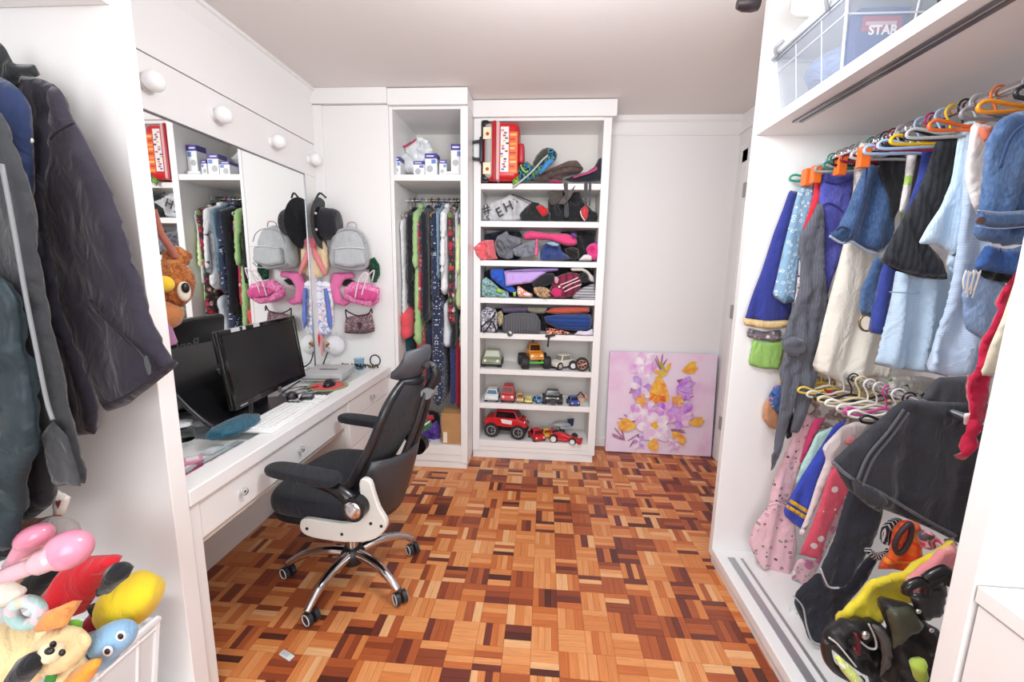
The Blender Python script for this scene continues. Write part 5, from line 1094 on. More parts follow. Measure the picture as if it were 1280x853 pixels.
rk('orange_red_cloth', 'orange red folded cloth on top of the navy one', 'clothes', B3([(615, 430), (670, 395), (800, 386), (950, 388), (962, 430), (860, 442), (700, 446)]), FAB('cc5a48'), 2.93, 0.04, A=0.006, F=24, ang=PI/2)
rk('navy_folded_jeans', 'navy folded jeans on the right of the fifth shelf', 'clothes', B3([(608, 462), (700, 448), (960, 440), (980, 500), (960, 560), (880, 575), (720, 560), (625, 510)]), FAB('2a4a8c', 'hstripes', c2='1f3870', sc=40, thr=0.35), 2.91, 0.05, A=0.006, F=26, ang=PI/2, R=0.05)
rk('red_orange_scraps', 'red and orange printed scraps beneath the navy jeans', 'clothes', B3([(625, 548), (720, 560), (810, 585), (800, 604), (630, 602)]), FAB('8a3a34', 'patches', sc=50, cols=['2a1a1c', 'b8342e', 'e8824a', 'e8dcd8', '3a2226']), 2.88, 0.025, cr=0.02, cw=0.6)
rk('white_socks', 'white socks at the right end of the fifth shelf', 'socks', B3([(840, 600), (870, 570), (930, 575), (980, 555), (984, 608), (900, 610)]), FAB('e4dff0'), 2.875, 0.02, cr=0.01)
o = thing('small_camera', 'small black round gadget hanging over the fifth shelf edge', 'gadget', tuple(U(*B3([(350, 612)])[0], ('y', 2.865)))); MB().lathe([(0.0, 0.0), (0.014, 0.0), (0.017, 0.006), (0.017, 0.022), (0.0, 0.026)], (0, 0, 0.018), 'y', 18).build('body', DGREY, o, smooth=True); MB().lathe([(0.017, 0.002), (0.020, 0.004), (0.020, 0.010), (0.017, 0.012)], (0, -0.003, 0.018), 'y', 18).build('ring', STEEL, o, smooth=True)
st_ = rk('black_hanging_strap', 'black strap hanging from the fifth shelf above the orange truck', 'strap', B3([(625, 600), (700, 595), (695, 612), (655, 620), (645, 700), (628, 690), (640, 625), (615, 618)]), FAB('3a393c'), 2.868, 0.005)

# ---- toy vehicles (own frame: +x forward)
TIRE = PL('26272a', 0.6); 
def car(name, lab, at, rz, L, Wd, Hh, wr, ww, col, cab=(0.15, 0.75), glass='1c2228', hub='c9cbd0', ride=None, trim=None, cat='toy car', top=None, group=None, bumper='3a3b3e'):
    c = thing(name, lab, cat, at, math.radians(rz), group); ride = wr*0.8 if ride is None else ride
    bh = (Hh-ride)*0.5; zb = ride; h = L/2; body = PL(col, 0.25, coat=0.3)
    pr = [(-h, zb+bh*0.2), (-h*0.98, zb+bh*0.85), (-h*0.8, zb+bh), (h*0.55, zb+bh), (h*0.9, zb+bh*0.75), (h, zb+bh*0.35), (h*0.95, zb), (-h*0.95, zb)]
    O = [tuple(p)[:2] for p in spl([Vector((x, z_, 0)) for x, z_ in pr], True, 2)]
    MB().prism(O, -Wd/2, Wd/2, 'y').build('body', body, c, bevel=min(0.006, L*0.03), smooth=True)
    c0, c1 = -h+cab[0]*L, -h+cab[1]*L; zt = Hh; z0 = zb+bh*0.95; i_ = Wd*0.09
    def frust(mb, x0, x1, y, z0_, x2, x3, y2, z1_):
        mb.add([(x0, -y, z0_), (x1, -y, z0_), (x1, y, z0_), (x0, y, z0_), (x2, -y2, z1_), (x3, -y2, z1_), (x3, y2, z1_), (x2, y2, z1_)], [(0, 3, 2, 1), (4, 5, 6, 7), (0, 1, 5, 4), (1, 2, 6, 5), (2, 3, 7, 6), (3, 0, 4, 7)])
    mb = MB(); frust(mb, c0, c1, Wd/2-i_*0.5, z0, c0+L*0.07, c1-L*0.13, Wd/2-i_*1.6, zt); cb = mb.build('cabin', PL(top, 0.3) if top else body, c, bevel=0.003)
    mb = MB(); cl_ = c1-c0
    g = 0.0012
    # windscreen, rear window and side windows, slightly proud
    y0_, y1_ = Wd/2-i_*0.5, Wd/2-i_*1.6
    def lerp(a, b, t_): return a+(b-a)*t_
    za, zc = 0.15, 0.85
    for sgn, xa, xb in ((1, c1, c1-L*0.13), (-1, c0, c0+L*0.07)):
        X0, X1 = lerp(xa, xb, za)+sgn*g, lerp(xa, xb, zc)+sgn*g; Y0, Y1 = lerp(y0_, y1_, za)*0.86, lerp(y0_, y1_, zc)*0.86; Z0, Z1_ = lerp(z0, zt, za), lerp(z0, zt, zc)
        mb.add([(X0, -Y0, Z0), (X0, Y0, Z0), (X1, Y1, Z1_), (X1, -Y1, Z1_)], [(0, 1, 2, 3)])
    for sgn in (-1, 1):
        Y0, Y1 = (lerp(y0_, y1_, za)+g)*sgn, (lerp(y0_, y1_, zc)+g)*sgn; Z0, Z1_ = lerp(z0, zt, za), lerp(z0, zt, zc)
        mb.add([(c0+L*0.06, Y0, Z0), (c1-L*0.07, Y0, Z0), (c1-L*0.13, Y1, Z1_), (c0+L*0.09, Y1, Z1_)], [(0, 1, 2, 3)])
    mb.build('windows', PL(glass, 0.1), cb)
    for sx in (-1, 1):
        for sy in (-1, 1):
            x, y = sx*h*0.66, sy*(Wd/2-ww*0.35)
            wl = MB().lathe([(0.0, -ww/2), (wr*0.6, -ww/2), (wr*0.93, -ww/2), (wr, -ww*0.35), (wr, ww*0.35), (wr*0.93, ww/2), (wr*0.6, ww/2), (wr*0.55, ww*0.35), (0, ww*0.35)], (x, y, wr), 'y', 18).build('wheel', TIRE, c, smooth=True)
            mb = MB().cyl((x, y+sy*ww*0.36, wr), wr*0.18, 0.004*sy if sy > 0 else 0.004, (0, sy, 0), 10)
            for k in range(5):
                a = k*2*PI/5; mb.tube([(x, y+sy*(ww*0.42), wr), (x+wr*0.55*math.cos(a), y+sy*ww*0.42, wr+wr*0.55*math.sin(a))], wr*0.085, 5)
            mb.tube([(x+wr*0.57*math.cos(k*PI/8), y+sy*ww*0.45, wr+wr*0.57*math.sin(k*PI/8)) for k in range(16)], wr*0.06, 5, True)
            mb.build('hub', PL(hub, 0.3, 0.4), wl, smooth=True)
    for q_ in (1, -1): MB().box(min(q_*h*0.97, q_*h*1.03), max(q_*h*0.97, q_*h*1.03), -Wd*0.42, Wd*0.42, zb, zb+bh*0.35).build('bumper', PL(bumper, 0.4), c, bevel=0.001)
    for s in (-1, 1): MB().cyl((h*0.93, s*Wd*0.33, zb+bh*0.6), min(bh*0.2, Wd*0.1), 0.006, 'x', 10).build('headlight', PL('f2efe2', 0.2), c, smooth=True)
    return c
def wx(px_, y): return U(px_, 470, ('y', y))[0]
Z6, Z7, Z8 = 0.6645, 0.4145, 0.1385
car('toy_jeep', 'olive green toy army vehicle at the left of the sixth shelf', (wx(615.5, 2.99), 3.00, Z6), -90, 0.17, 0.135, 0.115, 0.028, 0.03, '8f967e', glass='c9d0c0', hub='6a6a62', top='a9b098')
om = car('toy_monster_truck', 'orange toy monster truck with green axles on the sixth shelf', (wx(667, 3.0), 3.0, Z6), -78, 0.22, 0.10, 0.17, 0.045, 0.05, 'e8922a', ride=0.07, cab=(0.1, 0.7), glass='3a1f14', hub='5a5c60')
for y in (-0.075, 0.075):
    MB().tube([(y, -0.10, 0.045), (y, 0.10, 0.045)], 0.008, 8).tube([(y, -0.05, 0.05), (y, -0.02, 0.08)], 0.005, 6).tube([(y, 0.05, 0.05), (y, 0.02, 0.08)], 0.005, 6).build('green_axle', PL('6ee05a', 0.35), om)
for ch in [c_ for c_ in om.children if c_.name.startswith('wheel')]:
    ch.location = (0, 0.045 if ch.data.vertices[0].co.y > 0 else -0.045, 0)
MB().tube([(-0.06, 0.0, 0.17), (-0.07, 0, 0.26)], 0.006, 8).build('aerial', DGREY, om, smooth=True)
wv = car('toy_white_car', 'cream toy rally car turned half sideways on the sixth shelf', (wx(702, 2.97), 2.98, Z6), -140, 0.17, 0.085, 0.10, 0.028, 0.03, 'ece8dc', glass='8a8a80', hub='e8e8ea')
o = thing('toy_tractor_rear', 'small black toy wheel set beside the cream rally car', 'toy', (wx(716, 2.93), 2.95, Z6)); MB().cyl((0, -0.02, 0.03), 0.03, 0.05, 'y', 20).build('tire', TIRE, o, smooth=True, bevel=0.004); MB().cyl((0.0, -0.024, 0.03), 0.018, 0.005, 'y', 16).build('hub', PL('e4e2e6', 0.3), o, smooth=True)
o = thing('loose_wheel', 'large loose toy wheel with copper spokes at the right of the sixth shelf', 'toy wheel', (wx(727, 2.90), 2.91, Z6))
MB().lathe([(0.0, -0.014), (0.03, -0.014), (0.044, -0.014), (0.048, -0.01), (0.048, 0.01), (0.044, 0.014), (0.0, 0.014)], (0, 0, 0.0485), 'y', 26).build('tire', TIRE, o, smooth=True)
mb = MB()
for k in range(6):
    a = k*PI/3+0.3; mb.tube([(0, -0.018, 0.0485), (0.031*math.cos(a), -0.016, 0.0485+0.031*math.sin(a))], 0.0045, 6)
mb.tube([(0.031*math.cos(k*PI/10), -0.016, 0.0485+0.031*math.sin(k*PI/10)) for k in range(20)], 0.003, 6, True).cyl((0, -0.021, 0.0485), 0.008, 0.008, 'y', 12).build('spokes', PL('b88a78', 0.3, 0.5), o, smooth=True)
o = MB().tube([(wx(733, 2.92)+0.012, 2.96, Z6+0.045), (wx(737, 2.89), 2.89, Z6+0.006)], 0.004, 8).build('stick', DGREY, label='thin dark stick leaning at the right end of the sixth shelf', cat='stick', smooth=True)
# seventh shelf
car('toy_white_coupe', 'white toy car with a blue windscreen at the left of the seventh shelf', (wx(616, 2.97), 2.97, Z7), -90, 0.15, 0.095, 0.085, 0.02, 0.02, 'eceef0', glass='4a7a94', cab=(0.12, 0.82), hub='8a8c90')
car('toy_red_pickup', 'boxy red toy truck on the seventh shelf', (wx(636, 2.97), 2.97, Z7), -90, 0.16, 0.095, 0.115, 0.022, 0.02, 'cc2230', glass='6a3a34', cab=(0.1, 0.9), hub='c22a34')
car('toy_tan_van', 'small tan toy van beside the red truck', (wx(651, 2.94), 2.95, Z7), -90, 0.09, 0.052, 0.066, 0.012, 0.012, 'd8a24c', glass='4a3a30', cab=(0.05, 0.95))
car('toy_yellow_car', 'small yellow toy car in the middle of the seventh shelf', (wx(661.5, 2.93), 2.94, Z7), -90, 0.08, 0.055, 0.045, 0.011, 0.012, 'e0cc5a', glass='8a7a3a')
car('toy_blue_car', 'small light blue toy car in the middle of the seventh shelf', (wx(673, 2.94), 2.95, Z7), -60, 0.08, 0.05, 0.045, 0.011, 0.012, '6aa0d0', glass='2a4a6a')
bk_ = car('toy_black_buggy', 'black toy buggy with fat ribbed tyres on the seventh shelf', (wx(691.5, 2.95), 2.96, Z7), -90, 0.13, 0.11, 0.095, 0.026, 0.036, '2c2d31', glass='0f1012', hub='6a6c70', cab=(0.2, 0.8), ride=0.03)
for ch in [c_ for c_ in bk_.children if c_.name.startswith('wheel')]: ch.location = (0, 0.012 if ch.data.vertices[0].co.y > 0 else -0.012, 0)
MB().cyl((0.066, 0, 0.03), 0.02, 0.02, 'x', 14).build('front_lamp', PL('3a3b3f', 0.3), bk_, smooth=True)
car('toy_violet_car', 'violet blue toy car at the right of the seventh shelf', (wx(718, 2.92), 2.93, Z7), -75, 0.10, 0.07, 0.06, 0.014, 0.014, '4a5aa4', glass='1f2238')
o = thing('toy_crane', 'jumble of dark red toy parts behind the violet car', 'toy', (wx(727, 2.98), 3.0, Z7)); MB().box(-0.03, 0.03, -0.015, 0.015, 0, 0.03).build('base', PL('d8b08a', 0.5), o, bevel=0.003); MB().tube([(-0.035, 0, 0.03), (0.0, -0.01, 0.075), (0.03, -0.01, 0.04)], 0.007, 6).build('jib', PL('7a2a30', 0.4), o, smooth=True); MB().ell((0.038, 0, 0.04), (0.014, 0.014, 0.016)).build('pink_knob', PL('e8a090', 0.4), o, smooth=2)
# eighth shelf
bigt = car('toy_red_monster_truck', 'large red toy truck with silver wheels on the bottom shelf', (wx(634, 2.96), 2.985, Z8), -8, 0.30, 0.13, 0.205, 0.056, 0.05, 'd01f2c', glass='2a1418', ride=0.09, cab=(0.2, 0.85), hub='d4d6da')
MB().prism([(-0.02, 0.115), (0.05, 0.11), (0.055, 0.14), (-0.03, 0.145)], -0.0665, -0.065, 'y').build('white_decal', PL('f2e8e8', 0.4), bigt)
MB().box(-0.13, 0.12, -0.03, 0.03, 0.045, 0.09).build('chassis', BLACKP, bigt, bevel=0.004)
car('toy_small_red_car', 'glossy small red toy car beside the large red truck', (wx(673, 2.93), 2.94, Z8), -65, 0.13, 0.085, 0.075, 0.018, 0.018, 'd2202e', glass='5a141c', hub='e0cfcf')
car('toy_yellow_racer', 'yellow toy racer behind the small red car', (wx(685, 2.98), 2.99, Z8), -70, 0.09, 0.06, 0.06, 0.014, 0.014, 'eab838', glass='8a3a1a')
o = thing('toy_plane', 'grey toy plane with a navy tail at the back of the bottom shelf', 'toy plane', (wx(705, 3.06), 3.07, Z8), math.radians(10)); MB().ell((0, 0, 0.07), (0.075, 0.022, 0.022)).build('fuselage', PL('b9bcc0', 0.3), o, smooth=2); MB().box(-0.025, 0.03, -0.07, 0.07, 0.062, 0.068).build('wing', PL('c9ccd0', 0.3), o, bevel=0.002); MB().prism([(0.05, 0.06), (0.085, 0.06), (0.09, 0.115), (0.04, 0.11)], -0.01, 0.01, 'y').build('tail', PL('22345c', 0.35), o, bevel=0.002); MB().cyl((0, 0, 0.0), 0.03, 0.05, seg=12, r2=0.012).build('stand', DGREY, o, smooth=True)
f1 = thing('toy_racing_car', 'red open wheel toy racing car with white tyres at the right of the bottom shelf', 'toy car', (wx(708, 2.92), 2.93, Z8), math.radians(-12))
MB().prism([(-0.09, 0.02), (0.12, 0.012), (0.125, 0.02), (0.02, 0.05), (-0.03, 0.062), (-0.07, 0.05), (-0.09, 0.04)], -0.022, 0.022, 'y').build('body', PL('d8242e', 0.25, coat=0.4), f1, bevel=0.005, smooth=True)
MB().box(0.105, 0.13, -0.06, 0.06, 0.010, 0.016).box(-0.10, -0.08, -0.045, 0.045, 0.07, 0.076).box(-0.095, -0.085, -0.045, -0.041, 0.03, 0.076).box(-0.095, -0.085, 0.041, 0.045, 0.03, 0.076).build('wing', PL('c81f2a', 0.3), f1, bevel=0.001)
MB().box(-0.05, 0.03, -0.04, 0.04, 0.012, 0.03).build('side_pod', PL('d9303a', 0.3), f1, bevel=0.005)
for x, r_ in ((-0.065, 0.028), (0.07, 0.024)):
    for s in (-1, 1):
        wl = MB().cyl((x, s*0.05-0.0125, r_), r_, 0.025, 'y', 20).build('wheel', TIRE, f1, smooth=True, bevel=0.003); MB().cyl((x, s*0.063 if s > 0 else -0.067, r_), r_*0.72, 0.004, 'y', 18).build('hub', PL('f0eaea', 0.3), wl, smooth=True)
MB().tube([(-0.065, -0.05, 0.028), (-0.065, 0.05, 0.028)], 0.004, 6).tube([(0.07, -0.05, 0.024), (0.07, 0.05, 0.024)], 0.004, 6).build('axle', DGREY, f1)
# ================================================================== RIGHT WARDROBE: upper rail
R7 = lambda p: K(900, 160, 2.508, p)
GU = 'clothes on the upper rail of the open wardrobe'; GLo = 'clothes on the lower rail of the open wardrobe'
DEN = FAB('43608f', 'denim', c2='6c8ab4', bump=0.5, weave=500); DEND = FAB('304a72', 'denim', c2='5674a0', bump=0.5, weave=500)
def gar(name, lab, pts, mat, Y, T=0.014, tilt=0.0, xc=1.0, group=GU, **k):
    """garment hanging across the rail; tilt turns it a little about the upright"""
    pl = ((xc, Y, 1.5), (math.sin(tilt), math.cos(tilt), 0)); k.setdefault('A', 0.012); k.setdefault('F', 11); T *= 0.6; k['A'] *= 1.2
    if k.get('R'): k['R'] *= 0.6
    if group == GU: pts = [(x, y-24 if (1120 < x < 1236 and y < 206) else y) for x, y in pts]
    return cloth(name, pts, mat, pl, T=T, label=lab, group=group, **k), pl
def off(pl, d):   # the same plane moved toward the camera
    p, n = np.array(pl[0], float), np.array(pl[1], float); n = n/np.linalg.norm(n)
    if (CAMP-p) @ n < 0: n = -n
    return (tuple(p+n*d), tuple(n))
ROYAL = FAB('333d8e')
o, pl = gar('royal_blue_dress', 'royal blue dress with gold hem hanging farthest left on the upper rail', R7([(218, 195), (245, 200), (235, 300), (230, 420), (225, 560), (214, 608), (150, 612), (75, 600), (90, 555), (130, 450), (168, 330), (195, 260)]), ROYAL, 1.835)
cloth('gold_hem', R7([(73, 596), (150, 606), (216, 602), (215, 626), (150, 632), (76, 620)]), FAB('d8b070', 'hstripes', c2='f0dcae', sc=160, thr=0.4, rough=0.5), off(pl, 0.018), T=0.006, parent=o, A=0.004)
cloth('right_panel', R7([(190, 560), (218, 545), (216, 600), (190, 604)]), FAB('252c70'), off(pl, 0.02), T=0.006, parent=o)
gar('lace_skirt', 'grey lace skirt edge showing just below the gold hem', R7([(84, 627), (140, 640), (192, 632), (192, 668), (140, 668), (84, 656)]), FAB('8a7f86', 'floral', cols=['c9c0c4', 'e0d8da', '5f565e'], sc=60, thr=0.4), 1.842, T=0.006)
gar('lime_skirt', 'light green skirt hanging lowest at the left of the upper rail', R7([(104, 662), (150, 672), (204, 662), (200, 700), (188, 758), (130, 755), (88, 742)]), FAB('9ac66a'), 1.846, T=0.007, F=26, A=0.006)
LBF = FAB('8db2d0', 'rings', c2='d8e6f0', sc=62, thr=0.3)
o, pl = gar('light_blue_patterned_dress', 'light blue patterned dress left of the red blouse', R7([(268, 128), (300, 140), (296, 200), (285, 280), (258, 380), (240, 480), (236, 545), (200, 552), (165, 525), (178, 470), (200, 370), (235, 230)]), LBF, 1.79, A=0.008)
cloth('dark_lining', R7([(175, 520), (215, 520), (238, 528), (234, 546), (200, 552), (170, 532)]), FAB('4a6a88'), off(pl, -0.004), T=0.010, parent=o)
gar('red_blouse', 'scarlet blouse squeezed between the patterned and purple dresses', R7([(300, 138), (328, 145), (322, 215), (300, 280), (270, 325), (260, 318), (275, 270), (292, 210)]), FAB('dc3044'), 1.76)
gar('maroon_print_blouse', 'white and maroon printed top behind the grey trousers', R7([(250, 400), (285, 395), (280, 470), (262, 560), (240, 600), (215, 610), (235, 540)]), FAB('cfc4cc', 'floral', cols=['8a2a48', 'e4dce4', '5f3a5a'], sc=30, thr=0.45), 1.765, T=0.010)
GRY = FAB('5c5e68', 'stripes', c2='666873', sc=120, thr=0.5)
px_g = [(1024, 250), (1031, 262), (1031, 330), (1036, 380), (1031, 430), (1022, 470), (1014, 500), (1006, 528), (998, 542), (988, 541), (994, 508), (988, 520), (978, 560), (969, 591), (964, 590), (967, 556), (973, 520), (977, 485), (974, 462), (985, 440), (977, 428), (986, 400), (999, 362), (1001, 330), (997, 312), (999, 296), (1012, 275)]
o, pl = gar('grey_trousers', 'long dark grey draped trousers hanging down to the lower rail', px_g, GRY, 1.70, T=0.020, F=24, A=0.012, cr=0.012)
cloth('twisted_fold', [(976, 428), (990, 420), (1005, 425), (1010, 440), (996, 448), (980, 440)], GRY, off(pl, 0.022), T=0.010, parent=o, cr=0.012, cw=0.6)
PURP = FAB('4a4ea8', 'denim', c2='6a6cc4')
o, pl = gar('purple_blue_dress', 'purple blue tiered dress right of the grey trousers', [(1028, 214), (1048, 218), (1067, 212), (1068, 225), (1062, 260), (1056, 300), (1050, 325), (1040, 350), (1033, 378), (1031, 330), (1030, 280), (1022, 262)], PURP, 1.72)
for p in ([(1029, 226), (1048, 230), (1067, 224)], [(1024, 262), (1034, 254), (1046, 258), (1052, 264)], [(1030, 312), (1040, 300), (1052, 306)]): strap('seam', p, off(pl, 0.016), 0.003, PL('33357c', 0.7), o)
CREAM = FAB('e9e3d8', var=0.05, bump=0.5, weave=260)
o, pl = gar('cream_dress', 'cream knitted dress with a pointed hem in the middle of the upper rail', [(1068, 190), (1098, 175), (1090, 230), (1098, 300), (1106, 380), (1115, 450), (1109, 474), (1092, 470), (1075, 478), (1061, 484), (1040, 472), (1017, 463), (1028, 410), (1042, 355), (1054, 305), (1066, 250)], CREAM, 1.62, T=0.018, F=9, A=0.018)
cloth('inner_layer', [(1048, 470), (1068, 462), (1100, 468), (1095, 484), (1062, 490), (1044, 484)], FAB('ddd2c6'), off(pl, -0.02), T=0.008, parent=o)
gar('narrow_white_blouse', 'narrow white top above the cream dress', [(1074, 178), (1097, 180), (1092, 200), (1082, 230), (1072, 240), (1068, 215)], FAB('f0e8e8'), 1.60, T=0.008)
o, pl = gar('denim_blouse', 'blue denim top with frayed hem over the cream dress', [(1084, 203), (1098, 208), (1108, 230), (1114, 255), (1119, 283), (1116, 298), (1106, 310), (1092, 316), (1076, 308), (1064, 300), (1052, 303), (1036, 293), (1046, 286), (1058, 262), (1070, 232)], DEND, 1.55, T=0.026, A=0.022, F=9, R=0.03)
strap('frayed_hem', [(1037, 295), (1052, 304), (1064, 302), (1076, 309), (1092, 317), (1106, 311), (1117, 299)], off(pl, 0.012), 0.004, FAB('a9bcd4', bump=1), o)
strap('seam', [(1084, 206), (1080, 240), (1070, 275), (1062, 298)], off(pl, 0.032), 0.003, FAB('2c4470'), o)
strap('armhole', [(1046, 288), (1052, 284), (1062, 288), (1064, 298), (1056, 302)], off(pl, 0.03), 0.004, FAB('22345a'), o)
gar('black_vest', 'black vest hanging right of the frayed denim top', [(1098, 186), (1130, 182), (1133, 215), (1128, 250), (1120, 280), (1114, 262), (1108, 240), (1100, 218)], FAB('1d1e24'), 1.52, T=0.010)
gar('green_white_scarf', 'narrow white and lime scarf right of the black vest', [(1136, 198), (1154, 202), (1146, 230), (1134, 262), (1121, 282), (1124, 258), (1130, 225)], FAB('ece8e6', 'hstripes', c2='b4d870', sc=9, thr=0.25), 1.48, T=0.006)
gar('dark_plum_blouse', 'dark plum top behind the navy dress', [(1150, 195), (1176, 195), (1160, 240), (1136, 285), (1122, 300), (1135, 260)], FAB('2a1f2c'), 1.45, T=0.008)
o, pl = gar('denim_shorts_piece', 'small denim piece with a brass ring below the denim top', [(1094, 320), (1106, 325), (1100, 350), (1097, 378), (1090, 396), (1078, 394), (1073, 385), (1076, 362), (1086, 340)], DEN, 1.50, T=0.010)
MB().tube([tuple(U(1083+9*math.cos(a), 404+10*math.sin(a), off(pl, 0.0))) for a in [k*PI/8 for k in range(16)]], 0.004, 6, True).build('brass_ring', PL('9a8460', 0.3, 0.8), o, world=True, smooth=2)
gar('navy_blue_dress', 'long navy dress hanging diagonally above the black pleated one', [(1158, 185), (1184, 180), (1180, 215), (1165, 250), (1140, 290), (1126, 320), (1118, 350), (1112, 385), (1104, 419), (1086, 416), (1092, 380), (1100, 340), (1116, 300), (1132, 265), (1146, 225)], FAB('38489a'), 1.42, T=0.012)
BPL = FAB('33363c', 'stripes', c2='24262c', sc=60, thr=0.45)
o, pl = gar('black_pleated_dress', 'black pleated dress with a wide flared hem on the upper rail', [(1172, 195), (1204, 190), (1205, 215), (1190, 250), (1172, 285), (1160, 306), (1172, 318), (1182, 330), (1184, 346), (1160, 346), (1130, 340), (1100, 328), (1112, 302), (1130, 270), (1150, 235)], BPL, 1.335, T=0.016, F=18, A=0.010, ang=0.5)
cloth('dark_underside', [(1103, 328), (1140, 334), (1184, 340), (1184, 350), (1150, 348), (1118, 338)], FAB('191a1e'), off(pl, -0.012), T=0.010, parent=o)
LB = FAB('b4cfe8', 'hstripes', c2='c9def0', sc=200, thr=0.5, var=0.05)
o, pl = gar('pale_blue_pleated_dress', 'pale blue dress with broad pleats below the black flared hem', [(1120, 335), (1182, 340), (1200, 330), (1208, 400), (1196, 440), (1180, 470), (1150, 464), (1125, 463), (1095, 456), (1104, 420), (1114, 375)], LB, 1.38, T=0.018, F=13, A=0.026, top=0.7)
strap('waist_seam', [(1112, 365), (1130, 366), (1150, 366)], off(pl, 0.03), 0.002, FAB('8fa8c4'), o)
LB2 = FAB('a9c4e8', 'hstripes', c2='d4e2f4', sc=230, thr=0.5, var=0.04)
o, pl = gar('blue_striped_dress', 'long finely striped light blue dress reaching lowest on the right', [(1206, 190), (1228, 200), (1232, 260), (1240, 320), (1250, 380), (1246, 430), (1235, 473), (1205, 470), (1180, 469), (1152, 463), (1166, 430), (1182, 385), (1192, 340), (1200, 270)], LB2, 1.24, T=0.020, F=12, A=0.026, top=0.6)
o, pl = gar('pale_blue_ruffle_blouse', 'pale blue striped blouse with a ruffled sleeve right of the black dress', [(1200, 180), (1222, 172), (1226, 220), (1218, 260), (1212, 300), (1196, 310), (1190, 348), (1182, 330), (1186, 316), (1170, 306), (1147, 305), (1158, 285), (1176, 258), (1190, 225)], FAB('cfe4f4', 'stripes', c2='bcd6ec', sc=150, thr=0.5, var=0.04), 1.275, T=0.014, A=0.010)
o, pl = gar('white_blouse_right', 'white blouse between the ruffle blouse and the denim jacket', [(1214, 176), (1250, 160), (1250, 185), (1242, 215), (1232, 245), (1222, 270), (1213, 250), (1206, 215)], FAB('f3efee', var=0.03), 1.20, T=0.014)
o['label'] = 'white blouse between the pale blue ruffle blouse and the denim jacket'; o.name = 'white_blouse'
cloth('coral_collar', [(1222, 160), (1240, 156), (1244, 172), (1228, 178)], FAB('f08468'), off(pl, 0.02), T=0.006, parent=o)
o, pl = gar('ripped_denim_skirt', 'ripped pale denim with white frayed threads below the denim jacket', [(1205, 338), (1255, 348), (1262, 380), (1254, 420), (1240, 430), (1222, 424), (1206, 410), (1203, 370)], FAB('7f9cc8', 'denim', c2='b4c8e4'), 1.12, T=0.014)
for i in range(7): strap('frayed_thread', [(1208+3*i, 338+i % 3), (1204+3*i+(i % 2)*3, 350), (1205+2*i, 362+(i*5) % 14)], off(pl, 0.022), 0.0016, PL('f2eee6', 0.8), o)
o, pl = gar('denim_jacket', 'faded denim jacket with metal button at the right end of the upper rail', [(1246, 152), (1268, 140), (1300, 135), (1300, 290), (1280, 302), (1262, 308), (1240, 304), (1224, 300), (1218, 290), (1226, 250), (1232, 205)], DEN, 1.07, T=0.022, A=0.014, F=14)
cloth('waistband', [(1222, 262), (1250, 265), (1300, 262), (1300, 282), (1250, 284), (1222, 280)], DEN, off(pl, 0.024), T=0.006, parent=o, A=0.002)
for y_ in (263, 283): strap('stitching', [(1222, y_), (1250, y_+3), (1295, y_-1)], off(pl, 0.031), 0.0016, PL('a4b4cc', 0.8), o)
MB().cyl(tuple(U(1224.5, 276, off(pl, 0.028))), 0.008, 0.005, tuple(-np.array(pl[1])), 12).build('button', PL('7a5f58', 0.3, 0.7), o, world=True, smooth=True)
strap('shoulder_seam', [(1250, 210), (1262, 175), (1278, 158), (1298, 150)], off(pl, 0.025), 0.003, FAB('2f4a78'), o)
o, pl = gar('dark_denim_shirt', 'turned up dark denim cuffs showing beneath the denim jacket', [(1232, 306), (1262, 312), (1300, 300), (1300, 330), (1282, 345), (1250, 342), (1216, 336), (1222, 322)], FAB('34589a', 'denim', c2='4f74b0'), 1.10, T=0.018)
cloth('black_lining', [(1220, 336), (1255, 342), (1275, 344), (1266, 356), (1228, 348)], FAB('17181c'), off(pl, -0.004), T=0.012, parent=o)
cloth('cuff_fold', [(1236, 290), (1262, 292), (1296, 288), (1296, 306), (1262, 306), (1240, 304)], DEN, off(pl, 0.018), T=0.006, parent=o)
o, pl = gar('crimson_ruffled_scarf', 'crimson ruffled scarf hanging beside the near side panel', [(1262, 350), (1276, 330), (1268, 370), (1258, 400), (1248, 450), (1238, 480), (1234, 520), (1222, 560), (1216, 582), (1205, 578), (1204, 560), (1212, 520), (1214, 480), (1228, 440), (1244, 400)], FAB('d0234c'), 0.98, T=0.016, cr=0.03, cw=0.5)
gar('cream_shirt', 'cream shirt edge beside the crimson scarf', [(1272, 340), (1300, 330), (1300, 400), (1262, 440), (1246, 472), (1226, 470), (1236, 436), (1252, 400)], FAB('f0ead4', var=0.03), 0.94, T=0.010)
cloth('white_tag', [(1205, 517), (1216, 516), (1216, 532), (1204, 531)], PL('f4f2f2', 0.5), ('y', 0.985), T=0.002, label='small white tag beside the crimson ruffled scarf', cat='tag', A=0)
# hangers on the upper rail
HY = [(1.835, '2f9a80', 'teal green'), (1.79, 'e8702a', 'orange clip'), (1.755, 'e8702a', 'orange clip'), (1.72, 'e8702a', 'orange clip'), (1.69, '9a9c9a', 'grey'), (1.66, 'b0b2b0', 'pale grey'), (1.63, '3a7a70', 'dark teal'), (1.60, 'e8702a', 'orange clip'), (1.57, '1f1f22', 'black'),
      (1.54, '7a1c34', 'dark red'), (1.51, 'b8babc', 'silver'), (1.47, 'e8702a', 'orange clip'), (1.44, 'a9c8ea', 'light blue'), (1.405, 'b02060', 'magenta'), (1.37, 'a9c8ea', 'light blue'), (1.34, 'f2c21a', 'yellow'), (1.305, '202024', 'black'), (1.27, 'b4b6b8', 'silver'), (1.22, 'e8702a', 'orange'), (1.15, '8a8c90', 'grey'), (1.08, 'f0941e', 'amber'), (1.02, '202428', 'black')]
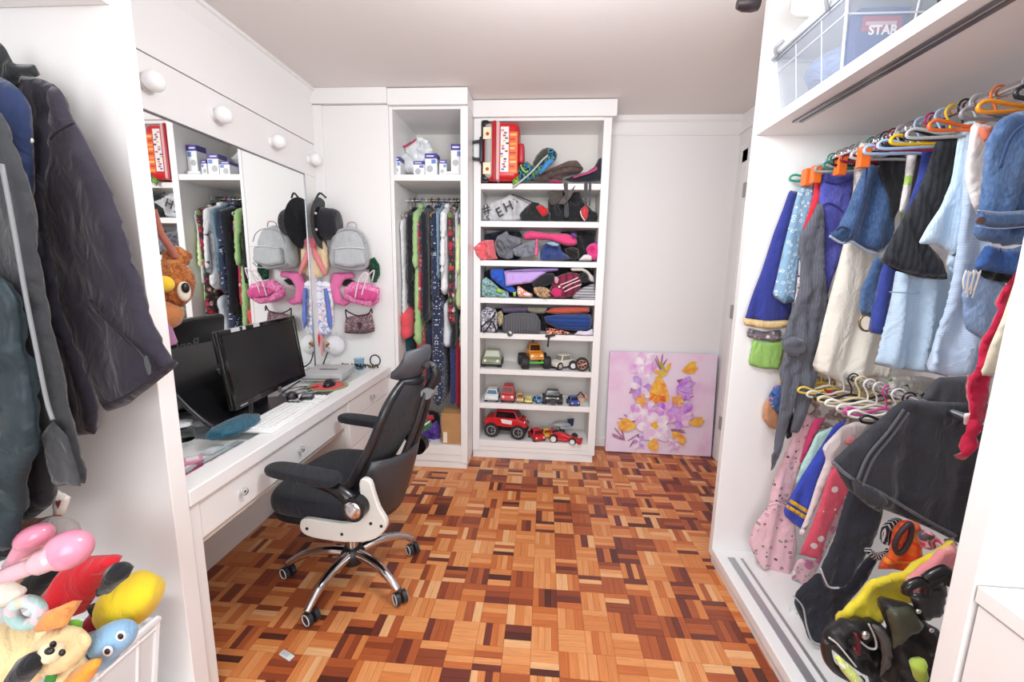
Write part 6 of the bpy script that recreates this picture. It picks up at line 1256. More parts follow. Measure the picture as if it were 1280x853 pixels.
ordn = ['first', 'second', 'third', 'fourth', 'fifth', 'sixth', 'seventh', 'eighth', 'ninth', 'tenth', 'eleventh', 'twelfth', 'thirteenth', 'fourteenth', 'fifteenth', 'sixteenth', 'seventeenth', 'eighteenth', 'nineteenth', 'twentieth', 'twenty-first', 'twenty-second', 'twenty-third', 'twenty-fourth']
for i, (y, c, nm) in enumerate(HY):
    h = hanger('%s hanger, %s along the upper rail from its far end' % (nm, ordn[i]), (1.10, y, 1.80), c, 'y', 0, 'hangers on the upper rail of the open wardrobe', w=0.15, drop=0.06, clips='clip' in nm, rz=0.12*math.sin(i*2.1))
# orange clip blocks seen in a row at the far end
# lower rail garments
T7 = lambda p: K(930, 500, 3.875, p)
def glo(name, lab, pts, mat, Y, **k): return gar(name, lab, pts, mat, Y, group=GLo, **k)
PKP = FAB('eec2cc', 'rings', cols=['5a4a52', 'b06a80', '8a8a6a', 'c88a9a', '6a5a62'], sc=42, thr=0.22, var=0.05)
o, pl = glo('pink_print_dress', 'pale pink dress with small dark prints farthest left on the lower rail', T7([(290, 60), (355, 85), (335, 150), (300, 230), (280, 300), (255, 400), (215, 515), (245, 600), (258, 700), (252, 790), (235, 853), (150, 850), (70, 800), (22, 690), (55, 600), (118, 515), (138, 400), (190, 280), (240, 165)]), PKP, 1.74, T=0.020, A=0.016, F=11)
strap('waist_ruffle', T7([(120, 512), (160, 500), (200, 518), (222, 522)]), off(pl, 0.034), 0.005, PKP, o)
glo('mint_shirt', 'mint green shirt beside the pale pink dress', T7([(350, 165), (430, 128), (440, 170), (380, 250), (330, 340), (290, 400), (260, 432), (250, 400), (280, 310), (320, 230)]), FAB('c4ece4', var=0.04), 1.69, T=0.010)
glo('pink_collar_shirt', 'deep pink shirt between the pale pink dress and the mint shirt', T7([(340, 90), (400, 85), (360, 150), (320, 240), (290, 300), (272, 310), (285, 240), (310, 160)]), FAB('d8467a'), 1.715, T=0.008)
BL = FAB('4052c4', rough=0.7)
o, pl = glo('blue_football_shirt', 'royal blue top with two yellow stripes on the lower rail', T7([(500, 95), (470, 150), (420, 190), (390, 240), (402, 285), (375, 370), (345, 450), (305, 585), (280, 628), (235, 600), (195, 560), (190, 532), (240, 440), (300, 340), (360, 245), (395, 190), (440, 120)]), BL, 1.65, T=0.016)
for a, b in (((222, 482, 335, 560), (212, 512, 322, 588)),): pass
cloth('yellow_stripe', T7([(226, 480), (330, 546), (325, 566), (216, 496)]), FAB('f2bd2a'), off(pl, 0.022), T=0.004, parent=o, A=0.004)
cloth('yellow_stripe', T7([(210, 506), (320, 572), (312, 592), (200, 522)]), FAB('f2bd2a'), off(pl, 0.022), T=0.004, parent=o, A=0.004)
WH2 = FAB('f2e6e8', var=0.04)
o, pl = glo('white_pink_jacket', 'white jacket with pink bird prints beside the royal blue top', T7([(470, 130), (540, 105), (610, 112), (560, 165), (500, 210), (440, 275), (432, 330), (380, 460), (330, 570), (292, 666), (268, 655), (310, 540), (350, 410), (398, 290), (378, 230)]), WH2, 1.60, T=0.014)
cloth('pink_print', T7([(495, 190), (540, 175), (545, 200), (515, 225), (492, 215)]), FAB('ee8a96'), off(pl, 0.02), T=0.003, parent=o, A=0)
o, pl = glo('coral_dotted_dress', 'coral dress with white flower dots on the lower rail', T7([(430, 320), (480, 360), (520, 400), (500, 470), (450, 550), (400, 660), (362, 772), (315, 765), (268, 752), (310, 655), (360, 520), (395, 410)]), FAB('ee5f76', 'dots', c2='f8e4e8', sc=19, thr=0.24), 1.55, T=0.014)
o, pl = glo('pink_floral_skirt', 'soft pink floral skirt beneath the coral dress', T7([(500, 410), (525, 450), (480, 570), (400, 730), (340, 853), (300, 900), (232, 880), (232, 830), (265, 770), (355, 778), (410, 640), (460, 520)]), FAB('f2c4d4', 'floral', cols=['f8eef2', 'd88ab0', 'a8b8a0'], sc=24, thr=0.42), 1.58, T=0.012)
Tg = lambda p: K(900, 460, 2.171, p)
glo('aqua_hem', 'aqua cloth showing at the bottom left of the wardrobe', Tg([(130, 560), (190, 590), (192, 640), (150, 648), (113, 622), (118, 590)]), FAB('b4e6e0', var=0.05), 1.70, T=0.014, cr=0.012)
glo('white_print_cloth', 'white cloth with teal prints on the wardrobe floor', Tg([(190, 640), (222, 655), (226, 712), (205, 722), (184, 700)]), FAB('e8ecec', 'floral', cols=['5fb4a8', '3a4a5a', 'f0f0f0'], sc=30, thr=0.35), 1.50, T=0.02, cr=0.012)
# cap hanging on the far side panel
cpp = rk('tan_sun_hat', 'tan brimmed cap with a blue flowery crown on the side panel', 'cap', K(920, 380, 4.74, [(185, 560), (235, 600), (255, 660), (245, 745), (200, 738), (155, 680), (162, 610)]), FAB('c9926c', rough=0.7), 1.835, 0.012)
cloth('floral_crown', K(920, 380, 4.74, [(232, 482), (275, 478), (290, 540), (270, 640), (245, 650), (200, 600), (192, 545)]), FAB('4a6aa8', 'floral', cols=['b4d0ec', 'c87a8a', '2a3a6a'], sc=60, thr=0.42), ('y', 1.82), T=0.022, parent=cpp)
glo('black_belt', 'black belt behind the long grey trousers above the lower rail', [(985, 500), (992, 515), (990, 545), (984, 550), (980, 530)], FAB('1b1c22'), 1.75, T=0.006)
# heap behind the lower hangers
glo('beige_heap', 'beige and grey clothes bundled behind the lower hangers', [(1012, 468), (1060, 478), (1110, 480), (1130, 500), (1100, 530), (1030, 540), (1005, 530), (1000, 500)], FAB('b8a8a0', 'patches', sc=14, cols=['d4c8c0', '8a7a76', 'b09a94', 'e4dcd6']), 1.80, T=0.03, cr=0.02)
glo('red_hanging_tag', 'small dark red cloth corner above the lower hangers', [(1028, 486), (1048, 490), (1042, 500)], FAB('9a1c30'), 1.62, T=0.004)
glo('leaf_print_blouse', 'white top with green leaves above the black denim skirt', [(1110, 472), (1150, 470), (1172, 474), (1180, 500), (1150, 500), (1112, 502)], FAB('d4ccc4', 'floral', cols=['2f6a3a', '4f8a4a', '1f4a2a', 'e8e4dc'], sc=22, thr=0.5), 1.42, T=0.018)
glo('grey_cotton_shirt', 'grey cotton top hanging above the right of the black denim skirt', [(1170, 472), (1214, 470), (1222, 520), (1180, 512), (1150, 500)], FAB('5a5860'), 1.34, T=0.018)
for i, (y, c, nm) in enumerate([(1.80, 'f2c83a', 'yellow'), (1.75, 'f2c83a', 'yellow'), (1.70, 'e9e2d4', 'cream'), (1.66, 'f0d05a', 'pale yellow'), (1.62, 'e4e0da', 'white'), (1.58, '2a2a2e', 'black'), (1.54, 'e6d8a8', 'beige'), (1.50, 'f4f2ee', 'white'), (1.46, 'e9e4dc', 'cream'), (1.42, 'd84a9a', 'pink'), (1.38, 'f4f2ee', 'white'), (1.34, '2a2a2e', 'black')]):
    hanger('%s hanger, %s along the lower rail from its far end' % (nm, ordn[i]), (1.12, y, 0.985), c, 'y', 0, 'hangers on the lower rail of the open wardrobe', w=0.13, drop=0.06, rz=0.1*math.sin(i*1.7))
# black denim skirt, black jacket sleeves
BD = FAB('34353c', 'denim', c2='3f4048', bump=0.6, weave=420)
o, pl = glo('black_denim_skirt', 'big black denim skirt spread in front of the lower rail', [(1128, 499), (1170, 502), (1250, 506), (1245, 560), (1235, 630), (1220, 690), (1176, 668), (1150, 655), (1112, 640), (1080, 628), (1060, 612), (1048, 592), (1040, 577), (1058, 560), (1090, 532)], BD, 1.22, T=0.020, A=0.014, F=7, cr=0.006)
for p in ([(1130, 512), (1110, 540), (1085, 570), (1072, 600)], [(1136, 516), (1116, 544), (1092, 574), (1079, 604)]): strap('stitched_seam', p, off(pl, 0.024), 0.0035, FAB('5f6068', bump=1), o)
strap('frayed_hem', [(1041, 578), (1056, 592), (1075, 604), (1100, 616), (1130, 634), (1160, 652), (1194, 670)], off(pl, 0.012), 0.006, FAB('6a6b72', bump=1), o)
cloth('inner_flap', [(1062, 594), (1080, 604), (1100, 614), (1112, 628), (1098, 640), (1084, 632), (1068, 618)], FAB('3a3b42'), off(pl, 0.016), T=0.008, parent=o)
cloth('size_label', [(1206, 518), (1214, 517), (1213, 532), (1205, 531)], PL('f0eef0', 0.5), off(pl, 0.022), T=0.002, parent=o, A=0)
T8 = lambda p: K(1010, 630, 3.824, p)
BK = FAB('2b2d38')
o, pl = glo('black_jacket', 'black sweater with pale cuff piping drooping below the denim skirt', T8([(190, -60), (230, -70), (350, -20), (362, 40), (335, 130), (300, 210), (250, 290), (190, 370), (150, 402), (95, 412), (65, 370), (60, 308), (95, 240), (130, 150)]), BK, 1.30, T=0.026, A=0.012, cr=0.006, R=0.04)
strap('cuff_piping', T8([(60, 310), (75, 350), (95, 392), (120, 403), (148, 402)]), off(pl, 0.02), 0.003, PL('c9cad4', 0.6), o)
o, pl = glo('black_trousers_draped', 'black leg with pale hem piping falling to the wardrobe floor', Tg([(205, 610), (240, 580), (270, 555), (300, 590), (330, 596), (420, 500), (430, 520), (410, 560), (340, 650), (300, 700), (275, 752), (245, 745), (226, 695), (200, 640)]), BK, 1.36, T=0.026, A=0.012, cr=0.008, R=0.04)
o.name = 'black_leggings'
strap('hem_piping', Tg([(200, 620), (225, 650), (235, 700), (250, 740), (276, 752)]), off(pl, 0.02), 0.003, PL('b8bac8', 0.6), o)
# heap at the bottom right
o, pl = glo('orange_red_scarf', 'orange and red scarf on top of the heap', T8([(405, 150), (470, 78), (530, 90), (548, 160), (545, 250), (505, 300), (440, 330), (366, 345), (362, 300), (395, 235)]), FAB('f0582a', 'patches', sc=12, cols=['e8342a', 'f2702a', 'ef4a26', 'f79a3a', 'ee5a2c'], rough=0.6), 1.20, T=0.03, cr=0.02)
strap('dark_loop', T8([(430, 240), (415, 200), (440, 140), (490, 95), (490, 160), (460, 220), (430, 240)]), off(pl, 0.04), 0.007, PL('3a2a34', 0.5), o)
for k_, p in enumerate(([(365, 175), (375, 120), (420, 85), (450, 95)], [(285, 220), (320, 250), (370, 245), (395, 225)], [(370, 190), (390, 130), (430, 100)])): strap('striped_strap', T8(p), ('y', 1.24), 0.011, FAB('2a2c34', 'stripes', c2='d4d6de', sc=120, thr=0.3), label=['black strap with white piping curving above the orange scarf', 'black piped strap looping left of the orange scarf', 'short black piped strap right beside the orange scarf'][k_], cat='strap')
rk('pink_plastic_scrap', 'small pink and white printed scraps beneath the denim skirt', 'clothes', T8([(545, 150), (600, 140), (640, 180), (700, 160), (705, 190), (600, 230), (545, 215)]), FAB('e87a94', 'patches', sc=24, cols=['f0e6ea', 'd8506e', 'f0a8b8', '6a5a62']), 1.16, 0.02, cr=0.02)
YE = FAB('f0dc3a', rough=0.6, var=0.06)
o, pl = glo('yellow_pink_beach_dress', 'yellow to pink tie dye cloth spread over the heap', T8([(300, 360), (380, 345), (470, 320), (560, 250), (640, 205), (705, 175), (715, 260), (690, 350), (600, 430), (500, 480), (370, 500), (362, 575), (280, 565), (200, 560), (150, 602), (130, 560), (180, 495), (250, 440)]), YE, 1.12, T=0.022, cr=0.02, F=9, A=0.016, ang=1.1)
cloth('pink_part', T8([(545, 290), (640, 215), (705, 178), (712, 260), (690, 345), (600, 425), (520, 440), (480, 420), (470, 370)]), FAB('f4a09c', 'patches', sc=5, cols=['f49aa0', 'f6b49a', 'f3a0a4', 'f7c88a']), off(pl, 0.036), T=0.012, parent=o, cr=0.008)
VIN = FAB('2a2829', rough=0.42, var=0.05, sheen=0, bump=0.15, wr=0.35)
hb = rk('black_vinyl_handbag', 'shiny black vinyl handbag with big buckle handle in the bottom heap', 'handbag', T8([(362, 490), (430, 478), (500, 484), (530, 530), (580, 580), (625, 600), (625, 690), (600, 853), (340, 860), (400, 740), (412, 650), (372, 560)]), VIN, 1.02, 0.035, cr=0.016, R=0.035)
for p in ([(470, 430), (480, 395), (540, 372), (565, 395), (560, 430)], [(560, 362), (600, 335), (655, 315), (672, 345), (662, 385)], [(565, 400), (590, 380), (640, 355), (660, 345)]): strap('buckle_handle', T8(p), ('y', 0.965), 0.011, PL('1c1a1b', 0.2), hb)
cloth('buckle_plate', T8([(480, 430), (560, 425), (585, 400), (650, 385), (665, 400), (640, 540), (600, 550), (540, 560), (515, 520)]), PL('343234', 0.28), ('y', 0.975), T=0.014, parent=hb, A=0.002)
cloth('front_panel', T8([(368, 500), (500, 488), (540, 560), (560, 585), (440, 670), (410, 700), (400, 620)]), FAB('4a4a3c', rough=0.3, sheen=0, bump=0.1), ('y', 0.968), T=0.012, parent=hb, A=0.002)
for u, v in ((528, 515), (590, 605)): MB().ell(U(*T8([(u, v)])[0], ('y', 0.95)), (0.006, 0.004, 0.006)).build('rivet', CHROME, hb, world=True, smooth=2)
hb2 = rk('black_satchel', 'black satchel with curved flaps and white stitching in the bottom heap', 'handbag', T8([(182, 566), (260, 562), (345, 572), (395, 620), (408, 700), (390, 780), (340, 835), (280, 825), (200, 770), (100, 690), (78, 650), (110, 610), (150, 600)]), VIN, 1.07, 0.028, cr=0.018, R=0.03)
cloth('curved_flap', T8([(300, 572), (360, 590), (400, 650), (402, 740), (370, 800), (340, 830), (355, 740), (345, 660)]), FAB('5a5654', rough=0.35, sheen=0), ('y', 1.01), T=0.016, parent=hb2)
strap('stitching', T8([(100, 640), (140, 670), (190, 730), (230, 780)]), ('y', 1.012), 0.0025, PL('d0ccc8', 0.6), hb2)
strap('stitching', T8([(290, 575), (320, 640), (325, 690), (290, 690), (240, 650)]), ('y', 1.012), 0.0025, PL('b4b0ac', 0.6), hb2)
strap('strap_loop', T8([(85, 650), (90, 720), (120, 780), (200, 830), (260, 850)]), ('y', 1.015), 0.012, PL('242222', 0.3), hb2)
MB().ell(U(*T8([(275, 630)])[0], ('y', 1.005)), (0.010, 0.006, 0.012)).build('stud', CHROME, hb2, world=True, smooth=2)
strap('dark_red_loop', T8([(225, 620), (240, 660), (240, 720), (222, 690)]), ('y', 1.01), 0.005, PL('5a1020', 0.4), hb2)
rk('lime_pouch', 'lime green pouch at the right bottom of the heap', 'pouch', T8([(488, 772), (520, 750), (565, 745), (575, 830), (540, 875), (505, 830)]), FAB('bcd65a'), 0.93, 0.02, cr=0.008)
rk('lime_white_strap_bag', 'lime and white printed cloth curving under the black satchel', 'clothes', T8([(128, 715), (165, 740), (215, 790), (270, 850), (220, 870), (160, 800), (130, 750)]), FAB('d4e47a', 'floral', cols=['f4f4ee', 'a8c43a', 'eef0e0'], sc=50, thr=0.4), 1.0, 0.015)
rk('dark_bag_below', 'dark bag filling the gap under the handbags', 'bag', T8([(300, 800), (400, 740), (560, 640), (620, 690), (610, 880), (300, 885)]), FAB('1f1e20', rough=0.6), 1.12, 0.03, cr=0.01)

# ================================================================== TOP SHELF: storage box and gear
bxs = thing('clear_storage_box', 'large clear plastic storage box with lid on the top shelf', 'storage box', (1.12, 1.64, 1.929))
tp = frosted('clear_plastic', 0.66, (0.62, 0.66, 0.74, 1), 0.12); FROST = PL('eceef2', 0.3)
X0, X1_, Y0, Y1 = -0.27, 0.25, -0.19, 0.20
def taper(z, g): return [(X0+g, Y0+g), (X1_-g, Y0+g), (X1_-g, Y1-g), (X0+g, Y1-g)]
mb = MB(); zs = [(0.012, 0.030), (0.235, 0.0)]
q = [(x, y, z) for z, g in zs for x, y in taper(z, g)]; q2 = [(x, y, z) for z, g in zs for x, y in taper(z, g+0.003)]
mb.add(q, [(0, 1, 5, 4), (1, 2, 6, 5), (2, 3, 7, 6), (3, 0, 4, 7), (3, 2, 1, 0)]); mb.build('tub', tp, bxs)
mb = MB()
for z, g, r_ in ((0.235, -0.008, 0.008), (0.225, -0.002, 0.005), (0.02, 0.028, 0.006)): mb.tube([(x, y, z) for x, y in taper(z, g)], r_, 6, True)
for (x, y), (x2, y2) in zip(taper(0, 0.028), taper(0, 0.0)): mb.tube([(x, y, 0.02), (x2, y2, 0.232)], 0.0045, 6)
for s in (-0.07, 0.07): mb.tube([(X0+0.027, s, 0.02), (X0, s, 0.232)], 0.0018, 5).tube([(s, Y0+0.027, 0.02), (s, Y0, 0.232)], 0.003, 5)
mb.tube([(X0+0.006, Y0, 0.18), (X0+0.006, Y1, 0.18)], 0.003, 5).tube([(X0, Y0+0.006, 0.18), (X1_, Y0+0.006, 0.18)], 0.003, 5)
mb.build('rims_and_ribs', frosted('frosted_rib', 0.35, (0.75, 0.78, 0.84, 1), 0.2), bxs, smooth=True)
MB().rbox(X0-0.012, X1_+0.012, Y0-0.012, Y1+0.012, 0.238, 0.262, 0.008, 2).rbox(X0+0.05, X1_-0.05, Y0+0.05, Y1-0.05, 0.262, 0.270, 0.004, 1).build('lid', PL('e6eaf0', 0.25), bxs, smooth=True)
for y in (Y0+0.05, Y1-0.05): MB().tube(spl([Vector((X0-0.012, y-0.02, 0.262)), Vector((X0-0.03, y, 0.245)), Vector((X0-0.012, y+0.02, 0.225))]), 0.006, 6).build('latch', PL('9fa2a8', 0.3), bxs, smooth=2)
for x, y in ((X0+0.06, Y0+0.06), (X1_-0.06, Y0+0.06), (X0+0.06, Y1-0.06), (X1_-0.06, Y1-0.06)): MB().cyl((x, y, 0), 0.012, 0.014, seg=10).build('foot', PL('3a3b40', 0.5), bxs)
MB().ell((-0.10, -0.01, 0.10), (0.21, 0.165, 0.09), noise=0.05, nf=12, seed=3).build('jeans_inside', FAB('5a74a4', 'denim', c2='8aa0c8'), label='blue jeans bundled inside the clear storage box', cat='clothes').location = (1.085, 1.645, 1.946)
px__ = U(1098, 42, ('y', 1.49)); sb = thing('blue_printed_box', 'blue printed box inside the clear storage box', 'box', (float(px__[0]), 1.475, 1.945))
MB().box(-0.07, 0.07, 0, 0.05, 0, 0.19).build('body', PL('3a5a98', 0.4), sb, bevel=0.002); MB().box(-0.06, 0.05, -0.002, 0, 0.125, 0.165).build('red_field', PL('a84a68', 0.4), sb)
text('lettering', 'STAR', 0.035, PL('f2f2f4', 0.4), (0.0, -0.003, float(px__[2])-1.945), (PI/2, 0, 0), sb, world=False, bold=0.001)
MB().box(-0.05, 0.035, -0.0035, -0.002, 0.14, 0.150).build('print_line', PL('c9a8b8', 0.4), sb)
pn_ = U(941, 4, ('y', 1.66))
vc = thing('white_appliance', 'white cylinder shaped appliance with black nozzle lying on the storage box', 'appliance', (0.90, 1.66, 2.2005))
MB().lathe([(0.0, -0.16), (0.03, -0.155), (0.045, -0.13), (0.052, -0.06), (0.055, 0.05), (0.05, 0.13), (0.0, 0.14)], (0.06, 0, 0.056), 'x', 24).build('body', PL('f0eee8', 0.3), vc, smooth=2)
MB().lathe([(0.016, -0.05), (0.024, -0.03), (0.026, 0.0), (0.022, 0.02), (0.0, 0.02)], (float(pn_[0])-0.90, 0, float(pn_[2])-2.2005), 'x', 20).build('nozzle', PL('2a2024', 0.35), vc, smooth=True)
MB().tube([(0.0, -0.03, 0.012), (0.13, -0.03, 0.012)], 0.006, 6).build('foot_rail', PL('c9c8c4', 0.4), vc)
wh = thing('scooter_wheel', 'black rubber wheel with pale rim on the top shelf at the right', 'wheel', (0.99, 1.20, 1.929), math.radians(15))
tr = [Vector((0.085*math.cos(k*PI/14), 0, 0.105+0.085*math.sin(k*PI/14))) for k in range(28)]
MB().tube(tr, 0.020, 10, True).build('tire', PL('2a2a2c', 0.6), wh, smooth=2)
mb = MB().tube([Vector((0.062*math.cos(k*PI/14), 0, 0.105+0.062*math.sin(k*PI/14))) for k in range(28)], 0.008, 8, True)
for k in range(6): a = k*PI/3; mb.tube([(0, 0, 0.105), (0.06*math.cos(a), 0, 0.105+0.06*math.sin(a))], 0.006, 6)
mb.cyl((0, -0.018, 0.105), 0.015, 0.036, 'y', 12).build('rim', PL('c9c4b8', 0.35), wh, smooth=True)

# ================================================================== LEFT: coats
J1 = lambda p: K(0, 40, 2.943, p)
J2 = lambda p: K(0, 300, 2.665, p)
GJ = 'coats in the left wardrobe'
FLE = FAB('2d2935', var=0.06, bump=0.5, weave=350)
bodyp = J1([(45, 185), (60, 160), (100, 165), (150, 172), (190, 190), (205, 240), (200, 400), (180, 560), (170, 700)])+J2([(200, 200), (270, 420), (330, 560), (328, 610), (322, 648), (232, 660), (150, 560), (60, 300), (40, 0)])
pc = cloth('fleece_jacket', bodyp, FLE, ((-1.1, 0.935, 1.4), (0.08, 1, 0)), T=0.018, A=0.012, F=5, cr=0.01, cw=2.0, label='dark purple fleece jacket nearest the side panel', group=GJ, res=0.016, R=0.03)
slv = J1([(190, 186), (225, 215), (245, 290), (275, 345), (330, 440), (400, 580), (450, 720), (478, 850)])+J2([(440, 80), (500, 265), (550, 375), (590, 420), (500, 492), (420, 552), (342, 578), (300, 470), (250, 330), (190, 160), (165, 20)])+J1([(170, 760), (175, 600), (190, 430), (185, 300)])
sl = cloth('sleeve', slv, FLE, ((-1.0, 0.895, 1.4), (0.10, 1, 0)), T=0.020, A=0.006, F=6, parent=pc, cr=0.012, cw=2.0, R=0.03, res=0.016, ang=-0.3)
strap('pocket_zipper', J2([(300, 200), (350, 260), (400, 310), (455, 365), (485, 400)]), ((-1.0, 0.862, 1.4), (0.10, 1, 0)), 0.003, PL('17151c', 0.4), pc)
cloth('zip_pull', J2([(478, 390), (490, 385), (502, 420), (504, 445), (494, 452), (482, 420)]), PL('8f9096', 0.25, 0.7), ((-1.0, 0.858, 1.4), (0.10, 1, 0)), T=0.004, parent=pc, A=0)
strap('shoulder_seam', J1([(272, 335), (240, 350), (205, 372), (185, 395)]), ((-1.0, 0.866, 1.4), (0.10, 1, 0)), 0.0022, PL('221f29', 0.8), pc)
strap('cuff_seam', J2([(585, 402), (500, 465), (420, 520), (345, 553)]), ((-1.0, 0.866, 1.4), (0.10, 1, 0)), 0.0025, PL('26222e', 0.8), pc)
cloth('collar', J1([(-40, 30), (0, 38), (20, 60), (50, 118), (128, 118), (136, 165), (70, 162), (40, 195), (-40, 190)]), FAB('1f2426', rough=0.6), ((-1.0, 0.90, 1.4), (0.08, 1, 0)), T=0.012, parent=pc, cr=0.004)
MB().ell(U(*J1([(108, 398)])[0], ((-1.0, 0.86, 1.4), (0.1, 1, 0))), (0.008, 0.006, 0.007)).build('white_bead', PL('eae4dc', 0.3), pc, world=True, smooth=2)
hk_ = cloth('navy_jacket', J1([(-60, 160), (0, 165), (40, 185), (75, 215), (95, 260), (104, 330), (108, 450), (112, 600), (60, 700), (-60, 700)]), FAB('1f2f56', rough=0.75), ((-1.1, 0.86, 1.4), (0.08, 1, 0)), T=0.026, A=0.01, F=8, label='navy blue jacket shoulder between the fleece and the grey coat', group=GJ, R=0.05)
GC = FAB('36383c', var=0.08, rough=0.7, weave=200, bump=0.5)
gc = cloth('grey_coat', [(-150, 120), (0, 138), (10, 165), (26, 212), (38, 262), (46, 330), (58, 400), (74, 480), (86, 545), (104, 607), (84, 607), (70, 602), (60, 560), (40, 520), (20, 520), (-150, 520)], GC, ((-1.1, 0.775, 1.4), (0.08, 1, 0)), T=0.018, A=0.008, F=5, cr=0.010, cw=2.0, label='dark grey raincoat with a pale zipper at the left edge', group=GJ, res=0.016, R=0.035)
strap('zipper', [(2, 205), (18, 290), (32, 370), (46, 440), (58, 500), (66, 525)], ((-1.1, 0.742, 1.4), (0.08, 1, 0)), 0.004, PL('7f8285', 0.4), gc)
cloth('hem_corner', [(50, 545), (66, 526), (84, 545), (104, 607), (72, 608), (60, 590)], FAB('36383c', rough=0.7), ((-1.1, 0.752, 1.4), (0.08, 1, 0)), T=0.003, parent=gc, sm=0)
cloth('black_lower_coat', [(-150, 480), (20, 500), (60, 560), (66, 630), (40, 650), (22, 652), (15, 703), (-150, 712)], FAB('1d1f24', rough=0.7), ((-1.1, 0.80, 1.4), (0.08, 1, 0)), T=0.02, A=0.012, F=9, label='black coat hem hanging lowest at the left edge', group=GJ)
QT = FAB('26343a', rough=0.45, var=0.1, sheen=0.05)
qj = cloth('quilted_jacket', [(-150, 300), (0, 345), (16, 372), (22, 430), (40, 510), (44, 570), (32, 600), (24, 650), (18, 690), (-150, 705)], QT, ((-1.1, 0.725, 1.4), (0.08, 1, 0)), T=0.022, A=0.006, F=5, cr=0.022, label='shiny dark teal quilted jacket at the left edge below the grey coat', group=GJ, R=0.05)
for i, (y, c, nm) in enumerate([(0.93, '1d1d20', 'black hanger holding the purple fleece jacket'), (0.86, '6a4a30', 'brown hanger holding the navy jacket'), (0.78, '1d1d20', 'black hanger holding the grey raincoat')]): hanger(nm, (-1.32, y, 1.80), c, 'y', 0, 'hangers in the left wardrobe', w=0.17, drop=0.06)

# brown plush hanging at the left side of the mirror
pls = thing('brown_plush', 'brown plush animal with a yellow nose hung at the left edge of the mirror', 'soft toy', (-1.34, 1.30, 1.10))
PB = FAB('a8602e', 'patches', sc=30, cols=['8a4a20', 'b06a34', '9a5426', 'c07a40'], bump=1.0, weave=150); 
c0 = U(220, 350, ('x', -1.30))
def pe(px_, py_, X, r, m, nm, noise=0.0): MB().ell(tuple(U(px_, py_, ('x', X))), r, noise=noise, nf=14).build(nm, m, pls, world=True, smooth=2)
pe(217, 354, -1.30, (0.058, 0.066, 0.088), PB, 'head', 0.05); pe(206, 355, -1.24, (0.025, 0.028, 0.026), FAB('f0c838'), 'nose'); pe(230, 364, -1.25, (0.016, 0.024, 0.036), FAB('f0e6d4'), 'eye_patch'); pe(232, 360, -1.235, (0.010, 0.014, 0.018), BLACKP, 'eye')
pe(222, 322, -1.30, (0.03, 0.05, 0.04), PB, 'hair_tuft', 0.15); pe(205, 395, -1.30, (0.05, 0.06, 0.05), FAB('c07a4a', bump=1, weave=150), 'body', 0.05)
strap('hanging_ribbon', [(191, 262), (200, 290), (210, 306), (220, 322)], ('x', -1.28), 0.012, FAB('b06a58'), pls)
strap('limb', [(204, 400), (208, 415), (214, 430)], ('x', -1.28), 0.02, FAB('b47aa4'), pls)
strap('yellow_limb', [(198, 395), (200, 420), (202, 445)], ('x', -1.27), 0.010, FAB('e0c85a'), pls)

# ================================================================== LEFT: toy bin and soft toys
Fc = lambda p: K(0, 560, 2.91, p)
tb = thing('toy_bin', 'frosted white plastic bin with soft toys in the left foreground', 'bin', (-1.24, 0.70, 0.112))
rimz = 0.42
A_ = U(196, 775, ('z', rimz)); B_ = U(104, 853, ('z', rimz))
rx = max(A_[0], B_[0])
a_ = (A_[0], A_[1]); b_ = (A_[0]+(B_[0]-A_[0])*2.4, A_[1]+(B_[1]-A_[1])*2.4)
dv = np.array([b_[0]-a_[0], b_[1]-a_[1]]); dv /= np.linalg.norm(dv); nv = np.array([-dv[1], dv[0]]); 
if nv[0] > 0: nv = -nv
c_ = (a_[0]+nv[0]*0.36, a_[1]+nv[1]*0.36); d_ = (b_[0]+nv[0]*0.36, b_[1]+nv[1]*0.36)
top_ = [np.array(p) for p in (a_, b_, d_, c_)]; cen_ = sum(top_)/4; bot_ = [cen_+(p-cen_)*0.86 for p in top_]
mb = MB().add([(p[0], p[1], rimz) for p in top_]+[(p[0], p[1], 0.115) for p in bot_], [(0, 1, 5, 4), (1, 2, 6, 5), (2, 3, 7, 6), (3, 0, 4, 7), (4, 5, 6, 7)]); mb.build('tub', frosted('frosted_plastic', 0.35, (0.86, 0.87, 0.88, 1), 0.3), tb, world=True)
mb = MB().tube([(p[0], p[1], rimz) for p in top_], 0.011, 8, True).tube([(p[0], p[1], rimz-0.02) for p in top_], 0.006, 6, True)
for t_ in (0.12, 0.35, 0.6): 
    p = top_[0]+(top_[1]-top_[0])*t_; q_ = bot_[0]+(bot_[1]-bot_[0])*t_; mb.tube([(p[0], p[1], rimz), (q_[0], q_[1], 0.115)], 0.005, 5)
p, q_ = top_[0], bot_[0]; mb.tube([(p[0], p[1], rimz), (q_[0], q_[1], 0.115)], 0.008, 6)
mb.build('rim', PL('eef0f2', 0.35), tb, world=True, smooth=True)
def pblob(nm, lab, cat, u, v, Y, r, mat, rot=0.0, noise=0.0, nf=10):
    p = U(*Fc([(u, v)])[0], ('y', Y)); M_ = Matrix.Rotation(rot, 3, 'Y')
    return MB().ell(tuple(p), r, rot=M_, seg=26, rings=16, noise=noise, nf=nf, seed=int(u)).build(nm, mat, label=lab, cat=cat, smooth=2)
def sub(par, nm, u, v, Y, r, mat, rot=0.0, noise=0.0):
    p = U(*Fc([(u, v)])[0], ('y', Y)); M_ = Matrix.Rotation(rot, 3, 'Y')
    return MB().ell(tuple(p), r, rot=M_, seg=20, rings=12, noise=noise).build(nm, mat, par, world=True, smooth=2)
PLR = FAB('d81f2e', bump=0.6, weave=260, var=0.06); PLB = FAB('17171b', bump=0.8, weave=260); PLY = FAB('e8c828', bump=0.6, weave=260, var=0.06)
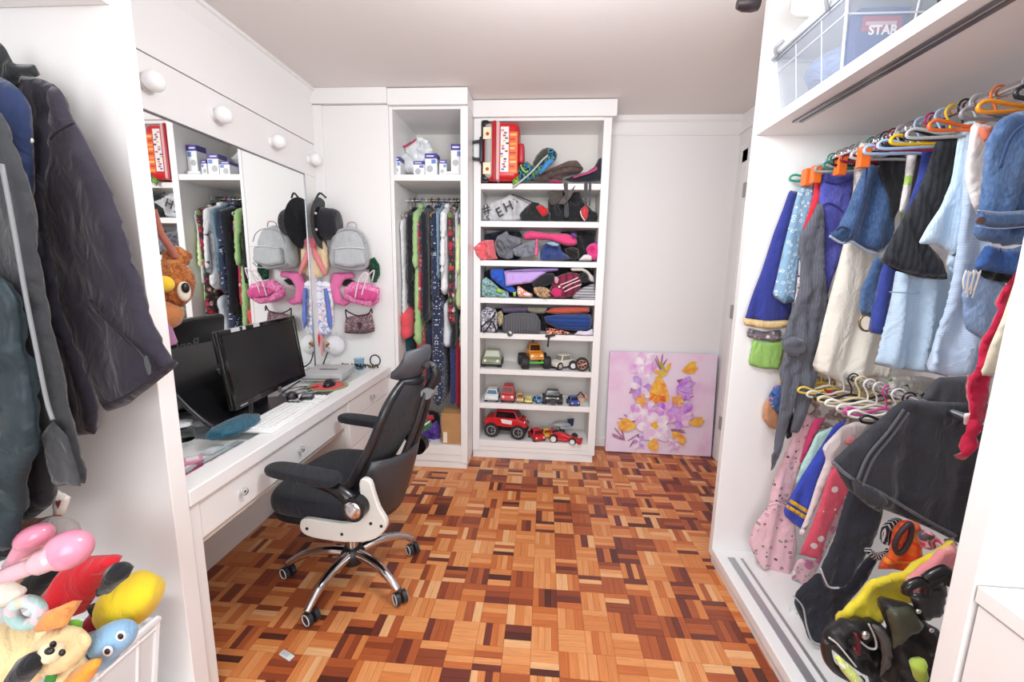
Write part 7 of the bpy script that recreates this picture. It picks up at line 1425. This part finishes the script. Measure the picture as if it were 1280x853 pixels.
o = cloth('red_cloth_bundle', Fc([(155, 545), (180, 500), (245, 412), (320, 402), (400, 398), (438, 412), (400, 440), (372, 470), (345, 545), (308, 602), (240, 608), (190, 596)]), PLR, ('y', 0.74), T=0.035, A=0.006, cr=0.010, cw=1.6, R=0.05, label='plain red cloth bundle on top of the toy bin', cat='cloth')
pblob('yellow_plush_ball', 'round yellow plush cushion on the corner of the toy bin', 'cushion', 470, 560, 0.74, (0.066, 0.06, 0.052), PLY, rot=-0.6, noise=0.05, nf=9)
cloth('black_plush_scarf', Fc([(62, 505), (100, 455), (180, 430), (225, 450), (200, 500), (160, 560), (110, 580), (70, 540)]), PLB, ('y', 0.78), T=0.04, cr=0.008, R=0.05, label='black plush cloth left of the red bundle', cat='cloth')
cloth('black_plush_sleeve', Fc([(380, 450), (420, 415), (472, 445), (470, 470), (430, 500), (400, 530), (350, 545), (345, 520), (375, 495)]), PLB, ('y', 0.69), T=0.025, cr=0.006, R=0.03, label='black plush sleeve between the red bundle and yellow cushion', cat='cloth')
strap('black_cable', Fc([(330, 575), (350, 610), (390, 640), (425, 640)]), ('y', 0.70), 0.008, PL('141416', 0.5), label='black cord curving under the yellow cushion', cat='cord')
o = thing('pink_maraca', 'shiny pink plastic rattle with a rounded head over the soft toys', 'rattle', tuple(U(*Fc([(150, 470)])[0], ('y', 0.64))))
PKG = PL('ea94ae', 0.25, coat=0.3)
h0 = U(*Fc([(248, 372)])[0], ('y', 0.66)); MB().ell(tuple(h0), (0.044, 0.034, 0.035), rot=Matrix.Rotation(-0.5, 3, 'Y'), seg=26, rings=16).build('head', PKG, o, world=True, smooth=2)
MB().tube(spl([Vector(U(*Fc([p_])[0], ('y', 0.64))) for p_ in ((205, 395), (130, 425), (50, 455), (-60, 490))]), [0.022]*5+[0.016]*6+[0.014]*5, 12).build('handle', PL('efb4c0', 0.2, coat=0.5), o, world=True, smooth=2)
o = thing('pink_rattle_back', 'deeper pink plastic shape behind the shiny rattle', 'toy', tuple(U(*Fc([(110, 330)])[0], ('y', 0.74)))); o.name = 'pink_bowling_pin'
MB().ell(tuple(U(*Fc([(125, 325)])[0], ('y', 0.74))), (0.04, 0.03, 0.026), rot=Matrix.Rotation(-0.5, 3, 'Y')).build('head', PL('e48aa4', 0.2, coat=0.4), o, world=True, smooth=2)
MB().tube([tuple(U(*Fc([p_])[0], ('y', 0.74))) for p_ in ((110, 340), (70, 390), (40, 430))], [0.022, 0.017, 0.015], 10).build('body', PL('e79ab0', 0.2, coat=0.4), o, world=True, smooth=2)
pblob('grey_plush', 'small grey fluffy plush behind the shiny pink rattle', 'soft toy', 200, 318, 0.80, (0.045, 0.035, 0.042), FAB('a8a09c', bump=1, weave=120), noise=0.08)
pblob('beige_plush_ear', 'beige plush lump below the grey fluffy plush', 'soft toy', 135, 385, 0.76, (0.035, 0.03, 0.022), FAB('d8bca4', bump=1, weave=120), noise=0.05)
rk('brown_leather_bag', 'brown cloth peeking out under the coats', 'cloth', Fc([(50, 260), (120, 262), (200, 245), (205, 275), (150, 300), (60, 330), (-40, 380), (-40, 290)]), FAB('8a5238'), 0.84, 0.03, cr=0.008)
o = rk('white_red_cloth', 'white cloth with a red patch below the coat hems', 'cloth', Fc([(195, 150), (225, 165), (252, 178), (240, 240), (195, 276), (200, 220)]), FAB('efe6de'), 0.86, 0.012)
cloth('red_patch', Fc([(200, 195), (225, 190), (215, 215), (200, 230)]), FAB('a8283a'), ('y', 0.842), T=0.005, parent=o)
rk('cream_plush_limb', 'cream plush limb lying at the left edge below the pink handle', 'soft toy', Fc([(-60, 470), (20, 500), (75, 530), (70, 560), (20, 580), (-60, 570)]), FAB('e8ded0', bump=0.8, weave=160), 0.68, 0.03, R=0.04)
tan = FAB('d8b48c', bump=0.8, weave=160)
cloth('beige_blanket', Fc([(-60, 460), (60, 470), (140, 520), (100, 560), (-60, 540)]), FAB('d2a682', bump=0.8, weave=160), ('y', 0.76), T=0.03, cr=0.008, label='tan fuzzy blanket under the pink rattle', cat='blanket')
# teddy bear
td = thing('teddy_bear', 'cream teddy bear leaning out of the toy bin', 'soft toy', tuple(U(*Fc([(150, 800)])[0], ('y', 0.62))))
CRM = FAB('ecd3a0', bump=0.8, weave=200, var=0.05)
sub(td, 'head', 218, 735, 0.60, (0.042, 0.036, 0.037), CRM); sub(td, 'ear', 168, 688, 0.61, (0.018, 0.012, 0.018), CRM); sub(td, 'ear', 292, 708, 0.61, (0.018, 0.012, 0.018), CRM)
sub(td, 'snout', 185, 745, 0.565, (0.02, 0.016, 0.016), FAB('f2dfb8', bump=0.6)); sub(td, 'nose', 180, 740, 0.551, (0.008, 0.005, 0.006), BLACKP); sub(td, 'eye', 193, 716, 0.563, (0.005, 0.004, 0.006), BLACKP); sub(td, 'eye', 226, 746, 0.562, (0.005, 0.004, 0.006), BLACKP)
sub(td, 'body', 70, 745, 0.63, (0.075, 0.055, 0.055), CRM, rot=0.3); sub(td, 'arm', 250, 790, 0.62, (0.05, 0.03, 0.03), CRM, rot=0.4); sub(td, 'leg', -20, 820, 0.60, (0.06, 0.04, 0.035), CRM)
o = cloth('dark_doll_shoes', Fc([(28, 830), (60, 775), (110, 745), (150, 760), (155, 800), (120, 840), (80, 880), (28, 880)]), PLB, ('y', 0.55), T=0.022, R=0.03, label='black plush foot lying over the teddy bear', cat='soft toy')
bs = thing('blue_plush', 'pale blue plush fish with round eyes at the bin rim', 'soft toy', tuple(U(*Fc([(400, 740)])[0], ('y', 0.66))))
BP = FAB('8fb8da', bump=0.6, weave=240)
sub(bs, 'head', 405, 700, 0.66, (0.05, 0.035, 0.032), BP, rot=-0.5); sub(bs, 'body', 340, 745, 0.68, (0.06, 0.04, 0.04), BP, rot=-0.4)
for u, v in ((440, 685), (392, 740)):
    e = sub(bs, 'eye', u, v, 0.628, (0.009, 0.006, 0.010), PL('f2f4f6', 0.3)); sub(bs, 'pupil', u-2, v+2, 0.6215, (0.005, 0.003, 0.006), BLACKP)
rk('navy_doll_trousers', 'navy cloth below the pale blue plush', 'cloth', Fc([(215, 820), (270, 780), (320, 740), (345, 760), (300, 800), (240, 850)]), FAB('2f4a72'), 0.63, 0.015)
rk('orange_cloth', 'orange cloth beneath the pale blue plush at the bin rim', 'cloth', Fc([(215, 850), (280, 800), (345, 765), (370, 780), (345, 830), (300, 880), (220, 890)]), FAB('eda03a'), 0.60, 0.018)
rk('green_felt', 'small bright green felt piece in the toy bin', 'cloth', Fc([(235, 625), (290, 625), (298, 665), (270, 672), (262, 645), (240, 645)]), FAB('7cc43a'), 0.64, 0.01)
rk('green_felt_low', 'dark green felt piece beneath the teddy bear', 'cloth', Fc([(165, 820), (205, 812), (205, 853), (170, 860)]), FAB('3f8a3a'), 0.58, 0.01).name = 'dark_green_felt'
rk('orange_yarn', 'tuft of orange yarn hair above the teddy bear', 'soft toy', Fc([(135, 640), (150, 605), (200, 590), (250, 592), (235, 625), (240, 650), (200, 665), (160, 668)]), FAB('ee9a54', bump=1), 0.60, 0.02, cr=0.02, cw=0.5)
pt_ = [Vector(U(*Fc([(95+52*math.cos(a), 600+42*math.sin(a))])[0], ('y', 0.62))) for a in [k*PI/10 for k in range(20)]]
MB().tube(pt_, 0.011, 8, True).build('pastel_ring', FAB('b8d0cc', 'patches', sc=20, cols=['a8c8c4', 'e8c8d0', 'c4dcd8', 'd8d0b8']), label='pastel mottled ring lying among the soft toys', cat='ring', smooth=2)
rk('dark_red_cloth', 'dark red cloth deep inside the toy bin', 'cloth', Fc([(280, 660), (330, 600), (430, 640), (420, 680), (330, 690)]), FAB('8f1a28'), 0.76, 0.03)

for o in bpy.data.objects:
    if '_wl' in o.keys(): del o['_wl']
